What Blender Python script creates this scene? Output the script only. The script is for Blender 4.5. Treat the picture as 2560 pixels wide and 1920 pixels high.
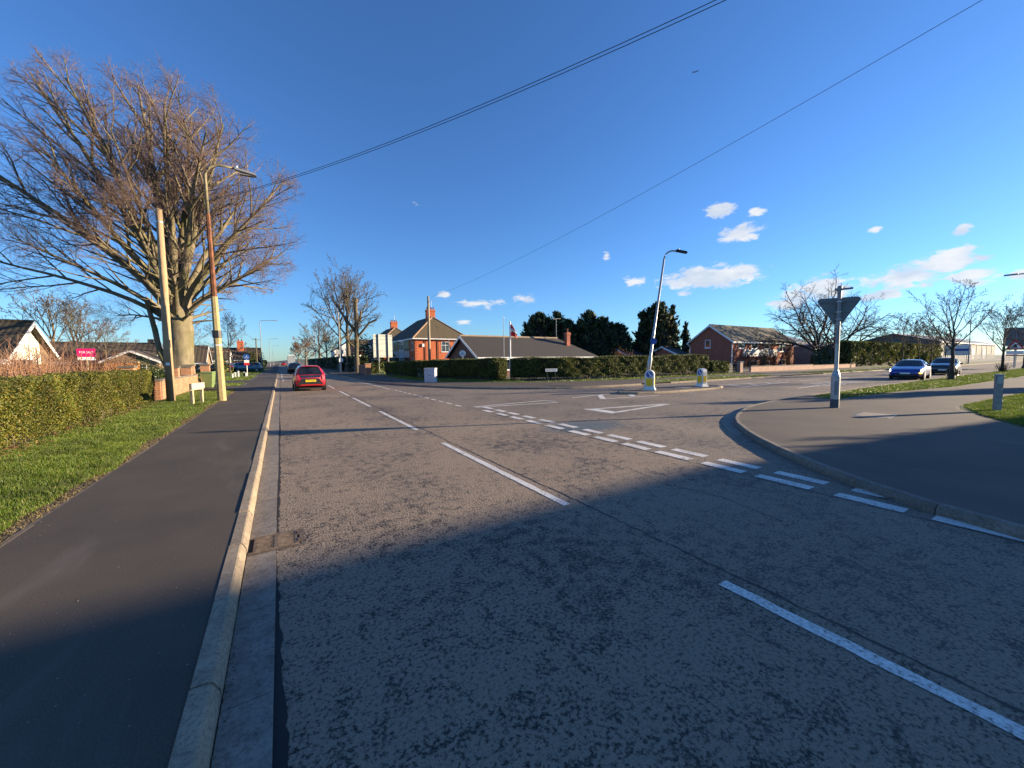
import bpy, bmesh, math, random
import numpy as np
from mathutils import Vector, Matrix

for _o in list(bpy.data.objects):
    bpy.data.objects.remove(_o)
scene = bpy.context.scene
COL = scene.collection

# ------------------------------------------------------------------ camera
cam_data = bpy.data.cameras.new('camera')
cam = bpy.data.objects.new('camera', cam_data)
COL.objects.link(cam)
cam_data.sensor_fit = 'HORIZONTAL'
cam_data.sensor_width = 36.0
cam_data.lens = 13.528
cam_data.clip_start = 0.05
cam_data.clip_end = 6000
EYE = 1.7
_R = Vector((0.85712559, -0.51503386, -0.00870902))
_U = Vector((0.04007199, 0.04981329, 0.99795434))
_F = Vector((0.51354645, 0.85572119, -0.06333468))
cam.matrix_world = Matrix(((_R.x, _U.x, -_F.x, 0), (_R.y, _U.y, -_F.y, 0), (_R.z, _U.z, -_F.z, EYE), (0, 0, 0, 1)))
scene.camera = cam

# ------------------------------------------------------------------ light
SUN_AZ = math.radians(110.0)     # clockwise from +Y
SUN_EL = math.radians(12.0)
sun_dir = Vector((math.sin(SUN_AZ) * math.cos(SUN_EL), math.cos(SUN_AZ) * math.cos(SUN_EL), math.sin(SUN_EL)))
sun_data = bpy.data.lights.new('sun', 'SUN')
sun_data.energy = 5.0
sun_data.angle = math.radians(0.53)
sun_data.color = (1.0, 0.80, 0.55)
sun = bpy.data.objects.new('sun', sun_data)
COL.objects.link(sun)
sun.rotation_euler = (-sun_dir).to_track_quat('-Z', 'Y').to_euler()
sun.location = (60, -20, 40)

scene.view_settings.view_transform = 'Standard'
scene.view_settings.look = 'None'
scene.view_settings.gamma = 1.0
scene.view_settings.use_curve_mapping = False
scene.view_settings.exposure = 1.45
try:
    scene.cycles.max_bounces = 6
    scene.cycles.diffuse_bounces = 3
    scene.cycles.glossy_bounces = 3
    scene.cycles.transmission_bounces = 4
    scene.cycles.transparent_max_bounces = 6
    scene.cycles.use_denoising = True
    scene.cycles.caustics_reflective = False
    scene.cycles.caustics_refractive = False
except Exception:
    pass

world = bpy.data.worlds.new('World')
scene.world = world
world.use_nodes = True
SKY_STRENGTH = 0.074
def build_world():
    nt = world.node_tree
    nt.nodes.clear()
    N = nt.nodes.new
    L = nt.links.new
    out = N('ShaderNodeOutputWorld')
    bg = N('ShaderNodeBackground')
    bg.inputs['Strength'].default_value = SKY_STRENGTH
    sky = N('ShaderNodeTexSky')
    sky.sky_type = 'NISHITA'
    sky.sun_disc = False
    sky.sun_elevation = SUN_EL
    sky.sun_rotation = SUN_AZ
    sky.altitude = 0
    sky.air_density = 1.0
    sky.dust_density = 0.15
    sky.ozone_density = 3.0
    geo = N('ShaderNodeTexCoord')
    dirv = geo.outputs['Generated']
    def math_(op, a, b=None, clamp=False):
        m = N('ShaderNodeMath')
        m.operation = op
        m.use_clamp = clamp
        for i, v in enumerate((a, b)):
            if v is None:
                continue
            if isinstance(v, (int, float)):
                m.inputs[i].default_value = v
            else:
                L(v, m.inputs[i])
        return m.outputs[0]
    def dot(vec):
        m = N('ShaderNodeVectorMath')
        m.operation = 'DOT_PRODUCT'
        L(dirv, m.inputs[0])
        m.inputs[1].default_value = vec
        return m.outputs['Value']
    # clouds: compass bearing (deg from +Y), elevation, half width, half height (deg), weight
    clouds = CLOUDS
    total = None
    for az, el, a, b, wt in clouds:
        if az > 64: a, b = a * 1.3, b * 1.2
        az, el = math.radians(az), math.radians(el)
        c = Vector((math.sin(az) * math.cos(el), math.cos(az) * math.cos(el), math.sin(el)))
        r = Vector((math.cos(az), -math.sin(az), 0))
        u = r.cross(c)
        du = math_('DIVIDE', dot(r), math.sin(math.radians(a * 1.25)))
        dv = math_('DIVIDE', math_('SUBTRACT', dot(u), 0.0), math.sin(math.radians(b * 1.35)))
        d2 = math_('ADD', math_('MULTIPLY', du, du), math_('MULTIPLY', dv, dv))
        m = math_('SUBTRACT', 1.0, math_('SQRT', d2), True)
        m = math_('MULTIPLY', m, math_('MULTIPLY', math_('GREATER_THAN', dot(c), 0.5), wt))
        total = m if total is None else math_('MAXIMUM', total, m)
    mp = N('ShaderNodeMapping')
    mp.inputs['Scale'].default_value = (1, 1, 2.2)
    mp.inputs['Rotation'].default_value = (0.25, 0.15, 0.0)
    L(dirv, mp.inputs['Vector'])
    n1 = N('ShaderNodeTexNoise')
    n1.inputs['Scale'].default_value = 30.0
    n1.inputs['Detail'].default_value = 8.0
    n1.inputs['Roughness'].default_value = 0.62
    n1.inputs['Distortion'].default_value = 0.6
    L(mp.outputs[0], n1.inputs['Vector'])
    dens = math_('ADD', math_('MULTIPLY', total, 1.5), math_('MULTIPLY', math_('SUBTRACT', n1.outputs['Fac'], 0.5), 2.6))
    gate = math_('MULTIPLY', total, 6.0, True)
    mr = N('ShaderNodeMapRange')
    mr.interpolation_type = 'SMOOTHSTEP'
    mr.inputs['From Min'].default_value = 0.34
    mr.inputs['From Max'].default_value = 0.95
    L(dens, mr.inputs['Value'])
    fac = math_('MULTIPLY', math_('MULTIPLY', mr.outputs[0], gate), 0.93)
    n2 = N('ShaderNodeTexNoise')
    n2.inputs['Scale'].default_value = 17.0
    n2.inputs['Detail'].default_value = 5.0
    L(mp.outputs[0], n2.inputs['Vector'])
    cr = N('ShaderNodeValToRGB')
    cr.color_ramp.elements[0].position = 0.38
    cr.color_ramp.elements[0].color = (4.6, 4.65, 4.7, 1)
    cr.color_ramp.elements[1].position = 0.62
    cr.color_ramp.elements[1].color = (3.3, 3.7, 4.3, 1)
    L(n2.outputs['Fac'], cr.inputs['Fac'])
    # deepen the blue a little towards the photograph's clear winter sky
    hs = N('ShaderNodeMixRGB')
    hs.blend_type = 'MULTIPLY'
    hs.inputs[0].default_value = 1.0
    L(sky.outputs[0], hs.inputs[1])
    hs.inputs[2].default_value = (*SKY_TINT, 1)
    mix = N('ShaderNodeMixRGB')
    L(fac, mix.inputs['Fac'])
    L(hs.outputs[0], mix.inputs[1])
    L(cr.outputs[0], mix.inputs[2])
    L(mix.outputs[0], bg.inputs['Color'])
    L(bg.outputs[0], out.inputs['Surface'])
SKY_TINT = (0.56, 0.84, 1.22)
CLOUDS = [(58.9,18.2,2.03,0.97,1),(61.3,15.4,2.95,1.18,1),(62.8,17.4,1.18,0.52,0.8),(57.8,10.4,6.27,1.60,1.1),(48.5,10.6,2.13,0.79,0.9),(61.4,10.4,2.55,0.95,1),(21.2,9.4,1.14,0.75,0.75),(25.9,8.2,4.23,0.89,0.7),(23.8,5.4,2.03,0.55,0.6),(33.1,8.7,2.20,0.90,0.6),(79.0,9.1,1.88,1.19,1.1),(80.6,7.5,1.65,0.89,1),(75.9,8.1,2.90,0.97,1),(69.7,7.8,2.58,1.28,1),(74.6,6.5,1.79,0.60,0.9),(66.3,6.4,1.64,0.67,0.9),(83.6,7.2,0.75,0.58,1),(79.9,11.9,0.52,0.54,0.8),(44.7,14.3,0.85,0.54,0.8),(73.8,13.3,0.51,0.30,0.7),(77.1,7.1,1.31,0.48,0.8),(-6.3,2.6,1.48,0.49,0.6),(17.3,21.2,1.04,0.47,0.4),(67.2,7.2,2.01,0.78,0.9),(81.2,9.1,0.72,0.39,0.8),(55.0,8.6,1.49,0.50,0.7),]
build_world()

# ------------------------------------------------------------------ helpers
def lin(c):
    return tuple(((v / 255.0) / 12.92 if v / 255.0 <= 0.04045 else ((v / 255.0 + 0.055) / 1.055) ** 2.4) for v in c)

def new_mat(name):
    m = bpy.data.materials.new(name)
    m.use_nodes = True
    nt = m.node_tree
    return m, nt, nt.nodes['Principled BSDF']

def add_noise(nt, scale, detail=4, rough=0.55, coord='Object', dist=0.0, mapping=None):
    tc = nt.nodes.new('ShaderNodeTexCoord')
    n = nt.nodes.new('ShaderNodeTexNoise')
    n.inputs['Scale'].default_value = scale
    n.inputs['Detail'].default_value = detail
    n.inputs['Roughness'].default_value = rough
    n.inputs['Distortion'].default_value = dist
    src = tc.outputs[coord]
    if mapping:
        mp = nt.nodes.new('ShaderNodeMapping')
        mp.inputs['Scale'].default_value = mapping
        nt.links.new(src, mp.inputs['Vector'])
        src = mp.outputs[0]
    nt.links.new(src, n.inputs['Vector'])
    return n.outputs['Fac']

def ramp(nt, fac, stops):
    r = nt.nodes.new('ShaderNodeValToRGB')
    el = r.color_ramp.elements
    while len(el) < len(stops):
        el.new(0.5)
    for e, (p, c) in zip(el, stops):
        e.position = p
        e.color = (c[0], c[1], c[2], 1)
    nt.links.new(fac, r.inputs['Fac'])
    return r.outputs['Color']

def mixc(nt, fac, a, b, mode='MIX'):
    m = nt.nodes.new('ShaderNodeMixRGB')
    m.blend_type = mode
    for i, v in enumerate((fac, a, b)):
        if isinstance(v, (int, float)):
            m.inputs[i].default_value = v
        elif isinstance(v, tuple):
            m.inputs[i].default_value = (*v[:3], 1)
        else:
            nt.links.new(v, m.inputs[i])
    return m.outputs[0]

def add_bump(nt, bsdf, h, strength=0.3, dist=0.01):
    b = nt.nodes.new('ShaderNodeBump')
    b.inputs['Strength'].default_value = strength
    b.inputs['Distance'].default_value = dist
    nt.links.new(h, b.inputs['Height'])
    nt.links.new(b.outputs[0], bsdf.inputs['Normal'])

def plain(name, col, rough=0.6, var=0.25, scale=6.0, metal=0.0, bump=0.0, bscale=40.0, coat=0.0, detail=4):
    """a base colour with weathering noise around it"""
    m, nt, b = new_mat(name)
    f = add_noise(nt, scale, detail)
    lo = tuple(c * (1 - var) for c in col)
    hi = tuple(min(1, c * (1 + var)) for c in col)
    nt.links.new(ramp(nt, f, [(0.3, lo), (0.7, hi)]), b.inputs['Base Color'])
    b.inputs['Roughness'].default_value = rough
    b.inputs['Metallic'].default_value = metal
    if coat:
        b.inputs['Coat Weight'].default_value = coat
        b.inputs['Coat Roughness'].default_value = 0.05
    if bump:
        add_bump(nt, b, add_noise(nt, bscale, 3), bump, 0.01)
    return m

def leafy(name, stops, rough=0.6, patch=1.2, transl=0.15, dark=0.55):
    """foliage: colour differs from leaf to leaf and in larger patches"""
    m, nt, b = new_mat(name)
    g = nt.nodes.new('ShaderNodeNewGeometry')
    c = ramp(nt, g.outputs['Random Per Island'], stops)
    f = add_noise(nt, patch, 3)
    tint = ramp(nt, f, [(0.3, (dark, dark, dark)), (0.7, (1.2, 1.15, 1.0))])
    c = mixc(nt, 1.0, c, tint, 'MULTIPLY')
    nt.links.new(c, b.inputs['Base Color'])
    b.inputs['Roughness'].default_value = rough
    if transl:
        out = nt.nodes['Material Output']
        t = nt.nodes.new('ShaderNodeBsdfTranslucent')
        nt.links.new(c, t.inputs['Color'])
        ms = nt.nodes.new('ShaderNodeMixShader')
        ms.inputs[0].default_value = transl
        nt.links.new(b.outputs[0], ms.inputs[1])
        nt.links.new(t.outputs[0], ms.inputs[2])
        nt.links.new(ms.outputs[0], out.inputs['Surface'])
    return m

def mesh_arrays(name, verts, faces):
    """verts (N,3) array, faces list of (M,k) index arrays"""
    me = bpy.data.meshes.new(name)
    verts = np.asarray(verts, dtype=np.float32)
    faces = [np.asarray(f, dtype=np.int32) for f in faces if len(f)]
    nl = sum(f.size for f in faces)
    npoly = sum(len(f) for f in faces)
    me.vertices.add(len(verts))
    me.vertices.foreach_set('co', verts.ravel())
    me.loops.add(nl)
    me.loops.foreach_set('vertex_index', np.concatenate([f.ravel() for f in faces]))
    me.polygons.add(npoly)
    sizes = np.concatenate([np.full(len(f), f.shape[1], dtype=np.int32) for f in faces])
    starts = np.concatenate([[0], np.cumsum(sizes)[:-1]]).astype(np.int32)
    me.polygons.foreach_set('loop_start', starts)
    me.update(calc_edges=True)
    return me

def tag(o, label=None, cat=None, group=None, kind=None):
    if label: o['label'] = label
    if cat: o['category'] = cat
    if group: o['group'] = group
    if kind: o['kind'] = kind
    return o

def link(name, me, mat=None, parent=None, loc=None, rz=0.0, smooth=False):
    o = bpy.data.objects.new(name, me)
    COL.objects.link(o)
    if mat is not None and me is not None and len(me.materials) == 0:
        me.materials.append(mat)
    if parent is not None:
        o.parent = parent
    if loc is not None:
        o.location = loc
    if rz:
        o.rotation_euler = (0, 0, rz)
    if smooth:
        me.polygons.foreach_set('use_smooth', np.ones(len(me.polygons), dtype=bool))
    return o

def thing(name, label, cat, loc=(0, 0, 0), rz=0.0, group=None, kind=None):
    o = bpy.data.objects.new(name, None)
    COL.objects.link(o)
    o.empty_display_size = 0.3
    o.location = loc
    o.rotation_euler = (0, 0, rz)
    return tag(o, label, cat, group, kind)

def dup(root, loc=None, rz=None, label=None, skip=()):
    r = root.copy()
    COL.objects.link(r)
    if loc is not None: r.location = loc
    if rz is not None: r.rotation_euler = (0, 0, rz)
    if label: r['label'] = label
    for ch in list(root.children):
        c = ch.copy(); COL.objects.link(c); c.parent = r
        for g in list(ch.children):
            d = g.copy(); COL.objects.link(d); d.parent = c
    return r

class MB:
    def __init__(s):
        s.v, s.f = [], []
    def poly(s, pts):
        i = len(s.v)
        s.v += [tuple(p) for p in pts]
        s.f.append(tuple(range(i, i + len(pts))))
        return s
    def hexa(s, p):
        """8 corners: 0-3 bottom ring, 4-7 top ring"""
        i = len(s.v)
        s.v += [tuple(q) for q in p]
        for f in ((3, 2, 1, 0), (4, 5, 6, 7), (0, 1, 5, 4), (1, 2, 6, 5), (2, 3, 7, 6), (3, 0, 4, 7)):
            s.f.append(tuple(i + k for k in f))
        return s
    def box(s, x0, x1, y0, y1, z0, z1):
        return s.hexa([(x0, y0, z0), (x1, y0, z0), (x1, y1, z0), (x0, y1, z0), (x0, y0, z1), (x1, y0, z1), (x1, y1, z1), (x0, y1, z1)])
    def cbox(s, c, sx, sy, sz):
        return s.box(c[0] - sx / 2, c[0] + sx / 2, c[1] - sy / 2, c[1] + sy / 2, c[2] - sz / 2, c[2] + sz / 2)
    def prism(s, ring, off):
        """closed polygon ring (3D, planar) swept by vector off"""
        i = len(s.v); n = len(ring)
        s.v += [tuple(p) for p in ring] + [(p[0] + off[0], p[1] + off[1], p[2] + off[2]) for p in ring]
        s.f.append(tuple(range(i + n - 1, i - 1, -1)))
        s.f.append(tuple(range(i + n, i + 2 * n)))
        for k in range(n):
            a, b = k, (k + 1) % n
            s.f.append((i + a, i + b, i + n + b, i + n + a))
        return s
    def tube(s, pts, rad, n=8, cap=True):
        pts = [Vector(p) for p in pts]
        if not isinstance(rad, (list, tuple)): rad = [rad] * len(pts)
        i0 = len(s.v)
        for k, p in enumerate(pts):
            t = (pts[min(k + 1, len(pts) - 1)] - pts[max(k - 1, 0)]).normalized()
            ref = Vector((0, 0, 1)) if abs(t.z) < 0.9 else Vector((1, 0, 0))
            a = t.cross(ref).normalized(); b = t.cross(a)
            for j in range(n):
                w = 2 * math.pi * (j + 0.5) / n
                s.v.append(tuple(p + (a * math.cos(w) + b * math.sin(w)) * rad[k]))
        for k in range(len(pts) - 1):
            for j in range(n):
                a, b = i0 + k * n + j, i0 + k * n + (j + 1) % n
                s.f.append((a, b, b + n, a + n))
        if cap:
            s.f.append(tuple(i0 + j for j in range(n - 1, -1, -1)))
            e = i0 + (len(pts) - 1) * n
            s.f.append(tuple(e + j for j in range(n)))
        return s
    def bar(s, a, b, w, h, up=(0, 0, 1)):
        """rectangular bar from a to b"""
        a, b = Vector(a), Vector(b)
        t = (b - a).normalized(); up = Vector(up)
        sd = t.cross(up).normalized() * (w / 2); u = sd.cross(t).normalized() * (h / 2)
        return s.hexa([a - sd - u, a + sd - u, a + sd + u, a - sd + u, b - sd - u, b + sd - u, b + sd + u, b - sd + u])
    def sheet(s, pts, z):
        return s.poly([(p[0], p[1], z) for p in pts])
    def build(s, name, mat, parent=None, smooth=False, bevel=0.0, seg=2, loc=None):
        me = bpy.data.meshes.new(name)
        me.from_pydata(s.v, [], s.f)
        bm = bmesh.new(); bm.from_mesh(me)
        bmesh.ops.recalc_face_normals(bm, faces=bm.faces)
        if bevel:
            bmesh.ops.bevel(bm, geom=list(bm.edges), offset=bevel, segments=seg, affect='EDGES', profile=0.6)
        bm.to_mesh(me); bm.free()
        return link(name, me, mat, parent, loc=loc, smooth=smooth)

def text_mesh(body, size, extrude=0.002):
    cu = bpy.data.curves.new('lettering', 'FONT')
    cu.body = body; cu.size = size; cu.align_x = 'CENTER'; cu.align_y = 'CENTER'; cu.extrude = extrude
    cu.resolution_u = 2
    o = bpy.data.objects.new('lettering_source', cu)
    COL.objects.link(o)
    bpy.context.view_layer.update()
    me = bpy.data.meshes.new_from_object(o.evaluated_get(bpy.context.evaluated_depsgraph_get()))
    bpy.data.objects.remove(o)
    return me

def lettering(name, body, size, mat, parent, loc, face, width=None):
    """flat letters standing on a vertical face; face = outward direction angle (deg, from +X, about z)"""
    me = text_mesh(body, size)
    o = link(name, me, mat, parent)
    sx = 1.0
    if width:
        xs = [v.co.x for v in me.vertices]
        sx = width / max(1e-6, max(xs) - min(xs))
    a = math.radians(face)
    o.matrix_local = Matrix.Translation(loc) @ Matrix.Rotation(a + math.pi / 2, 4, 'Z') @ Matrix.Rotation(math.pi / 2, 4, 'X') @ Matrix.Diagonal((sx, 1, 1, 1))
    return o

# ------------------------------------------------------------------ materials
def road_material(name, tan, seed, stone=0.5):
    m, nt, b = new_mat(name)
    patch = add_noise(nt, 0.55, 5, 0.62, dist=0.4)
    mid = add_noise(nt, 9.0, 4, 0.6, dist=0.8)
    fine = add_noise(nt, 42.0, 4, 0.7)
    grit = add_noise(nt, 150.0, 2, 0.6)
    tc = nt.nodes.new('ShaderNodeTexCoord')
    vo = nt.nodes.new('ShaderNodeTexVoronoi')
    vo.inputs['Scale'].default_value = 62.0
    nt.links.new(tc.outputs['Object'], vo.inputs['Vector'])
    # bare binder against exposed dark chippings
    def wsum(parts):
        acc = None
        for src, w in parts:
            mm = nt.nodes.new('ShaderNodeMath'); mm.operation = 'MULTIPLY_ADD'
            nt.links.new(src, mm.inputs[0]); mm.inputs[1].default_value = w
            if acc is None: mm.inputs[2].default_value = 0.0
            else: nt.links.new(acc, mm.inputs[2])
            acc = mm.outputs[0]
        return acc
    # clumps where the binder has gone and the chippings stand bare
    clump = add_noise(nt, 7.5, 4, 0.65, dist=0.5)
    mix_ = wsum([(patch, 0.40), (clump, 0.62), (fine, 0.85), (mid, 0.13)])
    mr = nt.nodes.new('ShaderNodeMapRange')
    mr.inputs['From Min'].default_value = 0.86 + stone * 0.03
    mr.inputs['From Max'].default_value = 0.99 + stone * 0.03
    nt.links.new(mix_, mr.inputs['Value'])
    ve = nt.nodes.new('ShaderNodeTexVoronoi')
    ve.feature = 'DISTANCE_TO_EDGE'
    ve.inputs['Scale'].default_value = 55.0
    nt.links.new(tc.outputs['Object'], ve.inputs['Vector'])
    stones = ramp(nt, ve.outputs['Distance'], [(0.04, (0.010, 0.010, 0.010)), (0.22, (0.085, 0.073, 0.062))])
    dark = mixc(nt, 1.0, stones, ramp(nt, fine, [(0.3, (0.5, 0.5, 0.5)), (0.7, (1.5, 1.45, 1.4))]), 'MULTIPLY')
    lightc = ramp(nt, grit, [(0.3, tuple(c * 0.72 for c in tan)), (0.7, tuple(c * 1.2 for c in tan))])
    pits = ramp(nt, fine, [(0.36, (0.30, 0.29, 0.28)), (0.50, (1, 1, 1))])
    lightc = mixc(nt, 0.85, lightc, mixc(nt, 1.0, lightc, pits, 'MULTIPLY'))
    c = mixc(nt, mr.outputs[0], dark, lightc)
    big = ramp(nt, add_noise(nt, 0.13, 3), [(0.3, (0.78, 0.78, 0.80)), (0.7, (1.12, 1.10, 1.06))])
    c = mixc(nt, 1.0, c, big, 'MULTIPLY')
    # bluish stain on the carriageway by the give way lines
    mp = nt.nodes.new('ShaderNodeMapping')
    mp.inputs['Location'].default_value = (-6.55 / 1.3, -7.35 / 0.8, 0)
    mp.inputs['Scale'].default_value = (1 / 1.3, 1 / 0.8, 1)
    nt.links.new(tc.outputs['Object'], mp.inputs['Vector'])
    ln = nt.nodes.new('ShaderNodeVectorMath'); ln.operation = 'LENGTH'
    nt.links.new(mp.outputs[0], ln.inputs[0])
    dd = nt.nodes.new('ShaderNodeMath'); dd.operation = 'MULTIPLY_ADD'
    nt.links.new(mid, dd.inputs[0]); dd.inputs[1].default_value = -1.1; nt.links.new(ln.outputs['Value'], dd.inputs[2])
    sm = nt.nodes.new('ShaderNodeMapRange')
    sm.inputs['From Min'].default_value = 0.0; sm.inputs['From Max'].default_value = 0.55
    sm.inputs['To Min'].default_value = 0.75; sm.inputs['To Max'].default_value = 0.0
    nt.links.new(dd.outputs[0], sm.inputs['Value'])
    c = mixc(nt, sm.outputs[0], c, mixc(nt, 1.0, c, (0.22, 0.55, 1.0), 'MULTIPLY'))
    nt.links.new(c, b.inputs['Base Color'])
    rr = nt.nodes.new('ShaderNodeMapRange')
    rr.inputs['To Min'].default_value = 0.62; rr.inputs['To Max'].default_value = 0.85
    nt.links.new(mr.outputs[0], rr.inputs['Value'])
    nt.links.new(rr.outputs[0], b.inputs['Roughness'])
    b.inputs['Specular IOR Level'].default_value = 0.35
    h = nt.nodes.new('ShaderNodeMath'); h.operation = 'ADD'
    nt.links.new(fine, h.inputs[0]); nt.links.new(grit, h.inputs[1])
    h2 = nt.nodes.new('ShaderNodeMath'); h2.operation = 'SUBTRACT'
    nt.links.new(h.outputs[0], h2.inputs[0]); nt.links.new(vo.outputs['Distance'], h2.inputs[1])
    add_bump(nt, b, h2.outputs[0], 0.55, 0.008)
    return m

def footway_material(name, col):
    m, nt, b = new_mat(name)
    patch = add_noise(nt, 0.9, 4, 0.6)
    grit = add_noise(nt, 110.0, 3, 0.7)
    speck = add_noise(nt, 42.0, 2, 0.5)
    c = ramp(nt, grit, [(0.3, tuple(v * 0.6 for v in col)), (0.7, tuple(v * 1.35 for v in col))])
    p = ramp(nt, patch, [(0.3, (0.82, 0.83, 0.86)), (0.7, (1.2, 1.15, 1.08))])
    c = mixc(nt, 1.0, c, p, 'MULTIPLY')
    k = ramp(nt, speck, [(0.73, (0, 0, 0)), (0.78, (1, 1, 1))])
    c = mixc(nt, k, c, (0.26, 0.24, 0.21))
    streak = add_noise(nt, 1.6, 4, 0.6, mapping=(1.0, 0.25, 1.0), dist=0.5)
    st = ramp(nt, streak, [(0.56, (0, 0, 0)), (0.76, (0.4, 0.4, 0.4))])
    c = mixc(nt, st, c, (0.17, 0.15, 0.13))
    nt.links.new(c, b.inputs['Base Color'])
    b.inputs['Roughness'].default_value = 0.85
    b.inputs['Specular IOR Level'].default_value = 0.3
    add_bump(nt, b, grit, 0.35, 0.005)
    return m

def concrete_material(name, col, var=0.35):
    m, nt, b = new_mat(name)
    f = add_noise(nt, 7.0, 5, 0.65)
    g = add_noise(nt, 130.0, 3, 0.6)
    c = ramp(nt, f, [(0.25, tuple(v * (1 - var) for v in col)), (0.75, tuple(v * (1 + var * 0.6) for v in col))])
    g2 = add_noise(nt, 38.0, 4, 0.7)
    c = mixc(nt, 1.0, c, ramp(nt, g2, [(0.32, (0.62, 0.60, 0.58)), (0.55, (1.06, 1.05, 1.04))]), 'MULTIPLY')
    gr = ramp(nt, g, [(0.33, (0.55, 0.55, 0.56)), (0.5, (1, 1, 1))])
    c = mixc(nt, 0.6, c, mixc(nt, 1.0, c, gr, 'MULTIPLY'))
    oi = nt.nodes.new('ShaderNodeObjectInfo')
    tint = ramp(nt, oi.outputs['Random'], [(0.0, (0.84, 0.84, 0.86)), (1.0, (1.1, 1.08, 1.05))])
    c = mixc(nt, 1.0, c, tint, 'MULTIPLY')
    nt.links.new(c, b.inputs['Base Color'])
    b.inputs['Roughness'].default_value = 0.9
    add_bump(nt, b, g, 0.4, 0.004)
    return m

def paint_material():
    m, nt, b = new_mat('road_paint')
    f = add_noise(nt, 38.0, 5, 0.75)
    g = add_noise(nt, 2.2, 3)
    s = nt.nodes.new('ShaderNodeMath'); s.operation = 'MULTIPLY_ADD'
    nt.links.new(g, s.inputs[0]); s.inputs[1].default_value = 0.35; nt.links.new(f, s.inputs[2])
    c = ramp(nt, s.outputs[0], [(0.52, (0.13, 0.115, 0.10)), (0.62, (0.52, 0.50, 0.46)), (0.8, (0.74, 0.72, 0.67))])
    nt.links.new(c, b.inputs['Base Color'])
    b.inputs['Roughness'].default_value = 0.7
    return m

def brick_material(name, a, bcol, mortar, sx=0.225, sy=0.075):
    m, nt, b = new_mat(name)
    tc = nt.nodes.new('ShaderNodeTexCoord')
    sep = nt.nodes.new('ShaderNodeSeparateXYZ')
    nt.links.new(tc.outputs['Object'], sep.inputs[0])
    ad = nt.nodes.new('ShaderNodeMath'); ad.operation = 'ADD'
    nt.links.new(sep.outputs['X'], ad.inputs[0]); nt.links.new(sep.outputs['Y'], ad.inputs[1])
    cb = nt.nodes.new('ShaderNodeCombineXYZ')
    nt.links.new(ad.outputs[0], cb.inputs['X']); nt.links.new(sep.outputs['Z'], cb.inputs['Y'])
    br = nt.nodes.new('ShaderNodeTexBrick')
    br.inputs['Scale'].default_value = 1.0
    br.inputs['Brick Width'].default_value = sx
    br.inputs['Row Height'].default_value = sy
    br.inputs['Mortar Size'].default_value = 0.008
    br.inputs['Bias'].default_value = 0.0
    br.inputs['Color1'].default_value = (*a, 1)
    br.inputs['Color2'].default_value = (*bcol, 1)
    br.inputs['Mortar'].default_value = (*mortar, 1)
    nt.links.new(cb.outputs[0], br.inputs['Vector'])
    f = ramp(nt, add_noise(nt, 1.7, 5, 0.65), [(0.25, (0.72, 0.72, 0.74)), (0.75, (1.2, 1.17, 1.12))])
    c = mixc(nt, 1.0, br.outputs['Color'], f, 'MULTIPLY')
    nt.links.new(c, b.inputs['Base Color'])
    b.inputs['Roughness'].default_value = 0.9
    add_bump(nt, b, br.outputs['Fac'], -0.4, 0.008)
    return m

def tile_material(name, col, moss=0.2, pitch=0.3, course=0.33, axis='X', mosscol=(0.10, 0.095, 0.03)):
    """roof tiles: rolls along the eaves, courses up the slope"""
    m, nt, b = new_mat(name)
    tc = nt.nodes.new('ShaderNodeTexCoord')
    sep = nt.nodes.new('ShaderNodeSeparateXYZ')
    nt.links.new(tc.outputs['Object'], sep.inputs[0])
    def wave(src, period, sharp):
        a = nt.nodes.new('ShaderNodeMath'); a.operation = 'DIVIDE'
        nt.links.new(src, a.inputs[0]); a.inputs[1].default_value = period
        fr = nt.nodes.new('ShaderNodeMath'); fr.operation = 'FRACT'
        nt.links.new(a.outputs[0], fr.inputs[0])
        if sharp: return fr.outputs[0]
        si = nt.nodes.new('ShaderNodeMath'); si.operation = 'PINGPONG'
        nt.links.new(fr.outputs[0], si.inputs[0]); si.inputs[1].default_value = 0.5
        return si.outputs[0]
    roll = wave(sep.outputs[axis], pitch, False)
    cour = wave(sep.outputs['Z'], course * 0.5, True)
    f = add_noise(nt, 1.1, 5, 0.65)
    g = add_noise(nt, 9.0, 4, 0.7)
    c = ramp(nt, g, [(0.25, tuple(v * 0.6 for v in col)), (0.75, tuple(v * 1.35 for v in col))])
    if moss:
        k = ramp(nt, f, [(0.62 - moss * 0.4, (0, 0, 0)), (0.82 - moss * 0.3, (0.85, 0.85, 0.85))])
        c = mixc(nt, k, c, mosscol)
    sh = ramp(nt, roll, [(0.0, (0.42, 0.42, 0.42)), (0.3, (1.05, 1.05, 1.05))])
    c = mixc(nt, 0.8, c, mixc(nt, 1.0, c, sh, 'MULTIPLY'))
    nt.links.new(c, b.inputs['Base Color'])
    b.inputs['Roughness'].default_value = 0.85
    h = nt.nodes.new('ShaderNodeMath'); h.operation = 'SUBTRACT'
    nt.links.new(roll, h.inputs[0]); nt.links.new(cour, h.inputs[1])
    add_bump(nt, b, h.outputs[0], 0.8, 0.05)
    return m

def bark_material(name, a, bcol, scale=5.0, moss=None):
    m, nt, b = new_mat(name)
    f = add_noise(nt, scale, 5, 0.65, mapping=(1, 1, 0.35))
    c = ramp(nt, f, [(0.3, a), (0.7, bcol)])
    if moss:
        k = ramp(nt, add_noise(nt, 0.8, 4), [(0.45, (0, 0, 0)), (0.65, (0.8, 0.8, 0.8))])
        c = mixc(nt, k, c, moss)
    nt.links.new(c, b.inputs['Base Color'])
    b.inputs['Roughness'].default_value = 0.85
    add_bump(nt, b, add_noise(nt, scale * 4, 4, mapping=(1, 1, 0.3)), 0.4, 0.03)
    return m

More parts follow.
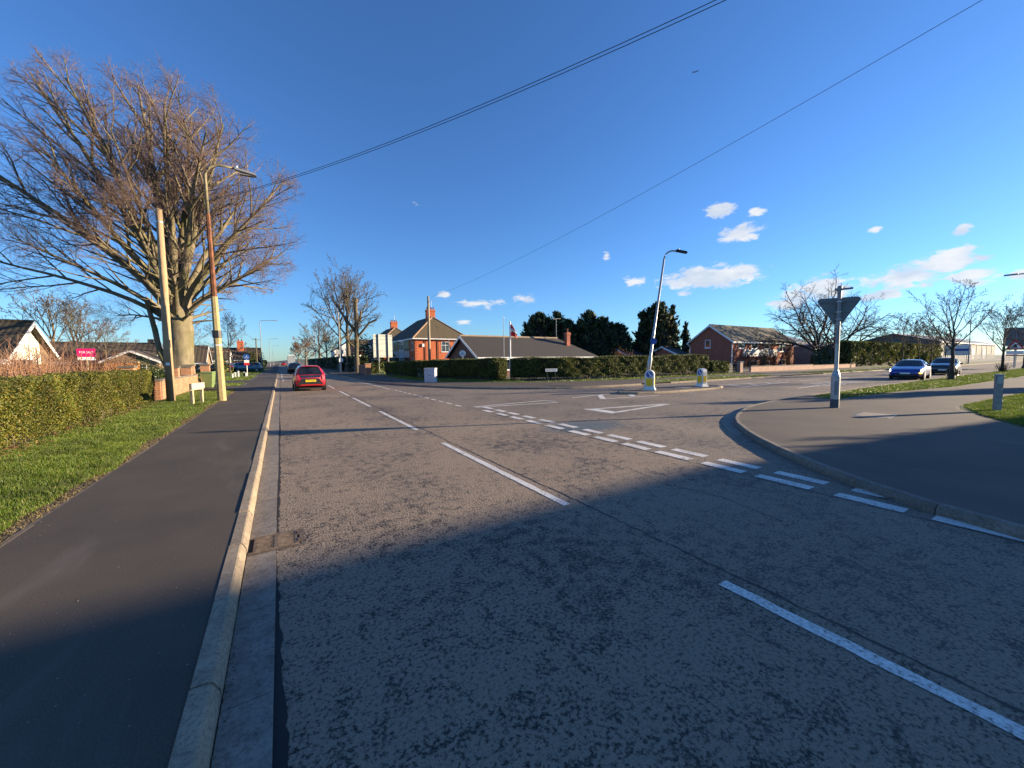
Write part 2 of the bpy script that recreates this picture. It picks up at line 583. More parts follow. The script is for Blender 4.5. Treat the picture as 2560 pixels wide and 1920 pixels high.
def glass_material(name, col=(0.03, 0.035, 0.04), rough=0.06):
    m, nt, b = new_mat(name)
    f = add_noise(nt, 1.5, 3)
    nt.links.new(ramp(nt, f, [(0.35, tuple(v * 0.5 for v in col)), (0.65, tuple(v * 1.8 for v in col))]), b.inputs['Base Color'])
    b.inputs['Roughness'].default_value = rough
    b.inputs['Specular IOR Level'].default_value = 0.8
    return m

def paint_car(name, col, metal=0.35):
    m, nt, b = new_mat(name)
    f = add_noise(nt, 3.0, 3)
    nt.links.new(ramp(nt, f, [(0.3, tuple(v * 0.9 for v in col)), (0.7, tuple(min(1, v * 1.08) for v in col))]), b.inputs['Base Color'])
    b.inputs['Metallic'].default_value = metal
    b.inputs['Roughness'].default_value = 0.32
    b.inputs['Coat Weight'].default_value = 1.0
    b.inputs['Coat Roughness'].default_value = 0.04
    return m

def emitter(name, col, strength):
    m, nt, b = new_mat(name)
    b.inputs['Base Color'].default_value = (*col, 1)
    b.inputs['Emission Color'].default_value = (*col, 1)
    b.inputs['Emission Strength'].default_value = strength
    return m

M = {}
M['road'] = road_material('worn_dressed_asphalt', (0.30, 0.235, 0.170), 1)
M['side'] = road_material('side_road_asphalt', (0.26, 0.212, 0.162), 2, 0.2)
M['foot'] = footway_material('footway_asphalt', (0.080, 0.067, 0.053))
M['foot2'] = footway_material('corner_footway_asphalt', (0.094, 0.078, 0.064))
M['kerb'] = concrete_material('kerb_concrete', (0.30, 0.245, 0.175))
M['slab'] = concrete_material('channel_concrete', (0.27, 0.235, 0.19))
M['paint'] = paint_material()
M['iron'] = plain('cast_iron', (0.19, 0.14, 0.10), 0.6, 0.4, 20, 0.5, 0.4, 90)
M['void'] = plain('gully_pit', (0.008, 0.008, 0.008), 0.9)
M['soil'] = plain('bare_soil', (0.15, 0.11, 0.07), 0.95, 0.45, 9, bump=0.6)
M['grassbase'] = plain('turf', (0.055, 0.085, 0.016), 0.95, 0.5, 5, bump=0.7, bscale=60)
M['field'] = plain('distant_land', (0.05, 0.07, 0.025), 0.95, 0.35, 0.05)
M['grass'] = leafy('grass_blades', [(0.0, (0.065, 0.13, 0.010)), (0.5, (0.13, 0.215, 0.018)), (0.85, (0.19, 0.24, 0.03)), (1.0, (0.28, 0.24, 0.08))], 0.5, 1.3, 0.3)
M['privet'] = leafy('privet_leaves', [(0.0, (0.035, 0.060, 0.006)), (0.35, (0.105, 0.138, 0.012)), (0.7, (0.175, 0.178, 0.020)), (1.0, (0.29, 0.21, 0.035))], 0.6, 1.1, 0.2, 0.36)
M['hedge'] = leafy('hedge_leaves', [(0.0, (0.028, 0.050, 0.008)), (0.45, (0.085, 0.125, 0.016)), (0.8, (0.15, 0.17, 0.028)), (1.0, (0.26, 0.22, 0.06))], 0.6, 0.8, 0.2)
M['laurel'] = leafy('laurel_leaves', [(0.0, (0.02, 0.04, 0.012)), (0.6, (0.045, 0.08, 0.02)), (1.0, (0.09, 0.12, 0.04))], 0.35, 1.5, 0.1)
M['conifer'] = leafy('conifer_sprays', [(0.0, (0.014, 0.030, 0.011)), (0.5, (0.036, 0.062, 0.019)), (0.9, (0.075, 0.098, 0.026)), (1.0, (0.13, 0.135, 0.04))], 0.75, 0.35, 0.1)
M['conifer2'] = leafy('cypress_sprays', [(0.0, (0.03, 0.036, 0.010)), (0.5, (0.075, 0.075, 0.02)), (1.0, (0.13, 0.115, 0.035))], 0.7, 0.4, 0.05)
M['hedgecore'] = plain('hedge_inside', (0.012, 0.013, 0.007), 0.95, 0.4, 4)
M['deadleaf'] = leafy('fallen_leaves', [(0.0, (0.10, 0.045, 0.018)), (0.6, (0.20, 0.095, 0.035)), (1.0, (0.33, 0.20, 0.09))], 0.8, 2, 0.1)
M['beechhedge'] = leafy('withered_leaves', [(0.0, (0.10, 0.035, 0.012)), (0.5, (0.22, 0.085, 0.02)), (1.0, (0.36, 0.17, 0.05))], 0.7, 1.5, 0.15)
M['redshrub'] = leafy('red_brown_leaves', [(0.0, (0.07, 0.02, 0.012)), (0.5, (0.15, 0.05, 0.025)), (1.0, (0.22, 0.10, 0.05))], 0.7, 1.5, 0.1)
M['oliveshrub'] = leafy('olive_leaves', [(0.0, (0.05, 0.04, 0.012)), (0.5, (0.11, 0.085, 0.025)), (1.0, (0.18, 0.14, 0.05))], 0.7, 1.2, 0.1)
M['bark'] = bark_material('beech_bark', (0.12, 0.098, 0.058), (0.25, 0.205, 0.13), 4.0, (0.13, 0.12, 0.04))
M['twig'] = bark_material('twig_bark', (0.115, 0.075, 0.062), (0.21, 0.145, 0.12), 1.2)
M['bark2'] = bark_material('grey_brown_bark', (0.07, 0.055, 0.038), (0.16, 0.125, 0.085), 5.0, (0.10, 0.085, 0.03))
M['bark3'] = bark_material('dark_bark', (0.035, 0.027, 0.021), (0.075, 0.055, 0.042), 5.0)
M['stem'] = bark_material('shrub_stems', (0.17, 0.085, 0.05), (0.33, 0.185, 0.11), 2.0)
M['timber'] = bark_material('pole_timber', (0.26, 0.17, 0.09), (0.46, 0.33, 0.19), 2.5)
M['timber2'] = bark_material('grey_pole_timber', (0.22, 0.18, 0.12), (0.38, 0.31, 0.22), 2.5)
M['postwood'] = bark_material('post_wood', (0.34, 0.27, 0.15), (0.52, 0.43, 0.26), 3.0)
M['greywood'] = plain('weathered_post', (0.26, 0.25, 0.23), 0.8, 0.25, 9, bump=0.2)
M['fencewood'] = bark_material('fence_wood', (0.30, 0.12, 0.03), (0.50, 0.22, 0.06), 2.0)
M['blackwood'] = plain('black_stained_wood', (0.012, 0.011, 0.010), 0.7)
M['concpole'] = concrete_material('lamp_concrete', (0.40, 0.32, 0.16), 0.3)
M['rust'] = plain('rusted_steel', (0.16, 0.062, 0.028), 0.75, 0.45, 6, 0.3, 0.3, 30)
M['brack'] = plain('bracket_steel', (0.22, 0.185, 0.105), 0.7, 0.3, 8, 0.2)
M['galv'] = plain('galvanised_steel', (0.36, 0.37, 0.37), 0.45, 0.18, 12, 0.6)
M['greysteel'] = plain('grey_painted_steel', (0.20, 0.21, 0.22), 0.5, 0.15, 8, 0.2)
M['paleplate'] = plain('sign_back_aluminium', (0.40, 0.41, 0.36), 0.55, 0.1, 3, 0.15)
M['signgrey'] = plain('sign_back_grey', (0.13, 0.15, 0.15), 0.5, 0.12, 5, 0.1)
M['white'] = plain('white_paint', (0.78, 0.78, 0.76), 0.5, 0.07, 3)
M['upvc'] = plain('white_plastic', (0.80, 0.80, 0.80), 0.35, 0.04, 3)
M['render'] = plain('cream_render', (0.74, 0.70, 0.60), 0.9, 0.1, 2.5, bump=0.2, bscale=60)
M['cabinet'] = plain('cabinet_paint', (0.58, 0.58, 0.60), 0.55, 0.12, 5)
M['offwhite'] = plain('bollard_plastic', (0.74, 0.71, 0.64), 0.4, 0.1, 6)
M['yellow'] = plain('bollard_yellow', (0.85, 0.55, 0.01), 0.4, 0.08, 5)
M['blue'] = plain('sign_blue', (0.015, 0.085, 0.36), 0.35, 0.08, 5)
M['red'] = plain('sign_red', (0.55, 0.02, 0.02), 0.4, 0.08, 5)
M['magenta'] = plain('agent_board_pink', (0.60, 0.008, 0.13), 0.4, 0.06, 5)
M['black'] = plain('black_plastic', (0.014, 0.014, 0.015), 0.5, 0.2, 8)
M['lamphead'] = plain('lamp_head_grey', (0.30, 0.30, 0.29), 0.45, 0.1, 8, 0.3)
M['bingreen'] = plain('bin_green', (0.165, 0.235, 0.085), 0.45, 0.12, 4)
M['letter'] = plain('black_lettering', (0.015, 0.015, 0.018), 0.5, 0.05, 5)
M['brick_wall'] = brick_material('garden_wall_brick', (0.46, 0.185, 0.075), (0.33, 0.125, 0.055), (0.40, 0.33, 0.24))
M['brick_semi'] = brick_material('orange_red_brick', (0.64, 0.125, 0.028), (0.48, 0.088, 0.022), (0.40, 0.24, 0.15))
M['brick_bung'] = brick_material('bungalow_brick', (0.22, 0.085, 0.055), (0.16, 0.06, 0.042), (0.20, 0.15, 0.12))
M['brick_house'] = brick_material('red_brown_brick', (0.46, 0.115, 0.055), (0.34, 0.082, 0.042), (0.26, 0.18, 0.14))
M['brick_pink'] = brick_material('pale_pink_brick', (0.46, 0.27, 0.19), (0.38, 0.22, 0.16), (0.45, 0.36, 0.28))
M['brick_buff'] = brick_material('buff_brick', (0.30, 0.20, 0.115), (0.22, 0.15, 0.09), (0.28, 0.23, 0.17))
M['coping'] = concrete_material('coping_stone', (0.17, 0.15, 0.12))
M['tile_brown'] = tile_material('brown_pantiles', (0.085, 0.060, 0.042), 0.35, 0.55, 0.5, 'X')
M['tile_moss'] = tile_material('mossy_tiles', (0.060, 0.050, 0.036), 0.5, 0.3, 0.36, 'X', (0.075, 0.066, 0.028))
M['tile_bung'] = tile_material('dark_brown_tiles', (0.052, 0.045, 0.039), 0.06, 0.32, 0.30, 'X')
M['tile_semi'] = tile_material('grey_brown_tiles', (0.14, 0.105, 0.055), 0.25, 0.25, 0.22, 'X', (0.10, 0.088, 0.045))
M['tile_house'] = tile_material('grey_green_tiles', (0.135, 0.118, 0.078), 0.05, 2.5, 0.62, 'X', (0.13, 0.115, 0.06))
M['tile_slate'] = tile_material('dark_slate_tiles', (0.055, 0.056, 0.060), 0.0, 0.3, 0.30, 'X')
M['ridge'] = plain('ridge_tiles', (0.30, 0.19, 0.12), 0.85, 0.25, 5)
M['pot'] = plain('chimney_pot', (0.15, 0.035, 0.02), 0.8, 0.2, 5)
M['glass'] = glass_material('window_glass')
M['carglass'] = glass_material('car_glass', (0.010, 0.012, 0.014), 0.03)
M['cladding'] = plain('grey_cladding', (0.17, 0.172, 0.165), 0.6, 0.08, 0.6)
M['cladding'].node_tree.nodes['Principled BSDF'].inputs['Specular IOR Level'].default_value = 0.05
M['darkclad'] = plain('dark_cladding', (0.075, 0.08, 0.085), 0.6, 0.1, 0.6)
M['shedroof'] = plain('shed_roof', (0.16, 0.175, 0.20), 0.6, 0.1, 0.8)
M['wire'] = plain('cable_black', (0.015, 0.015, 0.016), 0.6)
M['tyre'] = plain('tyre_rubber', (0.018, 0.018, 0.018), 0.85)
M['rim'] = plain('wheel_alloy', (0.32, 0.32, 0.33), 0.35, 0.1, 8, 0.8)
M['plate_y'] = plain('yellow_number_plate', (0.85, 0.60, 0.03), 0.45, 0.04, 5)
M['plate_w'] = plain('white_number_plate', (0.78, 0.78, 0.76), 0.45, 0.04, 5)
M['taillamp'] = plain('tail_lamp_red', (0.50, 0.012, 0.012), 0.15, 0.1, 8, coat=1.0)
M['blue_pale'] = plain('faded_sign_blue', (0.35, 0.45, 0.62), 0.4, 0.08, 5)
M['darkgrey'] = plain('dark_grey_paint', (0.07, 0.08, 0.09), 0.6, 0.15, 6)
M['headlamp'] = emitter('headlamp_lit', (1.0, 0.95, 0.85), 6.0)
M['indicator'] = emitter('indicator_amber', (1.0, 0.42, 0.03), 4.0)

# ------------------------------------------------------------------ ground, roads, footways
rnd = random.Random(7)
LAND = 0.096      # top of the soil under turf
FOOT = 0.10       # top of the footways

def smooth_line(pts, step=0.3):
    """Catmull-Rom through pts, resampled"""
    P = [np.array(p, float) for p in pts]
    P = [2 * P[0] - P[1]] + P + [2 * P[-1] - P[-2]]
    out = []
    for i in range(1, len(P) - 2):
        n = max(2, int(np.linalg.norm(P[i + 1] - P[i]) / step))
        for k in range(n):
            t = k / n
            out.append(0.5 * (2 * P[i] + (P[i + 1] - P[i - 1]) * t + (2 * P[i - 1] - 5 * P[i] + 4 * P[i + 1] - P[i + 2]) * t * t
                              + (3 * P[i] - P[i - 1] - 3 * P[i + 1] + P[i + 2]) * t ** 3))
    out.append(P[-2])
    return np.array(out)

def resample(line, step):
    d = np.concatenate([[0], np.cumsum(np.linalg.norm(np.diff(line, axis=0), axis=1))])
    n = max(2, int(round(d[-1] / step)) + 1)
    s = np.linspace(0, d[-1], n)
    return np.stack([np.interp(s, d, line[:, k]) for k in range(line.shape[1])], 1)

def offset_line(line, d):
    t = np.gradient(line, axis=0)
    t /= np.linalg.norm(t, axis=1)[:, None]
    return line + np.stack([t[:, 1], -t[:, 0]], 1) * d     # d > 0: to the right of travel

ground = MB().sheet([(-1500, -1500), (3500, -1500), (3500, 3500), (-1500, 3500)], -0.06).build('ground', M['field'])
tag(ground, 'flat ground beneath everything', kind='structure')

main_road = MB().sheet([(-0.10, -40), (5.7, -40), (5.7, 700), (-0.10, 700)], 0.0).build('main_road', M['road'])
tag(main_road, 'worn grey brown asphalt road running away to the vanishing point', kind='structure')
side_road = MB().sheet([(5.7, -6), (330, -6), (330, 40), (5.7, 40)], -0.0005).build('side_road', M['side'])
tag(side_road, 'side road leading off past the traffic island', kind='structure')

# kerb lines (road-side edge of the kerb)
near_line = smooth_line([(5.72, -30), (5.72, -8), (5.70, -2), (5.72, 0.4), (5.88, 0.95), (6.2, 1.6), (6.5, 2.15), (7.06, 2.87), (7.6, 3.48), (8.2, 4.1), (9.3, 5.05), (10.4, 5.75), (12.1, 6.5), (14, 7.0), (18, 7.4), (26.3, 7.75), (40.7, 8.0), (67, 8.0), (120, 9.0), (330, 14)])
far_line = smooth_line([(5.72, 700), (5.72, 300), (5.72, 80), (5.72, 38), (5.95, 32), (7.0, 26.4), (9.2, 21.2), (11.4, 18.7), (13.9, 17.3), (17, 16.75), (20.5, 16.7), (26.8, 16.6), (60, 16.6), (115, 17.4), (330, 24)])

def land(name, line, rest, mat, z, label):
    pts = [tuple(p) for p in line] + rest
    me = bpy.data.meshes.new(name)
    bm = bmesh.new()
    vs = [bm.verts.new((p[0], p[1], z)) for p in pts]
    f = bm.faces.new(vs)
    bmesh.ops.triangulate(bm, faces=[f])
    bmesh.ops.recalc_face_normals(bm, faces=bm.faces)
    for q in bm.faces:
        if q.normal.z < 0: q.normal_flip()
    bm.to_mesh(me); bm.free()
    return tag(link(name, me, mat), label, kind='structure')

def clip(line, lo, hi, ax=0):
    return line[(line[:, ax] >= lo) & (line[:, ax] <= hi)]

near_in = offset_line(near_line, 0.122)
far_in = offset_line(far_line, -0.122)
# soil sheets under everything beside the roads
land('verge_soil_near_corner', resample(near_in, 0.5), [(330, -60), (5.85, -60)], M['soil'], LAND, 'soil of the near street corner')
land('verge_soil_far_corner', resample(far_in, 0.7)[::-1], [(5.85, 700), (330, 700)][::1], M['soil'], LAND, 'soil of the far street corner')
MB().sheet([(-330, -60), (-0.44, -60), (-0.44, 700), (-330, 700)], LAND).build('verge_soil_west', M['soil'])
tag(bpy.data.objects['verge_soil_west'], 'soil beside the footway along the hedge', kind='structure')

# footways
fw = MB().sheet([(-2.17, -40), (-0.432, -40), (-0.432, 27.0), (-2.17, 27.0)], FOOT)
fw.sheet([(-2.17, 27.0), (-0.432, 27.0), (-0.432, 400), (-2.4, 400)], FOOT)
fw.sheet([(-60, 27.4), (-2.17, 27.4), (-2.17, 31.6), (-60, 31.6)], FOOT - 0.003)      # drive by the bin
fw.sheet([(-60, 36.2), (-2.2, 35.6), (-2.2, 40.5), (-60, 40.5)], FOOT - 0.003)        # second entrance
fw.sheet([(-60, 56), (-2.25, 55), (-2.25, 60.5), (-60, 60.5)], FOOT - 0.003)
tag(fw.build('footway_west', M['foot']), 'dark asphalt footway beside the grass verge', kind='structure')

corner = clip(near_in, 5.0, 30.0)
corner = corner[corner[:, 1] > -29]
path_pts = [tuple(p) for p in resample(corner[corner[:, 0] < 17.2], 0.35)]
near_foot = path_pts + [(17.3, 7.15), (17.55, 6.2), (18.6, 5.95), (24.5, 5.72), (30, 5.1), (46, 4.9), (120, 5.6), (120, 3.1), (46, 2.4), (28.3, 2.75), (22, 3.12), (18.6, 3.22), (17.4, 3.0), (16.1, 2.45), (13.66, 1.36), (11.0, -0.6), (9.6, -4), (9.3, -29), (5.85, -29)]
land('footway_corner', np.array(near_foot[:len(path_pts)]), near_foot[len(path_pts):], M['foot2'], FOOT, 'broad asphalt footway round the corner with the give way sign')

fi = resample(far_in, 0.5)
fa = fi[(fi[:, 1] < 60) & (fi[:, 0] < 21.5)]
far_foot = [tuple(p) for p in fa[::-1]] + [(9.0, 60), (9.0, 46), (8.9, 36), (8.7, 30.5), (10.2, 26.6), (12.6, 24.0), (15.0, 22.3), (18, 21.1), (23, 20.6), (40, 20.5), (60, 20.8), (60, 18.9), (43, 18.7), (35, 18.8), (26, 18.9), (22.6, 19.0), (21.6, 18.4), (21.0, 16.85)]
bm_pts = np.array(far_foot)
land('footway_opposite', bm_pts, [], M['foot'], FOOT, 'footway along the foot of the long hedge')
# drives crossing the far verge
dv = MB()
dv.sheet([(36.5, 16.74), (45.5, 16.74), (44.0, 18.75), (38.5, 18.75)], FOOT + 0.003)
dv.sheet([(38.5, 20.4), (43.5, 20.4), (43.8, 26), (38.2, 26)], FOOT + 0.002)
dv.sheet([(62, 16.8), (69, 16.8), (69, 24), (62, 24)], FOOT + 0.002)
tag(dv.build('drive_crossover', M['foot2']), 'drive crossing the far verge by the black fence', kind='structure')

# ------------------------------------------------------------------ kerbstones and channel blocks
def kerb_run(parent, name, line, side, mat, h=0.108, jitter=0.0035, wid=0.122, drop=None):
    """one stone per step of the line; side = +1 when the land lies to the right of travel"""
    for i in range(len(line) - 1):
        a, b = line[i], line[i + 1]
        t = (b - a); L_ = np.linalg.norm(t); t = t / L_
        n = np.array([t[1], -t[0]]) * side
        a2, b2 = a + t * 0.007, b - t * 0.007
        dz = rnd.uniform(-jitter, jitter); ds = rnd.uniform(-jitter, jitter)
        hh = h
        if drop: hh = drop(0.5 * (a + b), h)
        prof = [(0.0, -0.03), (0.004, hh * 0.45), (0.032, hh * 0.93), (0.045, hh), (wid, hh), (wid, -0.03)]
        ra = [(a2[0] + n[0] * (p + ds), a2[1] + n[1] * (p + ds), z + (dz if z > 0 else 0)) for p, z in prof]
        me = bpy.data.meshes.new(name)
        mb = MB().prism(ra, (b2[0] - a2[0], b2[1] - a2[1], rnd.uniform(-0.002, 0.002)))
        mb.build(name, mat, parent)

kerb_w = thing('kerb', 'pale concrete kerb beside the dark footway', None, kind='structure')
left_line = np.array([(-0.322, y) for y in np.arange(-2.83, 44, 0.862)])
kerb_run(kerb_w, 'kerbstone', left_line, -1, M['kerb'])
lo = MB().box(-0.44, -0.322, left_line[-1][1], 420, -0.03, 0.105)
lo.build('distant_kerb_run', M['kerb'], kerb_w)

chan = thing('drainage_channel', 'concrete channel blocks along the kerb', None, kind='structure')
GY0, GY1 = 4.02, 4.36
y = -2.0
edges = [-1.92]
for y in np.arange(-1.095, 60, 0.835):
    edges.append(float(y))
segs = []
for a, b in zip(edges[:-1], edges[1:]):
    if b <= GY0 - 0.03 or a >= GY1 + 0.03: segs.append((a, b))
    else:
        if a < GY0 - 0.05: segs.append((a, GY0 - 0.04))
        if b > GY1 + 0.05: segs.append((GY1 + 0.04, b))
for a, b in segs:
    x1 = -0.10 + rnd.uniform(-0.006, 0.004)
    z = 0.006 + rnd.uniform(-0.002, 0.003)
    MB().hexa([(-0.318, a + .003, -.03), (x1, a + .003, -.03), (x1, b - .003, -.03), (-0.318, b - .003, -.03), (-0.318, a + .003, z - .004), (x1, a + .003, z + .004), (x1, b - .003, z + .004), (-0.318, b - .003, z - .004)]).build('channel_block', M['slab'], chan)
MB().box(-0.318, -0.10, 59.9, 700, -.03, .003).build('distant_channel_run', M['slab'], chan)
# dark weathered joint between channel and carriageway
jl = []
ys = np.arange(-2, 45, 0.05)
lft = [(-0.104, yy) for yy in ys]
rgt = []
for yy in ys:
    lo_ = 0.5 + 0.5 * math.sin(yy * .9 + 1.2) * math.sin(yy * .37)
    wj = 0.012 + 0.030 * lo_ + rnd.uniform(-.010, .012) + (0.05 if yy < 3.6 else 0.0) * lo_
    rgt.append((-0.100 + max(.006, wj), yy))
jm = MB()
for i in range(len(ys) - 1):
    if GY0 - 0.1 < ys[i] < GY1 + 0.02: continue
    jm.poly([(lft[i][0], lft[i][1], .002), (rgt[i][0], rgt[i][1], .002), (rgt[i + 1][0], rgt[i + 1][1], .002), (lft[i + 1][0], lft[i + 1][1], .002)])
tag(jm.build('channel_joint', plain('open_joint_tar', (0.012, 0.012, 0.013), 0.8), chan))

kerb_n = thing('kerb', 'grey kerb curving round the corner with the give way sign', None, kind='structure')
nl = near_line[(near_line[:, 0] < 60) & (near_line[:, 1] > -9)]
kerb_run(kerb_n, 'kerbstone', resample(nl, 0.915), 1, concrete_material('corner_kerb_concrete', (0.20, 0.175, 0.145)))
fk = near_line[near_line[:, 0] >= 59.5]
fm = MB()
for a, b in zip(fk[:-1:20], fk[20::20]):
    fm.hexa([(a[0], a[1], -.03), (b[0], b[1], -.03), (b[0], b[1] - .122, -.03), (a[0], a[1] - .122, -.03), (a[0], a[1], .105), (b[0], b[1], .105), (b[0], b[1] - .122, .105), (a[0], a[1] - .122, .105)])
fm.build('distant_kerb_run', M['kerb'], kerb_n)
# curved channel blocks at the corner
cl = near_line[(near_line[:, 0] > 8.6) & (near_line[:, 0] < 14.5)]
cl = resample(offset_line(cl, -0.005), 0.80)
for a, b in zip(cl[:-1], cl[1:]):
    t = (b - a) / np.linalg.norm(b - a); n = np.array([-t[1], t[0]]) * 0.26
    a, b = a + t * .004, b - t * .004
    MB().hexa([(*a, -.02), (*b, -.02), (*(b + n), -.02), (*(a + n), -.02), (*a, .006), (*b, .006), (*(b + n), .009), (*(a + n), .009)]).build('channel_block', M['slab'], kerb_n)

kerb_f = thing('kerb', 'kerb along the far side of the junction', None, kind='structure')
fl = far_line[(far_line[:, 1] < 48) & (far_line[:, 0] < 62)]
kerb_run(kerb_f, 'kerbstone', resample(fl, 0.915), -1, M['kerb'], drop=lambda p, h: 0.03 if (19.5 < p[0] < 22.2 or 37 < p[0] < 45) else h)
fm = MB()
for seg in (far_line[far_line[:, 1] >= 47.8], far_line[far_line[:, 0] >= 61.5]):
    for a, b in zip(seg[:-1:20], seg[20::20]):
        t = (b - a) / np.linalg.norm(b - a); n = np.array([-t[1], t[0]]) * .122
        fm.hexa([(*a, -.03), (*b, -.03), (*(b + n), -.03), (*(a + n), -.03), (*a, .105), (*b, .105), (*(b + n), .105), (*(a + n), .105)])
fm.build('distant_kerb_run', M['kerb'], kerb_f)

# concrete edging along the back of the footway
M['edging'] = concrete_material('edging_concrete', (0.15, 0.12, 0.09))
edg = thing('footway_edging', 'thin concrete edging between footway and grass', None, kind='structure')
for k in range(34):
    y0 = 2.0 + k * .915
    if y0 > 26.6: break
    jx, jz = rnd.uniform(-.006, .006), rnd.uniform(-.006, .004)
    MB().box(-2.215 + jx, -2.168 + jx, y0 + .004, y0 + .911, 0.0, FOOT + .001 + jz * .5).build('edging_block', M['edging'], edg)

# ------------------------------------------------------------------ gully grate
gr = thing('gully_grate', 'rusty cast iron gully grate set in the channel', 'drain grate', (-0.115, 4.19, 0.0))
MB().box(-0.20, 0.215, -0.165, 0.165, 0.0005, 0.0025).build('pit', M['void'], gr)
fr = MB()
for (x0, x1, y0, y1) in ((-.20, .20, -.17, -.15), (-.20, .20, .15, .17), (-.165, -.145, -.15, .15), (-.005, .02, -.15, .15), (.165, .185, -.15, .15)):
    fr.box(x0, x1, y0, y1, .003, .013)
fr.build('frame', M['iron'], gr, bevel=0.002, seg=1)
for k in range(7):
    yy = -.128 + k * .043
    for x0, x1 in ((-.142, -.008), (.023, .162)):
        MB().hexa([(x0, yy - .012, .003), (x1, yy - .012, .003), (x1, yy + .010, .003), (x0, yy + .010, .003), (x0, yy - .009, .014), (x1, yy - .009, .014), (x1, yy + .007, .014), (x0, yy + .007, .014)]).build('bar', M['iron'], gr)
hg = MB()
hg.box(.187, .212, -.12, -.05, .003, .016).box(.187, .212, .05, .12, .003, .016).box(.205, .222, -.05, .05, .003, .010)
hg.build('hinge', M['iron'], gr)
gs = MB().poly([(-.205, -.215, .0022), (.24, -.215, .0015), (.25, .205, .0015), (-.205, .205, .0022)])
gs.build('surround', plain('gritty_mortar', (0.10, 0.078, 0.062), 0.95, 0.4, 30, bump=0.6), gr)

# ------------------------------------------------------------------ road markings
def marking(parent, name, pts, z=0.004, jit=0.006, sub=0.12):
    ring = []
    n = len(pts)
    for i in range(n):
        a, b = np.array(pts[i], float), np.array(pts[(i + 1) % n], float)
        L_ = np.linalg.norm(b - a)
        k = max(1, min(40, int(L_ / sub)))
        for j in range(k):
            p = a + (b - a) * j / k
            if j: p = p + np.array([rnd.uniform(-jit, jit), rnd.uniform(-jit, jit)])
            ring.append((p[0], p[1], z))
    me = bpy.data.meshes.new(name)
    bm = bmesh.new()
    f = bm.faces.new([bm.verts.new(p) for p in ring])
    bmesh.ops.triangulate(bm, faces=[f])
    for q in bm.faces:
        if q.normal.z < 0: q.normal_flip()
    bm.to_mesh(me); bm.free()
    return link(name, me, M['paint'], parent)

def dash(parent, name, x, y0, y1, w=0.1, z=0.004):
    return marking(parent, name, [(x - w / 2, y0), (x + w / 2, y0), (x + w / 2, y1), (x - w / 2, y1)], z)

for y0, y1 in ((-5.2, -2.2), (-0.9, 1.60), (3.44, 7.45), (9.2, 13.35), (14.95, 19.0), (20.2, 23.6), (26, 29.8), (32, 36), (38, 42), (44, 48), (50, 54), (56, 60), (62, 66), (70, 76), (80, 86), (90, 96), (100, 110), (115, 125)):
    dash(main_road, 'centre_line_dash', 2.80, y0, y1, 0.10)
for k in range(11):
    yy = 13.0 + k * 0.9
    dash(main_road, 'edge_dash', 5.62, yy, yy + 0.55, 0.1)
marking(main_road, 'edge_line', [(5.50, 23.4), (5.60, 23.4), (5.45, 38), (5.36, 38)])
for y0, y1 in ((11.0, 11.57), (10.05, 10.66), (9.17, 9.78), (8.3, 8.91), (7.35, 8.0), (6.43, 7.05), (5.59, 6.19), (4.78, 5.39), (3.92, 4.59), (3.05, 3.69), (2.2, 2.86), (1.32, 1.94), (0.4, 1.11), (-.7, 0.0)):
    marking(side_road, 'give_way_dash', [(5.74, y0), (5.93, y0), (5.93, y1), (5.74, y1)], 0.0035)
for y0, y1 in ((11.75, 12.35), (10.85, 11.46), (10.05, 10.64), (9.15, 9.73), (8.2, 8.86), (7.3, 7.95), (6.43, 7.0), (5.59, 6.2), (4.75, 5.38), (3.9, 4.54), (3.04, 3.66), (2.18, 2.8), (1.31, 1.9)):
    marking(side_road, 'give_way_dash', [(6.14, y0), (6.33, y0), (6.33, y1), (6.14, y1)], 0.0035)
def outline(parent, name, pts, w, z=0.004):
    """stroked open polyline, one quad per stroke"""
    for i, (a, b) in enumerate(zip(pts[:-1], pts[1:])):
        a, b = np.array(a, float), np.array(b, float)
        t = (b - a) / np.linalg.norm(b - a); n = np.array([-t[1], t[0]]) * w / 2
        marking(parent, name, [a - n, b - n, b + n, a + n], z + 0.0006 * (i % 2))
# hatched wedge in the mouth of the junction
outline(side_road, 'hatching_line', [(5.95, 12.62), (9.25, 12.85), (9.45, 12.35)], 0.11)
outline(side_road, 'hatching_line', [(9.30, 12.00), (5.95, 12.45)], 0.11)
# give way triangle painted on the side road
marking(side_road, 'give_way_triangle', [(8.75, 9.9), (8.75, 8.55), (9.15, 8.66), (9.15, 9.78)])
outline(side_road, 'give_way_triangle_stroke', [(9.1, 9.72), (12.25, 9.27)], 0.16)
outline(side_road, 'give_way_triangle_stroke', [(9.1, 8.72), (12.25, 9.18)], 0.16)
# hatching before the island
outline(side_road, 'hatching_line', [(10.9, 13.05), (13.5, 13.55)], 0.1)
marking(side_road, 'hatching_line', [(11.55, 12.0), (11.85, 11.95), (13.05, 13.45), (12.8, 13.5)])
outline(side_road, 'hatching_line', [(11.6, 11.95), (14.9, 11.62)], 0.1)
marking(side_road, 'hatching_line', [(13.4, 12.0), (13.75, 12.0), (14.5, 12.9), (14.15, 12.9)])
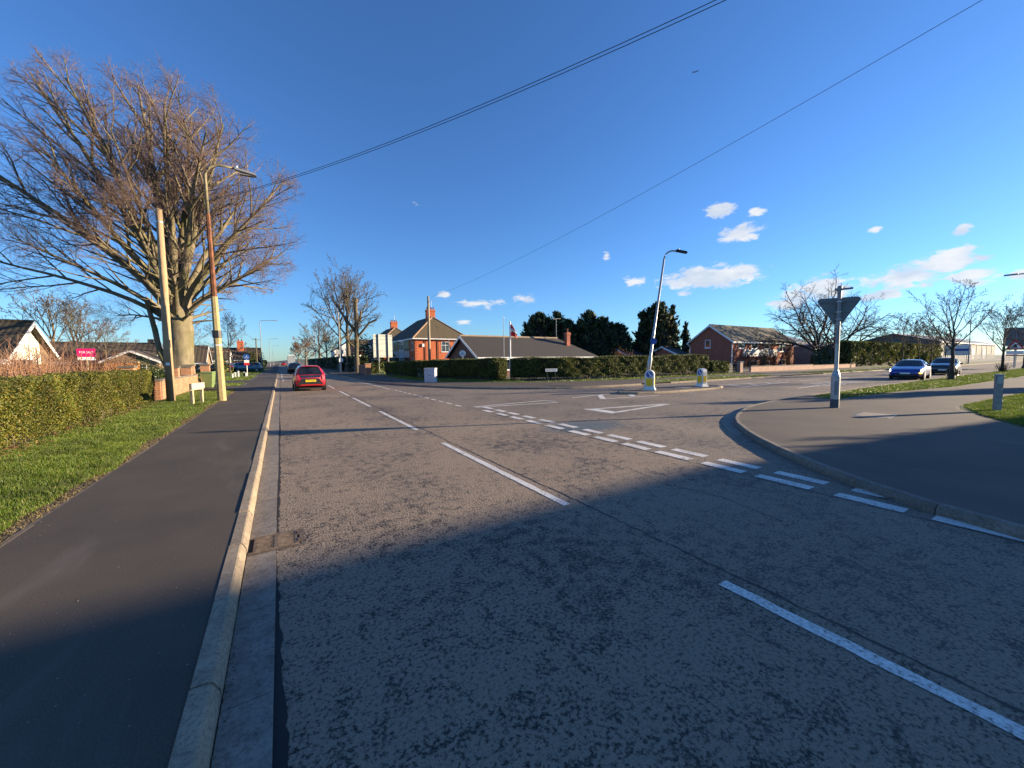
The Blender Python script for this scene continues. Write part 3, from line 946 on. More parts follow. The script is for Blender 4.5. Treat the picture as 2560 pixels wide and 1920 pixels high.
# hatching beyond the island and lane lines
outline(side_road, 'hatching_line', [(22.6, 12.1), (30, 12.9)], 0.1)
outline(side_road, 'hatching_line', [(22.3, 13.9), (30, 13.3)], 0.1)
for x0 in (23.2, 25.2, 27.2):
    outline(side_road, 'hatching_line', [(x0, 12.3 + (x0 - 22.6) * .09), (x0 + 0.8, 13.7 - (x0 - 22) * .06)], 0.14)
for x0 in (32, 37.5, 43, 49, 55, 62, 70, 78, 88, 98, 110):
    outline(side_road, 'lane_line', [(x0, 13.0 + (x0 - 30) * .005), (x0 + 3.2, 13.02 + (x0 - 30) * .005)], 0.1)
outline(side_road, 'edge_line', [(24, 9.9), (30, 10.4)], 0.1)
# stacked bars of the painted word on the approach lane, seen edge on
for k in range(6):
    marking(side_road, 'painted_bar', [(27.6 + k * 1.0, 9.7), (27.9 + k * 1.0, 9.7), (28.3 + k * 1.0, 11.3), (28.0 + k * 1.0, 11.3)])
# worn marks on the left carriageway farther on and at the second entrance
outline(main_road, 'entrance_line', [(0.15, 38.5), (0.15, 41)], 0.12)
for k in range(5):
    marking(main_road, 'entrance_dash', [(0.0, 44 + k * 6), (0.14, 44 + k * 6), (0.14, 47 + k * 6), (0.0, 47 + k * 6)])
# fresh tarmac patches
for nm, rd, pts, col in (('tarmac_patch', side_road, [(14.6, 10.6), (20.5, 9.9), (22, 10.4), (16, 11.2)], (0.045, 0.045, 0.048)),):
    pass

# lengthwise construction joint beside the centre line, and cracks
def crack(parent, name, pts, w, z, step=.06, jit=.012):
    line = resample(np.array(pts, float), step)
    mb = MB()
    prev_ = None
    for p_ in line:
        q = (p_[0] + rnd.uniform(-jit, jit), p_[1] + rnd.uniform(-jit, jit) * .3)
        ww = w * rnd.uniform(.35, 1.3)
        cur = ((q[0] - ww, q[1]), (q[0] + ww, q[1]))
        if prev_ is not None:
            mb.poly([(*prev_[0], z), (*prev_[1], z), (*cur[1], z), (*cur[0], z)])
        prev_ = cur
    return mb.build(name, M['tar'], parent)
M['tar'] = plain('dark_tar', (0.020, 0.019, 0.018), 0.7, 0.3, 9)
crack(main_road, 'construction_joint', [(2.99, -2), (2.97, 1.2), (2.99, 3.4), (2.95, 7.4), (2.97, 9.2), (2.96, 14), (2.97, 26)], .011, .0026)
crack(main_road, 'surface_crack', [(4.4, 1.9), (4.55, 2.6), (4.42, 3.4), (4.6, 4.2)], .006, .0026)
crack(main_road, 'surface_crack', [(5.70, .2), (5.69, 4), (5.70, 9), (5.70, 12.5)], .010, .0026, .08, .008)
# loose grit scattered on the footways and along the channel
def grit(name, label, areas, n, lo_, hi_, seed, mat):
    rs_ = np.random.RandomState(seed)
    V_, F_ = [], []
    base_ = np.array([(1, 0, 0), (-1, 0, 0), (0, 1, 0), (0, -1, 0), (0, 0, 1), (0, 0, -.4)], float)
    fc = [(0, 2, 4), (2, 1, 4), (1, 3, 4), (3, 0, 4), (2, 0, 5), (1, 2, 5), (3, 1, 5), (0, 3, 5)]
    for x0, x1_, y0, y1_, z in areas:
        for k in range(n):
            p_ = np.array([rs_.uniform(x0, x1_), y0 + (y1_ - y0) * rs_.rand() ** 1.5, z])
            sc = rs_.uniform(lo_, hi_) * np.array([rs_.uniform(.6, 1.4), rs_.uniform(.6, 1.4), .6])
            o_ = len(V_)
            V_ += [tuple(p_ + v_ * sc * rs_.uniform(.75, 1.2)) for v_ in base_]
            F_ += [tuple(o_ + q for q in f_) for f_ in fc]
    o = link(name, mesh_arrays(name, np.array(V_), [np.array(F_)]), mat)
    return tag(o, label, 'grit', kind='stuff')
grit('loose_grit', 'pale specks of grit strewn over the footways', [(-2.15, -.46, 1.8, 14, FOOT + .001), (6.6, 14, .2, 4, FOOT + .001)], 110, .002, .006, 5, plain('pale_grit', (0.26, 0.235, 0.20), .9, .3, 40))
grit('channel_grit', 'gritty debris along the channel and kerb foot', [(-.335, -.28, 1.2, 16, .006), (5.98, 6.4, -.5, 1.2, .004)], 420, .002, .008, 6, plain('brown_grit', (0.12, 0.095, 0.07), .9, .4, 40))
# a twig blown onto the give way line
tw = MB().tube([(0, 0, .010), (.16, .02, .014), (.33, -.03, .010), (.52, .02, .012)], [.006, .006, .005, .003], 5)
tw.tube([(.16, .02, .014), (.27, .12, .018), (.34, .20, .010)], [.004, .003, .002], 4).tube([(.33, -.03, .010), (.42, -.12, .016)], [.004, .002], 4)
twt = thing('fallen_twig', 'small dark twig lying across the give way dash by the kerb', 'twig', (6.08, 1.62, .002), -1.1)
tw.build('stick', plain('twig_brown', (0.05, 0.035, 0.025), .9), twt)

# ------------------------------------------------------------------ covers in the footways
def cover(name, label, x0, x1, y0, y1, z, mat, rz=0):
    o = MB().box(-(x1 - x0) / 2, (x1 - x0) / 2, -(y1 - y0) / 2, (y1 - y0) / 2, 0, .006)
    t = thing(name, label, 'cover', ((x0 + x1) / 2, (y0 + y1) / 2, z), rz)
    o.build('lid', mat, t)
    f = MB()
    X, Y = (x1 - x0) / 2, (y1 - y0) / 2
    for a in ((-X - .03, X + .03, -Y - .03, -Y - .004), (-X - .03, X + .03, Y + .004, Y + .03), (-X - .03, -X - .004, -Y - .004, Y + .004), (X + .004, X + .03, -Y - .004, Y + .004)):
        f.box(*a, -.002, .004)
    f.build('frame', M['greysteel'], t)
    return t
M['lid'] = concrete_material('cover_concrete', (0.30, 0.25, 0.19))
cover('access_cover', 'pale rectangular access cover in the footway near the grass tip', 13.35, 14.35, 3.5, 4.15, FOOT, M['lid'], 0.1)
cover('access_cover', 'pale access cover in the footway near the lamp and the drive', -1.35, -0.62, 26.1, 26.75, FOOT, M['lid'])
cover('access_cover', 'small pale slab on the traffic island between the bollards', 18.3, 19.3, 12.9, 13.5, 0.105, M['lid'])

# ------------------------------------------------------------------ traffic island
isl = thing('traffic_island', 'kerbed asphalt traffic island carrying two bollards', 'traffic island', (17.9, 13.1, 0))
ring = []
for k in range(40):
    a = 2 * math.pi * k / 40
    c_, s_ = math.cos(a), math.sin(a)
    ring.append((4.05 * (abs(c_) ** 0.7) * (1 if c_ > 0 else -1), 1.05 * (abs(s_) ** 0.9) * (1 if s_ > 0 else -1)))
MB().prism([(x * .96, y * .88, -.01) for x, y in ring], (0, 0, .105)).build('surface', M['foot2'], isl)
ringl = resample(np.array(ring + [ring[0]]), 0.9)
kerb_run(isl, 'kerbstone', ringl, -1, M['kerb'], 0.10)

# ------------------------------------------------------------------ grass
def blades(name, polys, dens, h, w, label, z0=LAND, seed=1, mat=None, parent=None, lean=0.35):
    """triangular grass blades over quads given as 4 corners; dens per m2 may be a function of position"""
    rs = np.random.RandomState(seed)
    P = []
    for q in polys:
        q = np.array(q, float)
        area = 0.5 * abs(np.cross(q[2] - q[0], q[3] - q[1]))
        n = int(area * dens)
        u, v = rs.rand(n, 1), rs.rand(n, 1)
        P.append((q[0] * (1 - u) + q[1] * u) * (1 - v) + (q[3] * (1 - u) + q[2] * u) * v)
    P = np.concatenate(P)
    n = len(P)
    clump = np.sin(P[:, 0] * 9.1 + np.sin(P[:, 1] * 5.3)) * np.sin(P[:, 1] * 8.3 + np.sin(P[:, 0] * 6.1))
    hh = h * (0.55 + 0.55 * rs.rand(n)) * (1 + 0.3 * clump)
    a = rs.rand(n) * 2 * np.pi
    ww = w * (0.6 + 0.8 * rs.rand(n))
    dx, dy = np.cos(a) * ww / 2, np.sin(a) * ww / 2
    la = rs.rand(n) * 2 * np.pi
    ll = hh * lean * (0.3 + rs.rand(n) * 1.4)
    V = np.zeros((n, 3, 3))
    V[:, 0] = np.stack([P[:, 0] - dx, P[:, 1] - dy, np.full(n, z0)], 1)
    V[:, 1] = np.stack([P[:, 0] + dx, P[:, 1] + dy, np.full(n, z0)], 1)
    V[:, 2] = np.stack([P[:, 0] + np.cos(la) * ll, P[:, 1] + np.sin(la) * ll, z0 + hh], 1)
    me = mesh_arrays(name, V.reshape(-1, 3), [np.arange(n * 3).reshape(n, 3)])
    o = link(name, me, mat or M['grass'], parent)
    return tag(o, label, 'grass' if parent is None else None, kind='stuff')

def turf(name, pts, label):
    return land(name, np.array(pts), [], M['grassbase'], LAND + 0.004, label)

turf('turf_west', [(-4.6, -40), (-2.34, -40), (-2.34, 27.2), (-4.6, 27.2)], 'turf between the hedge and the footway')
turf('turf_islands', [(-40, 31.7), (-2.3, 31.7), (-2.3, 36.0), (-40, 36.0)], 'turf strip between the two entrances')
turf('turf_entrance', [(-40, 40.6), (-2.35, 40.6), (-2.35, 54.9), (-40, 54.9)], 'turf with the row of white posts')
turf('turf_beyond', [(-40, 60.6), (-2.45, 60.6), (-2.45, 130), (-40, 130)], 'turf farther along the road')
e = lambda y: -2.30 + 0.07 * math.sin(y * 1.7) + 0.05 * math.sin(y * 4.1)
strips = []
for y0 in np.arange(4.0, 12.0, 0.5):
    strips.append([(-4.4, y0), (e(y0), y0), (e(y0 + .5), y0 + .5), (-4.4, y0 + .5)])
blades('verge_grass', strips, 7000, 0.055, 0.008, 'short green grass between the clipped hedge and the footway', seed=3)
strips = []
for y0 in np.arange(12.0, 27.0, 0.5):
    strips.append([(-4.4, y0), (e(y0), y0), (e(y0 + .5), y0 + .5), (-4.4, y0 + .5)])
blades('verge_grass', strips, 2600, 0.06, 0.014, 'green grass around the lamp post and the street name sign', seed=4)
fr_ = [[(e(y0) - .22, y0), (-2.20, y0), (-2.20, y0 + .5), (e(y0 + .5) - .22, y0 + .5)] for y0 in np.arange(4.0, 26.5, 0.5)]
M['straw'] = leafy('withered_grass', [(0.0, (0.10, 0.075, 0.035)), (0.6, (0.20, 0.155, 0.07)), (1.0, (0.30, 0.25, 0.12))], 0.8, 2.0, 0.15)
blades('withered_fringe', fr_, 2200, 0.035, 0.010, 'withered straw coloured grass fringing the footway edge', seed=14, mat=M['straw'], lean=0.9)
blades('entrance_grass', [[(-12, 31.8), (-2.5, 31.8), (-2.4, 35.6), (-12, 35.8)], [(-14, 41), (-2.5, 41), (-2.5, 54.6), (-14, 54.6)], [(-12, 61), (-2.6, 61), (-2.6, 90), (-12, 90)]], 170, 0.09, 0.05, 'mown grass beyond the drive and around the white posts', seed=5)
near_strip = [(17.6, 6.3), (18.6, 6.05), (24.5, 5.82), (30, 5.2), (46, 5.0), (120, 5.7), (120, 8.7), (67, 7.8), (40.7, 7.82), (26.3, 7.55), (18.6, 7.2)]
turf('turf_strip', near_strip, 'turf strip with young trees beside the side road')
blades('strip_grass', [[(18.3, 6.2), (24.5, 5.85), (26.3, 7.5), (18.6, 7.1)], [(24.5, 5.85), (30, 5.25), (40, 7.75), (26.3, 7.5)], [(30, 5.25), (46, 5.05), (48, 7.8), (40, 7.75)], [(46, 5.05), (90, 5.5), (90, 8.3), (48, 7.8)]], 420, 0.06, 0.03, 'shaded grass strip under the young trees beside the side road', seed=6)
corner_grass = [(13.75, 1.3), (16.1, 2.35), (17.4, 2.9), (18.6, 3.12), (22, 3.02), (28.3, 2.65), (46, 2.3), (120, 3.0), (120, -25), (13.75, -25), (12.0, -3)]
turf('turf_corner', corner_grass, 'turf round the weathered wooden post')
blades('corner_grass', [[(13.9, 1.25), (16.1, 2.3), (18.6, 3.1), (18.6, -1.5)], [(12.5, -3), (13.9, 1.25), (18.6, -1.5), (18.6, -6)], [(18.6, 3.1), (22, 3.0), (22, -1.0), (18.6, -1.5)], [(22, 3.0), (28.3, 2.6), (28.3, -1), (22, -1)]], 1700, 0.06, 0.014, 'bright grass around the weathered wooden post', seed=7)
blades('corner_grass_far', [[(28.3, 2.6), (60, 2.3), (60, -1), (28.3, -1)]], 200, 0.06, 0.04, 'grass continuing behind the wooden post', seed=8)
far_strip = [(22.0, 18.2), (22.9, 18.9), (26, 18.8), (35, 18.7), (38.4, 18.65), (36.3, 16.85), (26.8, 16.8), (21.6, 16.9)]
turf('turf_kerbside', far_strip, 'turf strip between the far kerb and the footway')
turf('turf_hedgefoot', [(8.75, 62), (16.0, 62), (16, 30), (19, 23.6), (40, 22.4), (40, 20.6), (23, 20.7), (18, 21.2), (15.0, 22.4), (12.6, 24.1), (10.2, 26.7), (8.8, 30.6), (9.05, 36), (9.1, 46)], 'turf along the foot of the long hedge')
turf('turf_pastdrive', [(45.7, 16.85), (62, 16.85), (62, 18.8), (44.3, 18.65)], 'turf strip in front of the low pink wall')
turf('turf_pasthouse', [(69.2, 17.0), (160, 18.9), (160, 23), (69.2, 23)], 'turf below the far hedge and the thin trees')
blades('far_verge_grass', [[(22.0, 17.0), (36.3, 16.9), (38.2, 18.6), (22.8, 18.8)], [(45.7, 16.9), (62, 16.9), (62, 18.8), (44.3, 18.6)], [(69.3, 17.1), (110, 17.8), (110, 20), (69.3, 20)]], 130, 0.08, 0.05, 'sunlit strips of grass along the far kerb', seed=9)
blades('hedge_foot_grass', [[(15.2, 22.5), (23, 20.8), (40, 20.75), (40, 22.2)], [(9.0, 31), (10.3, 26.9), (15.0, 22.6), (15.5, 26)], [(9.1, 31), (15.5, 26), (13.5, 38), (9.3, 42)]], 150, 0.10, 0.04, 'rough grass along the foot of the long hedge', seed=10)
# fallen leaves under the hedge
rs = np.random.RandomState(11)
n = 2600
P = np.stack([-4.25 + 0.16 * rs.randn(n), 8 + 13 * rs.rand(n), LAND + 0.01 + 0.03 * rs.rand(n)], 1)

# ------------------------------------------------------------------ vegetation builders
def leaf_arrays(P, size, aspect, rs, N=None, spread=0.6, along=None):
    """rhombic leaves at P; N: preferred normals; along: preferred long direction"""
    n = len(P)
    nr = rs.randn(n, 3)
    nr /= np.linalg.norm(nr, axis=1)[:, None]
    if N is not None:
        nr = N * (1 - spread) + nr * spread
        nr /= np.linalg.norm(nr, axis=1)[:, None]
    t = rs.randn(n, 3)
    if along is not None:
        t = along + 0.35 * t
    t -= nr * (t * nr).sum(1)[:, None]
    t /= np.linalg.norm(t, axis=1)[:, None] + 1e-9
    b = np.cross(nr, t)
    s = (size * (0.6 + 0.8 * rs.rand(n)))[:, None]
    V = np.zeros((n, 4, 3))
    V[:, 0] = P - t * s * 0.5
    V[:, 1] = P + b * s * aspect * 0.5
    V[:, 2] = P + t * s * 0.5
    V[:, 3] = P - b * s * aspect * 0.5
    return V.reshape(-1, 3), np.arange(n * 4).reshape(n, 4)

def leaves(name, P, size, aspect, mat, parent, seed=0, N=None, spread=0.6, along=None):
    V, F_ = leaf_arrays(P, size, aspect, np.random.RandomState(seed), N, spread, along)
    return link(name, mesh_arrays(name, V, [F_]), mat, parent)

def tubes_mesh(name, branches, mat, parent, sides_of=None):
    """branches: list of (points [(x,y,z)...], radii [...], sides)"""
    groups = {}
    for p, r, s in branches:
        groups.setdefault((len(p), s), []).append((p, r))
    Vs, Fs, off = [], [], 0
    for (k, s), L_ in groups.items():
        P = np.array([a for a, _ in L_], dtype=np.float64)
        R = np.array([b for _, b in L_], dtype=np.float64)
        T = np.gradient(P, axis=1)
        T /= np.linalg.norm(T, axis=2)[:, :, None] + 1e-9
        ref = np.zeros_like(T); ref[:, :, 0] = 0.31; ref[:, :, 1] = 0.95
        A = np.cross(T, ref); A /= np.linalg.norm(A, axis=2)[:, :, None] + 1e-9
        B = np.cross(T, A)
        w = 2 * np.pi * np.arange(s) / s
        ring = P[:, :, None, :] + R[:, :, None, None] * (A[:, :, None, :] * np.cos(w)[None, None, :, None] + B[:, :, None, :] * np.sin(w)[None, None, :, None])
        nb = len(L_)
        Vs.append(ring.reshape(-1, 3))
        base = (np.arange(nb) * k * s)[:, None, None] + (np.arange(k - 1) * s)[None, :, None] + np.arange(s)[None, None, :]
        nxt = (np.arange(nb) * k * s)[:, None, None] + (np.arange(k - 1) * s)[None, :, None] + ((np.arange(s) + 1) % s)[None, None, :]
        F_ = np.stack([base, nxt, nxt + s, base + s], -1).reshape(-1, 4) + off
        Fs.append(F_)
        off += nb * k * s
    me = mesh_arrays(name, np.concatenate(Vs), [np.concatenate(Fs)])
    return link(name, me, mat, parent, smooth=True)

class Grower:
    """recursive branching; params per level: n children, length ratio, angle, wobble, segments"""
    def __init__(s, seed, levels, up=0.05, wind=(0, 0, 0), minr=0.004, env=None):
        s.r = random.Random(seed); s.levels = levels; s.up = up; s.wind = Vector(wind); s.minr = minr
        s.out = {}; s.env = env; s.core = None
    def grow(s, p, d, L_, r, lev, aim=None):
        lv = s.levels[lev]
        if s.core and lev >= 2 and (p - s.core[0]).length < s.core[1] * (0.75 + 0.5 * s.r.random()): return
        n = lv['seg']; step = L_ / n
        rr = s.r
        pts = [p.copy()]; rad = [r]
        d = d.normalized()
        tip = lv.get('tip', 0.35)
        wob = lv['wob']
        up = lv.get('up', s.up)
        wd = s.wind * lv.get('wind', 0.0)
        for i in range(n):
            if aim is not None: d = d.lerp(aim, 0.30)
            d = d + Vector((rr.gauss(0, wob), rr.gauss(0, wob), rr.gauss(0, wob) + up)) + wd
            d.normalize()
            p = p + d * step
            if s.env is not None and i > 0 and not s.env(p):
                break
            pts.append(p.copy()); rad.append(max(s.minr, r * (1 - (1 - tip) * (i + 1) / n)))
        if len(pts) < 2: return
        s.out.setdefault(lev, []).append(([tuple(q) for q in pts], rad, lv['sides']))
        if lev + 1 >= len(s.levels): return
        nx = s.levels[lev + 1]
        m = len(pts) - 1
        k = nx['n']
        t0 = nx.get('from', 0.25)
        ph = rr.uniform(0, 6.28)
        for j in range(k):
            t = t0 + (1 - t0) * (j + rr.random() * 0.8) / k
            f = min(t, 0.999) * m
            i = int(f); a = f - i
            q = Vector(pts[i]).lerp(Vector(pts[i + 1]), a)
            dr = (Vector(pts[i + 1]) - Vector(pts[i])).normalized()
            ph += 2.4 + rr.gauss(0, 0.35)
            ang = math.radians(rr.gauss(nx['ang'], nx.get('angv', 9)))
            ref = Vector((0, 0, 1)) if abs(dr.z) < 0.9 else Vector((1, 0, 0))
            u = dr.cross(ref).normalized(); v = dr.cross(u)
            sd = u * math.cos(ph) + v * math.sin(ph)
            nd = dr * math.cos(ang) + sd * math.sin(ang)
            rt = rad[i] * (1 - a) + rad[i + 1] * a
            ll = L_ * nx['ratio'] * (1.0 - nx.get('fall', 0.55) * t) * rr.uniform(0.7, 1.25)
            ll = max(ll, nx.get('minl', 0.0))
            s.grow(q, nd, ll, max(s.minr, min(rt * 0.8, r * nx['rr'])), lev + 1)
    def branches(s, lo=0, hi=99):
        return [b for k, v in s.out.items() if lo <= k <= hi for b in v]

def bare_tree(name, label, loc, seed, height, spread, trunk_r, mat, twig, levels=None, limbs=7, fork=0.28, up=0.05, wind=(0, 0, 0), group=None, lim_ang=(25, 60), minr=0.006, central=True, lean=(0, 0)):
    t = thing(name, label, 'tree', loc, group=group)
    rr = random.Random(seed)
    H_ = height
    zf = H_ * fork
    lv = levels or [
        dict(n=0, seg=7, wob=0.07, sides=6, tip=0.25, up=up, wind=0.2),
        dict(n=7, seg=5, ratio=0.55, ang=38, wob=0.10, sides=5, rr=0.5, tip=0.3, wind=0.5),
        dict(n=6, seg=4, ratio=0.5, ang=38, wob=0.13, sides=4, rr=0.5, tip=0.4, wind=0.8),
        dict(n=5, seg=3, ratio=0.5, ang=36, wob=0.16, sides=3, rr=0.55, tip=0.5, wind=1.0),
    ]
    g = Grower(seed, lv, up, wind, minr)
    tr = []
    n = 10
    top = zf * 1.15 if not central else H_ * 0.62
    pts, rad = [], []
    for i in range(n + 1):
        f = i / n
        z = top * f
        pts.append((lean[0] * f + rr.uniform(-1, 1) * 0.02 * H_ * f * 0.5, lean[1] * f + rr.uniform(-1, 1) * 0.02 * H_ * f * 0.5, z))
        flare = 1 + 0.7 * max(0, 1 - z / (0.06 * H_ + 0.01)) ** 2
        rad.append(trunk_r * flare * (1 - (0.78 if central else 0.25) * f))
    tubes_mesh('trunk', [(pts, rad, 10)], mat, t)
    for k in range(limbs):
        f = (k + 0.5) / limbs
        if central:
            z = zf + (top * 0.97 - zf) * f
        else:
            z = zf * (0.82 + 0.3 * f)
        i = min(n - 1, int(z / top * n)); a = z / top * n - i
        p = Vector(pts[i]).lerp(Vector(pts[i + 1]), min(1, a))
        ph = k * 2.4 + rr.uniform(-.3, .3)
        ang = math.radians(lim_ang[1] + (lim_ang[0] - lim_ang[1]) * f + rr.gauss(0, 5))
        d = Vector((math.cos(ph) * math.sin(ang), math.sin(ph) * math.sin(ang), math.cos(ang)))
        R_ = spread / max(0.25, math.sin(ang)) * rr.uniform(0.85, 1.1)
        L_ = min(R_, (H_ - z) / max(0.15, math.cos(ang)) * 1.0)
        if central: L_ *= (1 - 0.25 * f)
        g.grow(p, d, L_, rad[i] * rr.uniform(0.42, 0.6), 0)
    if central:
        g.grow(Vector(pts[-1]), Vector((0, 0, 1)), H_ * 0.38, rad[-1], 0)
    tubes_mesh('limbs', g.branches(0, 1), mat, t)
    tubes_mesh('crown', g.branches(2), twig, t)
    return t

# ------------------------------------------------------------------ the great beech
def beech():
    base = Vector((-5.75, 33.5, 0.05))
    t = thing('beech_tree', 'huge bare spreading beech with smooth grey trunk behind the brick wall', 'tree', base)
    rr = random.Random(42)
    lv = [
        dict(n=0, seg=10, wob=0.035, sides=7, tip=0.13, up=0.010),
        dict(n=10, seg=7, ratio=0.46, ang=32, angv=8, wob=0.060, sides=5, rr=0.34, tip=0.22, fall=0.50, up=0.012, wind=0.15, **{'from': 0.27}),
        dict(n=8, seg=5, ratio=0.46, ang=36, wob=0.090, sides=4, rr=0.36, tip=0.35, fall=0.45, up=0.008, wind=0.5, minl=0.8, **{'from': 0.15}),
        dict(n=6, seg=4, ratio=0.52, ang=38, wob=0.12, sides=3, rr=0.42, tip=0.5, fall=0.35, up=0.006, wind=0.8, minl=0.6, **{'from': 0.15}),
        dict(n=3, seg=3, ratio=0.62, ang=34, wob=0.14, sides=3, rr=0.6, tip=0.6, fall=0.3, up=0.006, wind=1.0, minl=0.4),
    ]
    cam_r = Vector((0.857, -0.515, 0)); cam_f = Vector((0.515, 0.857, 0))
    # crown envelope: a broad egg, wider on the side away from the road
    C = cam_r * -3.1 + Vector((0, 0, 10.5))
    er = random.Random(8)
    def level(p):
        q = p - C
        x, y_, z = q.dot(cam_r), q.dot(cam_f), q.z
        return (x / 11.9) ** 2 + (y_ / (7.5 if y_ > 0 else 6.0)) ** 2 + (z / (10.2 if z > 0 else 6.6)) ** 2
    g = Grower(42, lv, 0.01, tuple(cam_r * -0.055 + Vector((0, 0, 0.03))), 0.0035, lambda p: level(p) < 0.86 + 0.34 * er.random())
    g.core = (Vector((0, 0, 6.0)), 4.3)
    # trunk with root flare and muscular ridges
    n, s = 22, 28
    V = []
    for i in range(n + 1):
        z = 6.4 * i / n
        r = 0.64 + 0.50 * math.exp(-z / 0.55) - 0.04 * math.sin(z * 1.3) + (0.06 * max(0, z - 4.0))
        for j in range(s):
            a = 2 * math.pi * j / s
            fl = 1 + 0.09 * math.sin(a * 5 + z * 0.5) * (0.5 + math.exp(-z / 0.8)) + 0.04 * math.sin(a * 11 + z * 2.1) + 0.025 * math.sin(z * 7 + a * 2)
            V.append((r * fl * math.cos(a) * 1.12, r * fl * math.sin(a) * 0.95, z))
    Fq = [(i * s + j, i * s + (j + 1) % s, (i + 1) * s + (j + 1) % s, (i + 1) * s + j) for i in range(n) for j in range(s)]
    Fq2 = [tuple(n * s + j for j in range(s))]
    me = bpy.data.meshes.new('trunk'); me.from_pydata(V, [], Fq + Fq2)
    link('trunk', me, M['bark'], t, smooth=True)
    K = 36
    for k in range(K):
        f = (k + 0.5) / K
        th = math.radians(4 + 84 * f ** 0.8)
        ph = k * 2.39996 + rr.uniform(-.15, .15)
        d = Vector((math.sin(th) * math.cos(ph), math.sin(th) * math.sin(ph), math.cos(th)))
        z0 = 6.1 - 2.1 * f
        p = Vector((0, 0, z0)) + Vector((d.x, d.y, 0)) * 0.45
        L_ = 2.0
        while L_ < 19 and level(p + d * L_) < 0.97: L_ += 0.25
        L_ *= rr.uniform(0.86, 1.02)
        r = (0.33 - 0.21 * f) * rr.uniform(0.8, 1.15)
        g.grow(p, (d + Vector((0, 0, 0.25 + 0.85 * math.sin(th)))).normalized(), L_, r, 0, d)
    # the old lopped stem beside the trunk
    low = [((-0.62, -0.3, 1.2), (-0.95, -0.2, 2.3), (-1.15, 0.0, 3.8), (-1.5, 0.2, 5.6)), (0.10, 0.15, 0.15, 0.11)]
    tubes_mesh('leaning_stem', [(list(low[0]), list(low[1]), 12)], M['bark'], t)
    tubes_mesh('limbs', g.branches(0, 1), M['bark'], t)
    tubes_mesh('crown', g.branches(2), M['twig'], t)
    print('beech', {k: len(v) for k, v in g.out.items()})
beech()

# ------------------------------------------------------------------ hedges
def box_surface_points(rs, dens, x0, x1, y0, y1, z0, z1, faces, rough=0.05, wav=0.06):
    P, N = [], []
    def add(n, f, nr):
        u, v = rs.rand(n), rs.rand(n)
        p = f(u, v); P.append(p); N.append(np.tile(np.array(nr, float), (n, 1)))
    Lx, Ly, Lz = x1 - x0, y1 - y0, z1 - z0
    if '+x' in faces: add(int(dens * Ly * Lz), lambda u, v: np.stack([np.full_like(u, x1), y0 + u * Ly, z0 + v * Lz], 1), (1, 0, 0.1))
    if '-x' in faces: add(int(dens * Ly * Lz), lambda u, v: np.stack([np.full_like(u, x0), y0 + u * Ly, z0 + v * Lz], 1), (-1, 0, 0.1))
    if '-y' in faces: add(int(dens * Lx * Lz), lambda u, v: np.stack([x0 + u * Lx, np.full_like(u, y0), z0 + v * Lz], 1), (0, -1, 0.1))
    if '+y' in faces: add(int(dens * Lx * Lz), lambda u, v: np.stack([x0 + u * Lx, np.full_like(u, y1), z0 + v * Lz], 1), (0, 1, 0.1))
    if '+z' in faces: add(int(dens * Lx * Ly), lambda u, v: np.stack([x0 + u * Lx, y0 + v * Ly, np.full_like(u, z1)], 1), (0, 0, 1))
    P, N = np.concatenate(P), np.concatenate(N)
    w = wav * (np.sin(P[:, 0] * 2.1 + P[:, 2] * 3.3 + 1.7 * np.sin(P[:, 1] * 1.3)) * np.sin(P[:, 1] * 2.7 + P[:, 2] * 1.9) + 0.6 * np.sin(P[:, 1] * 6.1 + P[:, 0] * 5.3) * np.sin(P[:, 2] * 6.7))
    P = P + N * (w - np.abs(rs.randn(len(P))) * rough)[:, None] + rs.randn(len(P), 3) * 0.012
    return P, N

# clipped privet beside the verge
t = thing('privet_hedge', 'clipped yellow green privet hedge beside the grass verge', 'hedge', (-5.03, 12, 0))
rs = np.random.RandomState(21)
P, N = box_surface_points(rs, 6200, -0.62, 0.62, -4.5, 8.85, 0.16, 1.36, ('+x', '+z', '+y'), 0.06, 0.085)
lowcut = (P[:, 2] < 0.32) & (rs.rand(len(P)) < 0.35)
P, N = P[~lowcut], N[~lowcut]
leaves('foliage', P, 0.032, 0.62, M['privet'], t, 1, N, 0.75)
sp = rs.rand(2500) * 13.3 - 4.5
P2 = np.stack([rs.uniform(-.6, .66, 2500), sp, 1.35 + np.abs(rs.randn(2500)) * 0.04], 1)
leaves('top_shoots', P2, 0.05, 0.5, M['privet'], t, 2, None)
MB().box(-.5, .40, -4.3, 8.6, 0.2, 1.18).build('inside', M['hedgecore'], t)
st = []
for k in range(90):
    y_ = rnd.uniform(-4.4, 8.7); x_ = rnd.uniform(.42, .56)
    st.append(([(x_, y_, 0.03), (x_ + rnd.uniform(-.02, .03), y_ + rnd.uniform(-.06, .06), .28), (x_ - .08, y_ + rnd.uniform(-.1, .1), .5)], [.012, .01, .006], 4))
tag(tubes_mesh('stems', st, M['bark2'], t), kind='stuff')
# fallen leaves along its foot
rs = np.random.RandomState(11)
n = 3000
P = np.stack([-4.27 + 0.13 * rs.randn(n), 7.6 + 13.2 * rs.rand(n), LAND + 0.012 + 0.03 * rs.rand(n)], 1)
P = P[(np.sin(P[:, 1] * 1.9) + 0.6 * np.sin(P[:, 1] * 5.2) + rs.rand(len(P)) * 1.6 > 0.3)]
o = leaves('fallen_leaves', P, 0.06, 0.6, M['deadleaf'], None, 5, np.tile(np.array([0.2, 0, 1.0]), (len(P), 1)), 0.35)
tag(o, 'brown fallen leaves along the foot of the privet hedge', 'leaf litter', kind='stuff')

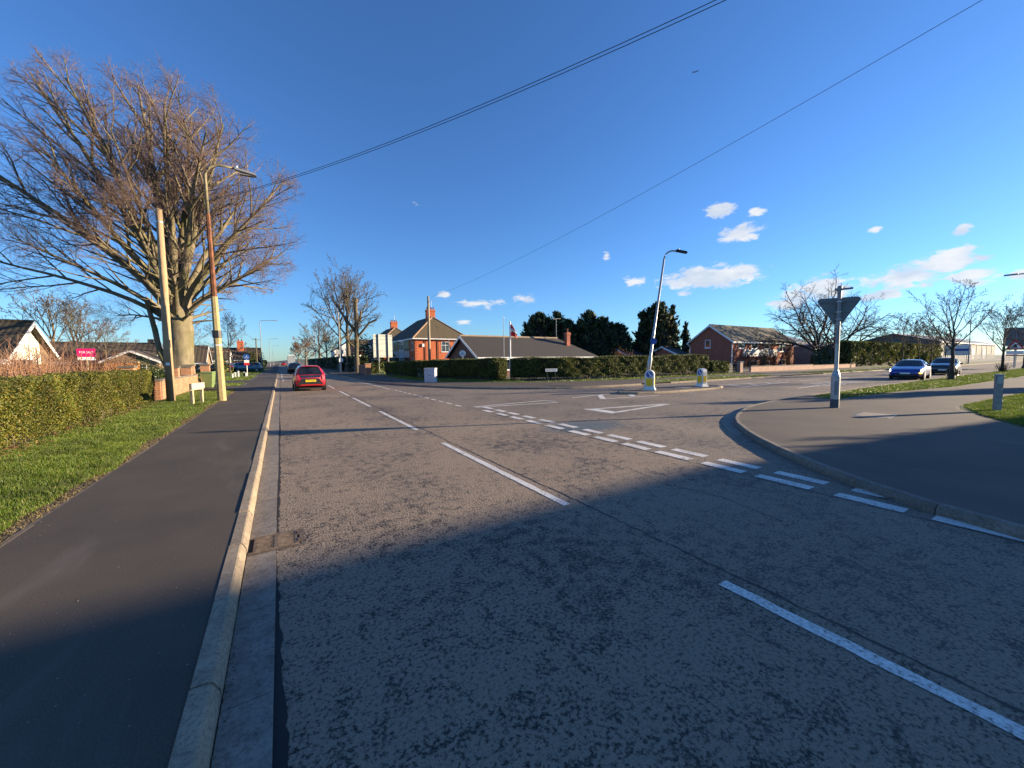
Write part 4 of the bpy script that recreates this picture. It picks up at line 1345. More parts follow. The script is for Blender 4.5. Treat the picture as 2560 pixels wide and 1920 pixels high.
# long hedge: along the main road, round the corner, along the side road
def ribbon_hedge(name, label, pts, width, h, dens, size, mat, seed, corner_top=None, base=0.12, wav=0.09, core=True, gap=0.0):
    line = resample(smooth_line(pts, 0.4), 0.5)
    c = line.mean(0)
    t = thing(name, label, 'hedge', (c[0], c[1], 0.05))
    L_ = line - c
    tg = np.gradient(L_, axis=0); tg /= np.linalg.norm(tg, axis=1)[:, None]
    nm = np.stack([tg[:, 1], -tg[:, 0]], 1)      # to the right of travel
    d = np.concatenate([[0], np.cumsum(np.linalg.norm(np.diff(L_, axis=0), axis=1))])
    rs = np.random.RandomState(seed)
    hf = h if callable(h) else (lambda s: np.full_like(s, h))
    P, N = [], []
    for sd in (1, -1):
        n = int(dens * d[-1] * 1.7 * (1 if sd == 1 else 0.35))
        s = rs.rand(n) * d[-1]
        hh = hf(s)
        v = rs.rand(n)
        px = np.stack([np.interp(s, d, L_[:, k]) for k in (0, 1)], 1)
        nn = np.stack([np.interp(s, d, nm[:, k]) for k in (0, 1)], 1) * sd
        bul = width / 2 * (1 - 0.35 * np.clip((v - 0.8) / 0.2, 0, 1) ** 2 - 0.25 * np.clip((0.25 - v) / 0.25, 0, 1))
        wv = wav * (np.sin(s * 2.3 + 1.3 * np.sin(v * 5)) * np.sin(v * 6 + s * .7) + .5 * np.sin(s * 6.3) * np.sin(v * 13))
        q = px + nn * (bul + wv - np.abs(rs.randn(n)) * 0.07)[:, None]
        P.append(np.column_stack([q, base + v * (hh - base) + wv * .5]))
        N.append(np.column_stack([nn, np.full(n, 0.15)]))
    n = int(dens * d[-1] * width * 0.9)
    s = rs.rand(n) * d[-1]; u = rs.rand(n) * 2 - 1
    px = np.stack([np.interp(s, d, L_[:, k]) for k in (0, 1)], 1)
    nn = np.stack([np.interp(s, d, nm[:, k]) for k in (0, 1)], 1)
    P.append(np.column_stack([px + nn * (u * width * .46)[:, None], hf(s) * 1.0 - 0.06 * u ** 2 + rs.randn(n) * .025 + 0.03 * np.sin(s * 1.7)]))
    N.append(np.tile(np.array([0, 0, 1.0]), (n, 1)))
    for end, sgn in ((0, -1), (-1, 1)):
        n = int(dens * width * 1.6)
        u, v = rs.rand(n) * 2 - 1, rs.rand(n)
        hh = hf(np.array([0.0 if end == 0 else d[-1]]))[0]
        q = L_[end] + nm[end] * (u * width * .47)[:, None] + tg[end] * sgn * (0.12 * np.sqrt(np.clip(1 - u ** 2, 0, 1)))[:, None]
        P.append(np.column_stack([q, base + v * (hh - base)])); N.append(np.tile(np.array([*(tg[end] * sgn), 0.1]), (n, 1)))
    P, N = np.concatenate(P), np.concatenate(N)
    thin = (P[:, 2] < 0.4) & (rs.rand(len(P)) < gap)
    P, N = P[~thin], N[~thin]
    al = np.tile(np.array([0, 0, 0.6]), (len(P), 1))
    leaves('foliage', P, size, 0.5, mat, t, seed, N, 0.7, al)
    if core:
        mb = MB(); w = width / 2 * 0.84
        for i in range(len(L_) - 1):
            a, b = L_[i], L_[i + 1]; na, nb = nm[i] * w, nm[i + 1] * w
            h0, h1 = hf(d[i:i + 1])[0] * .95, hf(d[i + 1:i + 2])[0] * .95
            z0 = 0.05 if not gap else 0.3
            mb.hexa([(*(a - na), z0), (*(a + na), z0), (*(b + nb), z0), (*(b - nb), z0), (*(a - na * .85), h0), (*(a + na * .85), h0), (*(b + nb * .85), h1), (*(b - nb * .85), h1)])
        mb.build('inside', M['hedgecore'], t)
    if gap:
        st = []
        for k in range(int(d[-1] * 5)):
            s_ = rs.rand() * d[-1]; u = rs.uniform(-.4, .45)
            p = [np.interp(s_, d, L_[:, k2]) + np.interp(s_, d, nm[:, k2]) * u * width for k2 in (0, 1)]
            st.append(([(p[0], p[1], 0), (p[0] + rs.uniform(-.08, .08), p[1] + rs.uniform(-.08, .08), .3), (p[0] + rs.uniform(-.15, .15), p[1] + rs.uniform(-.15, .15), .6)], [.025, .02, .01], 4))
        tag(tubes_mesh('stems', st, M['stem'], t), kind='stuff')
    return t

ribbon_hedge('long_hedge', 'dark dense hedge in shade behind the white cabinet', [(11.2, 46), (11.5, 40), (12.9, 32), (14.9, 26.6)], 1.7, lambda s: 1.45 + 0.015 * s, 700, 0.11, M['hedge'], 31, wav=0.08)
ribbon_hedge('long_hedge', 'long clipped green hedge running behind the nameplate and the bollards', [(15.3, 25.4), (17.2, 24.0), (20, 23.4), (27, 23.0), (35.4, 22.85)], 1.5, lambda s: 1.70 + 0.05 * np.sin(s * .8) + 0.012 * s, 1100, 0.085, M['hedge'], 32, gap=0.45, wav=0.11)
ribbon_hedge('low_hedge', 'low rounded green hedge at the end by the black fence', [(35.9, 22.7), (38.6, 22.6)], 1.5, 1.28, 1100, 0.085, M['hedge'], 33, gap=0.4)
ribbon_hedge('tall_hedge', 'tall pale green hedge behind the blue car', [(77, 25.5), (90, 25.2), (110, 25.4), (128, 26)], 2.4, 4.0, 120, 0.34, leafy('tall_hedge_leaves', [(0, (.07, .10, .016)), (.6, (.18, .21, .04)), (1, (.32, .30, .10))], .7, .25, .2, .45), 34, wav=0.3)
ribbon_hedge('garden_hedge', 'low dark hedge showing above the brick wall', [(-5.1, 22), (-5.1, 26), (-5.1, 29.5)], 0.8, 1.22, 500, 0.08, M['laurel'], 35)
ribbon_hedge('garden_hedge', 'dark hedge under the roadside trees beyond the red car', [(9.8, 58), (9.5, 75), (9.3, 100), (9.2, 150)], 2.0, 2.3, 60, 0.35, M['laurel'], 36, wav=0.3)
ribbon_hedge('garden_hedge', 'dark hedge beyond the second entrance on the bin side', [(-5.2, 96), (-5.0, 110), (-5.0, 150)], 2.0, 2.0, 50, 0.4, M['laurel'], 37, wav=0.3)

# ------------------------------------------------------------------ shrubs
def shrub(name, label, loc, rx, ry, h, n, size, mat, seed, stems=0, group=None, shape=0.6, stemmat=None):
    t = thing(name, label, 'shrub', loc, group=group)
    rs = np.random.RandomState(seed)
    d = rs.randn(n, 3); d /= np.linalg.norm(d, axis=1)[:, None]
    d[:, 2] = np.abs(d[:, 2])
    r = rs.rand(n) ** 0.35
    lump = 1 + 0.22 * np.sin(d[:, 0] * 5 + seed) * np.sin(d[:, 1] * 6 + 1) + 0.15 * np.sin(d[:, 2] * 9 + d[:, 0] * 4)
    P = d * (r * lump)[:, None] * np.array([rx, ry, h * .95]) + np.array([0, 0, 0.06])
    leaves('foliage', P, size, 0.55, mat, t, seed, d, 0.75)
    if stems:
        st = []
        for k in range(stems):
            a = rs.rand() * 6.28; q = rs.rand() ** .5
            top = (math.cos(a) * rx * q * .9, math.sin(a) * ry * q * .9, h * rs.uniform(.65, 1.08))
            b = (top[0] * .25, top[1] * .25, 0)
            m = (top[0] * .55 + rs.uniform(-.1, .1), top[1] * .55 + rs.uniform(-.1, .1), top[2] * .55)
            st.append(([b, m, top], [.02, .013, .006], 4))
        tag(tubes_mesh('stems', st, stemmat or M['stem'], t), kind='stuff')
    return t

def stem_shrub(name, label, loc, rx, ry, h, n, seed, mat, r=0.009, twigs=4):
    """leafless upright stems with side twigs"""
    t = thing(name, label, 'shrub', loc)
    rs = random.Random(seed)
    st = []
    for k in range(n):
        x, y_ = rs.uniform(-rx, rx), rs.uniform(-ry, ry)
        hh = h * rs.uniform(.45, 1.1)
        lx, ly = rs.gauss(0, .16) * hh, rs.gauss(0, .16) * hh
        pts = [(x, y_, 0), (x + lx * .3, y_ + ly * .3, hh * .4), (x + lx * .7 + rs.gauss(0, .03), y_ + ly * .7, hh * .75), (x + lx, y_ + ly, hh)]
        st.append((pts, [r * 1.4, r * 1.2, r, r * .5], 4))
        for q in range(twigs):
            f = rs.uniform(.3, .95)
            p = Vector(pts[1]).lerp(Vector(pts[3]), f)
            e_ = p + Vector((rs.gauss(0, .14), rs.gauss(0, .14), rs.uniform(.05, .3))) * (h * .6)
            st.append(([tuple(p), tuple(p.lerp(e_, .5) + Vector((rs.gauss(0, .02), rs.gauss(0, .02), 0))), tuple(e_)], [r * .7, r * .55, r * .35], 3))
    tag(tubes_mesh('stems', st, mat, t), kind='stuff')
    return t

stem_shrub('bare_shrub', 'tangle of brown leafless stems in front of the white gable', (-7.4, 19.5, .08), 1.3, 3.6, 2.0, 260, 51, M['stem'])
stem_shrub('bare_shrub', 'tall thin bare stems beside the white gable', (-9.6, 24.5, .08), 1.6, 2.6, 2.7, 150, 52, M['stem'], 0.008)
stem_shrub('bare_shrub', 'reddish bare stems below the pink agent board', (-8.6, 29.5, .08), 1.4, 2.0, 2.2, 150, 53, M['redshrub'])
shrub('withered_shrub', 'orange brown withered shrub below the agent board', (-7.6, 25.5, .08), 1.6, 3.2, 1.75, 5200, .07, M['beechhedge'], 54, 60)
shrub('withered_shrub', 'brown withered shrub behind the near end of the hedge', (-7.0, 14.5, .08), 1.1, 3.0, 1.65, 3000, .07, M['oliveshrub'], 55, 80)
shrub('laurel_shrub', 'glossy dark green laurel in front of the small gable', (-8.3, 36.5, .08), 1.9, 1.9, 2.0, 2600, .13, M['laurel'], 56)
shrub('laurel_shrub', 'low dark green shrub beside the brick pier', (-6.0, 30.2, .08), .6, 1.0, 1.45, 900, .10, M['laurel'], 57)
shrub('brown_shrub', 'orange tipped shrub behind the long hedge near the leaning lamp', (27.5, 25.6, .08), 1.7, 1.0, 2.5, 1500, .15, M['beechhedge'], 58, 40)
shrub('red_shrub', 'red brown shrub against the brick house below its first window', (67.5, 35.0, .08), 2.0, .8, 3.6, 840, .16, M['redshrub'], 59, 60, stemmat=M['bark2'])
shrub('olive_shrub', 'olive brown shrub before the white panel of the brick house', (71.8, 34.8, .08), 1.9, .8, 3.9, 960, .16, M['oliveshrub'], 60, 60)
shrub('red_shrub', 'second red brown shrub below the white panel', (75.6, 34.9, .08), 1.7, .8, 3.3, 720, .16, M['redshrub'], 61, 50, stemmat=M['bark2'])
shrub('olive_shrub', 'tall ochre shrub at the far end of the brick house', (80.0, 34.6, .08), 2.3, .9, 4.6, 1140, .17, M['oliveshrub'], 62, 60)
shrub('round_bush', 'rounded yellow green bush beside the parked cars', (-7.4, 71.0, .08), 1.5, 1.5, 2.6, 700, .22, M['privet'], 63)
shrub('evergreen_bush', 'tall rounded evergreen bush before the distant chimney', (-5.2, 99, .08), 2.3, 2.3, 4.6, 1500, .34, leafy('bush_leaves', [(0, (.03, .04, .012)), (.6, (.075, .085, .02)), (1, (.14, .13, .04))], .6, .5, .1), 64)
shrub('round_bush', 'rounded bush at the foot of the lopped tree', (10.6, 51.5, .08), 1.3, 1.3, 1.9, 700, .2, M['hedge'], 65)
shrub('verge_bush', 'low tufts along the shaded hedge beside the cabinet', (10.9, 33.5, .08), .7, 3.2, .75, 900, .12, M['laurel'], 66)
shrub('dense_bush', 'dark evergreen mass behind the roadside trees', (13.5, 78, .08), 3.5, 6, 6.0, 2200, .45, M['laurel'], 67)
shrub('dense_bush', 'dark evergreen bush beyond the pollarded tree', (15.0, 66, .08), 2.4, 3.0, 4.2, 1300, .4, M['laurel'], 68)
shrub('dark_bush', 'dark tangled bush at the end of the tall hedge', (76.0, 27.5, .08), 3.2, 2.0, 4.2, 1300, .35, M['laurel'], 69, 60, stemmat=M['bark3'])
shrub('root_suckers', 'dark sucker growth round the foot of the young verge tree', (38.7, 6.95, .08), .45, .45, .75, 90, .09, M['laurel'], 70, 26, stemmat=M['bark3'])
shrub('root_suckers', 'dark sucker growth round the foot of the second verge tree', (59.9, 7.5, .08), .9, .7, .9, 120, .1, M['laurel'], 71, 40, stemmat=M['bark3'])

# ------------------------------------------------------------------ conifers
def conifer(name, label, loc, h, r, n, seed, mat, peaks=3, group='dark conifers behind the bungalows'):
    t = thing(name, label, 'tree', loc, group=None)
    rs = np.random.RandomState(seed)
    tops = [(0.0, 0.0, h, r)]
    for k in range(peaks):
        a = rs.rand() * 6.28; q = rs.uniform(.35, .7) * r
        tops.append((math.cos(a) * q, math.sin(a) * q, h * rs.uniform(.72, .96), r * rs.uniform(.45, .7)))
    P, A = [], []
    for i, (cx, cy, hh, rr_) in enumerate(tops):
        m = int(n * (0.45 if i == 0 else 0.55 / max(1, peaks)))
        # branches: each a short spray of cards reaching outwards and up
        nb = max(8, m // 22)
        v = rs.rand(nb) ** 0.9
        a = rs.rand(nb) * 6.28
        prof = rr_ * np.clip(1 - v, 0.0, 1) ** 0.6 * np.clip(v * 5 + .7, 0, 1) * (0.75 + 0.5 * rs.rand(nb)) + 0.12
        for k in range(nb):
            q = rs.rand(22) ** 0.6
            px = cx + np.cos(a[k]) * prof[k] * q + rs.randn(22) * .10 * rr_ * .5
            py = cy + np.sin(a[k]) * prof[k] * q + rs.randn(22) * .10 * rr_ * .5
            pz = v[k] * hh * 0.96 + prof[k] * (0.15 + 0.35 * v[k]) * q ** 2 + rs.randn(22) * .18
            P.append(np.stack([px, py, np.clip(pz, .15, hh + .3)], 1))
            A.append(np.tile(np.array([np.cos(a[k]) * .7, np.sin(a[k]) * .7, .8]), (22, 1)))
    P, A = np.concatenate(P), np.concatenate(A)
    leaves('crown', P, h * 0.075, 0.34, mat, t, seed, None, along=A * 1.6)
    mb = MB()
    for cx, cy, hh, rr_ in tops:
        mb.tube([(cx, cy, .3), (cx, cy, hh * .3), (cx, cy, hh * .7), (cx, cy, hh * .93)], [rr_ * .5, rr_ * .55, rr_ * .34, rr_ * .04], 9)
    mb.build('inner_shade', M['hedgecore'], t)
    tubes_mesh('trunk', [([(0, 0, 0), (0, 0, h * .5), (0, 0, h * .9)], [h * .022, h * .015, .03], 8)], M['bark3'], t)
    return t

cw = [
    (43.6, 62.2, 10.9, 3.0, 'dark pointed conifer at the edge of the belt behind the bungalow'),
    (46.6, 60.4, 11.0, 2.3, 'slender twin conifer beside the first dark one'),
    (49.4, 60.5, 9.6, 2.8, 'lower broad conifer in the middle of the dark belt'),
    (52.4, 57.6, 11.2, 3.0, 'tall conifer behind the bungalow chimney'),
    (55.3, 56.5, 9.9, 2.8, 'conifer with ragged top just past the bungalow chimney'),
    (57.6, 55.2, 8.8, 2.3, 'shorter conifer sloping down at the end of the dark belt'),
    (60.2, 55.0, 6.0, 2.2, 'small dark conifer filling the gap before the large cypress'),
]
for k, (x, y_, h_, r_, lb) in enumerate(cw):
    conifer('conifer_tree', lb, (x, y_, 0), h_, r_ * 1.55, 7000, 80 + k, M['conifer'], 4)
conifer('cypress_tree', 'large spreading dark cypress behind the leaning lamp', (64.2, 50.6, 0), 12.8, 5.0, 9000, 91, M['conifer'], 5)
conifer('cypress_tree', 'lower olive brown cypress in front of the large dark one', (62.9, 48.6, 0), 10.2, 3.0, 4500, 92, M['conifer2'], 3)
conifer('conifer_tree', 'small slim conifer beside the gable of the brick house', (69.5, 48.3, 0), 9.0, 1.5, 1800, 93, M['conifer'], 0)

# ------------------------------------------------------------------ other bare trees
bare_tree('bare_tree', 'tall many stemmed bare tree beside the road beyond the red car', (8.9, 63.0, .05), 101, 15.0, 5.0, .42, M['bark2'], M['bark2'], limbs=8, fork=.30, lim_ang=(12, 40), minr=.014, up=.05)
bare_tree('bare_tree', 'second tall bare tree standing close to the many stemmed one', (8.3, 67.5, .05), 102, 14.8, 5.6, .40, M['bark2'], M['bark2'], limbs=9, fork=.32, lim_ang=(14, 55), minr=.014)
bare_tree('bare_tree', 'round crowned bare tree farther along the road', (8.8, 112, .05), 103, 12.2, 5.2, .40, M['bark2'], M['bark2'], limbs=9, fork=.25, lim_ang=(15, 65), minr=.022)
bare_tree('bare_tree', 'smaller bushy bare tree by the road in front of the dark hedge', (9.4, 100, .05), 104, 8.4, 3.6, .28, M['bark2'], leafy('fading_leaves', [(0, (.07, .05, .02)), (1, (.2, .15, .06))]), limbs=9, fork=.2, lim_ang=(15, 65), minr=.02)
bare_tree('bare_tree', 'distant red brown bare tree near the lorry', (8.0, 160, .05), 105, 10.0, 5.0, .4, M['bark2'], M['stem'], limbs=9, fork=.2, lim_ang=(15, 65), minr=.035)
bare_tree('bare_tree', 'distant bare tree closing the end of the road', (7.6, 215, .05), 106, 10.5, 6.0, .4, M['bark2'], M['stem'], limbs=9, fork=.2, lim_ang=(15, 65), minr=.05)
bare_tree('bare_tree', 'thin bare street tree in front of the parked cars', (-6.4, 69.5, .05), 107, 8.6, 2.6, .15, M['bark3'], M['twig'], limbs=9, fork=.25, lim_ang=(18, 60), minr=.010)
bare_tree('bare_tree', 'tall bare tree rising behind the white gabled bungalow', (-30.0, 88, .05), 108, 12.5, 4.8, .35, M['bark2'], M['bark2'], limbs=9, fork=.2, lim_ang=(12, 50), minr=.018)
bare_tree('bare_tree', 'bare tree just behind the verge board of the white gable', (-26.2, 84, .05), 109, 10.8, 4.2, .28, M['bark2'], M['bark2'], limbs=9, fork=.2, lim_ang=(12, 55), minr=.016)
bare_tree('bare_tree', 'small twiggy garden tree in front of the long pantiled roof', (-15.5, 56.0, .05), 110, 6.2, 2.6, .14, M['bark2'], M['twig'], limbs=9, fork=.3, lim_ang=(15, 55), minr=.009)
bare_tree('bare_tree', 'far bare treetop above the pantiled bungalow', (-19.5, 118, .05), 111, 10.5, 5.0, .3, M['bark2'], M['twig'], limbs=8, fork=.3, lim_ang=(15, 60), minr=.02)
sweep = [
    dict(n=0, seg=8, wob=0.09, sides=6, tip=0.25, up=0.0, wind=0.1),
    dict(n=8, seg=6, ratio=0.6, ang=40, wob=0.12, sides=5, rr=0.5, tip=0.3, up=-0.01),
    dict(n=7, seg=5, ratio=0.55, ang=42, wob=0.14, sides=4, rr=0.5, tip=0.4, up=-0.02),
    dict(n=5, seg=4, ratio=0.55, ang=38, wob=0.16, sides=3, rr=0.55, tip=0.5, up=-0.02)]
bare_tree('bare_tree', 'wide dark bare tree with drooping branches next to the brick house', (80.5, 30.4, .05), 112, 13.0, 7.6, .45, M['bark3'], M['bark3'], levels=sweep, limbs=9, fork=.22, lim_ang=(15, 70), minr=.014, central=False)
bare_tree('bare_tree', 'dark wide bare tree behind the give way sign', (92.5, 31.5, .05), 113, 11.5, 8.5, .42, M['bark3'], M['bark3'], levels=sweep, limbs=9, fork=.2, lim_ang=(20, 72), minr=.016, central=False)
bare_tree('verge_tree', 'young bare tree with dark trunk on the grass strip by the cars', (38.6, 6.95, .05), 114, 6.3, 2.2, .14, M['bark3'], M['bark2'], limbs=10, fork=.27, lim_ang=(14, 62), minr=.006)
bare_tree('verge_tree', 'second young bare tree on the strip beside the warning sign', (59.9, 7.5, .05), 115, 6.2, 2.8, .13, M['bark3'], M['bark3'], limbs=9, fork=.25, lim_ang=(15, 62), minr=.008)
bare_tree('verge_tree', 'third bare tree farther along the strip near the big sign', (77.0, 8.0, .05), 116, 8.4, 3.6, .16, M['bark3'], M['bark3'], limbs=9, fork=.25, lim_ang=(15, 60), minr=.010)
for k, (x, lb) in enumerate(((81.5, 'thin bare tree in front of the tall hedge above the blue car'), (90.9, 'thin bare tree in front of the tall hedge above the dark car'), (99.3, 'slim bare tree at the end of the tall hedge'), (109.7, 'small bare tree on the far verge beside the white notice board'))):
    bare_tree('thin_tree', lb, (x, 19.8 + .3 * k, .05), 120 + k, (7.6, 7.2, 7.0, 6.2)[k], 3.0, .13, M['bark3'], M['bark2'], limbs=8, fork=.3, lim_ang=(15, 60), minr=.014)

# pollarded trunk
def pollard():
    t = thing('pollarded_tree', 'pollarded bare trunk with lopped limbs beside the road sign', 'tree', (9.2, 57.5, .05))
    rr = random.Random(5)
    tubes_mesh('trunk', [([(0, 0, 0), (0, 0, .4), (-.05, 0, 2.5), (.05, 0, 5), (.1, 0, 7.2), (.05, 0, 9.2), (.1, 0, 10.3)], [.55, .38, .31, .29, .27, .25, .31], 10)], M['bark2'], t)
    limbs = [
        ([(0, 0, 5.6), (-.9, .3, 7.0), (-1.9, .6, 8.6), (-2.3, .7, 9.5)], [.2, .17, .14, .16]),
        ([(0.05, 0, 4.8), (.9, -.4, 5.9), (1.6, -.7, 6.9), (2.6, -1.0, 7.4)], [.2, .16, .14, .15]),
        ([(.1, 0, 6.4), (.7, .3, 7.4), (.8, .4, 8.6)], [.16, .13, .14]),
        ([(-.05, 0, 3.4), (-.9, -.4, 4.1), (-1.5, -.6, 5.0)], [.13, .1, .1])]
    g = Grower(9, [dict(n=0, seg=3, wob=.12, sides=3, tip=.4, up=.05), dict(n=3, seg=2, ratio=.5, ang=30, wob=.15, sides=3, rr=.6, tip=.5)], minr=.016)
    for p, r in limbs:
        tubes_mesh('limb', [(p, r, 8)], M['bark2'], t)
        for q in (p[-1], p[-2]):
            for k in range(9):
                g.grow(Vector(q), Vector((rr.gauss(0, .6), rr.gauss(0, .6), 1)), rr.uniform(.5, 1.3), .02, 0)
    for k in range(130):
        z = rr.uniform(3.5, 10.4)
        g.grow(Vector((.05, 0, z)), Vector((rr.gauss(0, 1), rr.gauss(0, 1), .6)), rr.uniform(.6, 1.9), .03, 0)
    tubes_mesh('shoots', g.branches(), M['bark2'], t)
pollard()

# ------------------------------------------------------------------ buildings
AX = {'+x': (Vector((1, 0, 0)), Vector((0, 1, 0))), '-x': (Vector((-1, 0, 0)), Vector((0, -1, 0))), '-y': (Vector((0, -1, 0)), Vector((1, 0, 0))), '+y': (Vector((0, 1, 0)), Vector((-1, 0, 0)))}
def fpt(face, plane, u, z, out=0.0):
    """point on a wall face: u runs along the wall in world axis order"""
    if face[1] == 'x':
        return (plane + (out if face[0] == '+' else -out), u, z)
    return (u, plane + (out if face[0] == '+' else -out), z)

def face_box(mb, face, plane, u0, u1, z0, z1, o0, o1):
    a, b = fpt(face, plane, u0, z0, o0), fpt(face, plane, u1, z1, o1)
    return mb.box(min(a[0], b[0]), max(a[0], b[0]), min(a[1], b[1]), max(a[1], b[1]), z0, z1)

def window(root, face, plane, u0, u1, z0, z1, cols=2, rows=1, transom=None, fw=0.06, mat='upvc', sill=True, glass='glass'):
    f = MB()
    face_box(f, face, plane, u0, u1, z0, z0 + fw, -.02, .035); face_box(f, face, plane, u0, u1, z1 - fw, z1, -.02, .035)
    face_box(f, face, plane, u0, u0 + fw, z0 + fw, z1 - fw, -.02, .035); face_box(f, face, plane, u1 - fw, u1, z0 + fw, z1 - fw, -.02, .035)
    for k in range(1, cols):
        u = u0 + (u1 - u0) * k / cols
        face_box(f, face, plane, u - fw / 2, u + fw / 2, z0 + fw, z1 - fw, -.02, .030)
    if transom:
        zt = z0 + (z1 - z0) * transom
        for k in range(cols):
            a = u0 + (u1 - u0) * k / cols + (fw if k == 0 else fw / 2) + .001
            b = u0 + (u1 - u0) * (k + 1) / cols - (fw if k == cols - 1 else fw / 2) - .001
            face_box(f, face, plane, a, b, zt - fw / 2, zt + fw / 2, -.02, .028)
    w = f.build('window', M[mat], root)
    p = MB(); face_box(p, face, plane, u0 + fw * .5, u1 - fw * .5, z0 + fw * .5, z1 - fw * .5, .004, .010)
    p.build('pane', M[glass], w)
    if sill:
        s = MB(); face_box(s, face, plane, u0 - .06, u1 + .06, z0 - .08, z0 - .002, -.02, .09)
        s.build('sill', M['white'], w)
    return w

def gabled(root, x0, x1, y0, y1, eave, ridge, axis, wall, roof, over=0.35, verge=0.25, th=0.12, barge='upvc', gutter='upvc', z0=0.0, ridgemat='ridge', barge_ends=(0, 1)):
    """rectangular body with a pitched roof; axis = direction of the ridge"""
    if axis == 'x':
        cy = (y0 + y1) / 2; half = (y1 - y0) / 2
        MB().prism([(x0, y0, z0), (x0, y1, z0), (x0, y1, eave), (x0, cy, ridge - .02), (x0, y0, eave)], (x1 - x0, 0, 0)).build('wall', M[wall], root)
        sl = (ridge - eave) / half
        for s in (-1, 1):
            ye = cy + s * (half + over); ze = eave - sl * over
            r = MB().prism([(x0 - verge, cy, ridge), (x0 - verge, ye, ze), (x0 - verge, ye, ze + th), (x0 - verge, cy, ridge + th)], (x1 - x0 + 2 * verge, 0, 0))
            ro = r.build('roof_slope', M[roof], root)
            if gutter:
                g = MB().box(x0 - verge, x1 + verge, min(ye, ye + s * .1), max(ye, ye + s * .1), ze - .06, ze + .07)
                g.box(x0 - verge + .01, x1 + verge - .01, min(ye, ye - s * .03), max(ye, ye - s * .03), ze - .16, ze - .065)
                g.build('gutter', M[gutter], ro)
        for k, xx in ((0, x0 - verge - .03), (1, x1 + verge)):
            if barge and k in barge_ends:
                b = MB()
                for s in (-1, 1):
                    ye = cy + s * (half + over); ze = eave - sl * over
                    b.prism([(xx, cy, ridge + th - .01), (xx, ye, ze + th - .01), (xx, ye, ze - .16), (xx, cy, ridge - .20)], (.03, 0, 0))
                b.build('barge_board', M[barge], root)
        MB().tube([(x0 - verge, cy, ridge + th - .01), (x1 + verge, cy, ridge + th - .01)], .11, 8).build('ridge_tiles', M[ridgemat], root)
    else:
        cx = (x0 + x1) / 2; half = (x1 - x0) / 2
        MB().prism([(x0, y0, z0), (x1, y0, z0), (x1, y0, eave), (cx, y0, ridge - .02), (x0, y0, eave)], (0, y1 - y0, 0)).build('wall', M[wall], root)
        sl = (ridge - eave) / half
        for s in (-1, 1):
            xe = cx + s * (half + over); ze = eave - sl * over
            ro = MB().prism([(cx, y0 - verge, ridge), (xe, y0 - verge, ze), (xe, y0 - verge, ze + th), (cx, y0 - verge, ridge + th)], (0, y1 - y0 + 2 * verge, 0)).build('roof_slope', M[roof], root)
            if gutter:
                MB().box(min(xe, xe + s * .1), max(xe, xe + s * .1), y0 - verge, y1 + verge, ze - .06, ze + .07).build('gutter', M[gutter], ro)
        for k, yy in ((0, y0 - verge - .03), (1, y1 + verge)):
            if barge and k in barge_ends:
                b = MB()
                for s in (-1, 1):
                    xe = cx + s * (half + over); ze = eave - sl * over
                    b.prism([(cx, yy, ridge + th - .01), (xe, yy, ze + th - .01), (xe, yy, ze - .16), (cx, yy, ridge - .20)], (0, .03, 0))
                b.build('barge_board', M[barge], root)
        MB().tube([(cx, y0 - verge, ridge + th - .01), (cx, y1 + verge, ridge + th - .01)], .11, 8).build('ridge_tiles', M[ridgemat], root)

def chimney(root, x, y, z0, z1, sx, sy, mat, pots=3, along='x', cap=True, aerial=False):
    c = MB().box(x - sx / 2, x + sx / 2, y - sy / 2, y + sy / 2, z0, z1)
    c.box(x - sx / 2 - .07, x + sx / 2 + .07, y - sy / 2 - .07, y + sy / 2 + .07, z1 + .001, z1 + .16)
    c.box(x - sx / 2 - .03, x + sx / 2 + .03, y - sy / 2 - .03, y + sy / 2 + .03, z1 + .161, z1 + .30)
    o = c.build('chimney', M[mat], root)
    for k in range(pots):
        f = (k + .5) / pots - .5
        px, py = (x + f * sx, y) if along == 'x' else (x, y + f * sy)
        MB().tube([(px, py, z1 + .29), (px, py, z1 + .38), (px, py, z1 + .75), (px, py, z1 + .78)], [.14, .11, .10, .13], 10).build('chimney_pot', M['pot'], o)
    if aerial:
        a = MB().tube([(x + .2, y, z1 + .2), (x + .2, y, z1 + 1.9)], .02, 5)
        a.tube([(x - .5, y, z1 + 1.85), (x + .7, y, z1 + 1.95)], .015, 4)
        for q in range(5):
            a.tube([(x - .4 + q * .25, y - .25, z1 + 1.88), (x - .4 + q * .25, y + .25, z1 + 1.88)], .008, 4)
        a.build('aerial', M['galv'], o)
    return o

# white gabled bungalow behind the privet
b = thing('gabled_bungalow', 'bungalow with white rendered gable and mossy tiled roof behind the hedge', 'house', (-15.85, 42.5, 0.05))
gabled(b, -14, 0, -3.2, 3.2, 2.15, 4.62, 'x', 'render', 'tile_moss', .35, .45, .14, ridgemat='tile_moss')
MB().box(-.05, .06, 1.75, 3.15, 0.1, 2.3).build('brick_pier_panel', M['brick_buff'], b)
MB().prism([(.005, 1.75, 2.301), (.005, 3.15, 2.301), (.005, 1.75, 3.25)], (.05, 0, 0)).build('brick_gable_panel', M['brick_buff'], b)
window(b, '+x', 0.0, -2.2, .7, .75, 2.0, 3)
window(b, '-y', -3.2, -6.5, -4.2, .7, 1.9, 3)

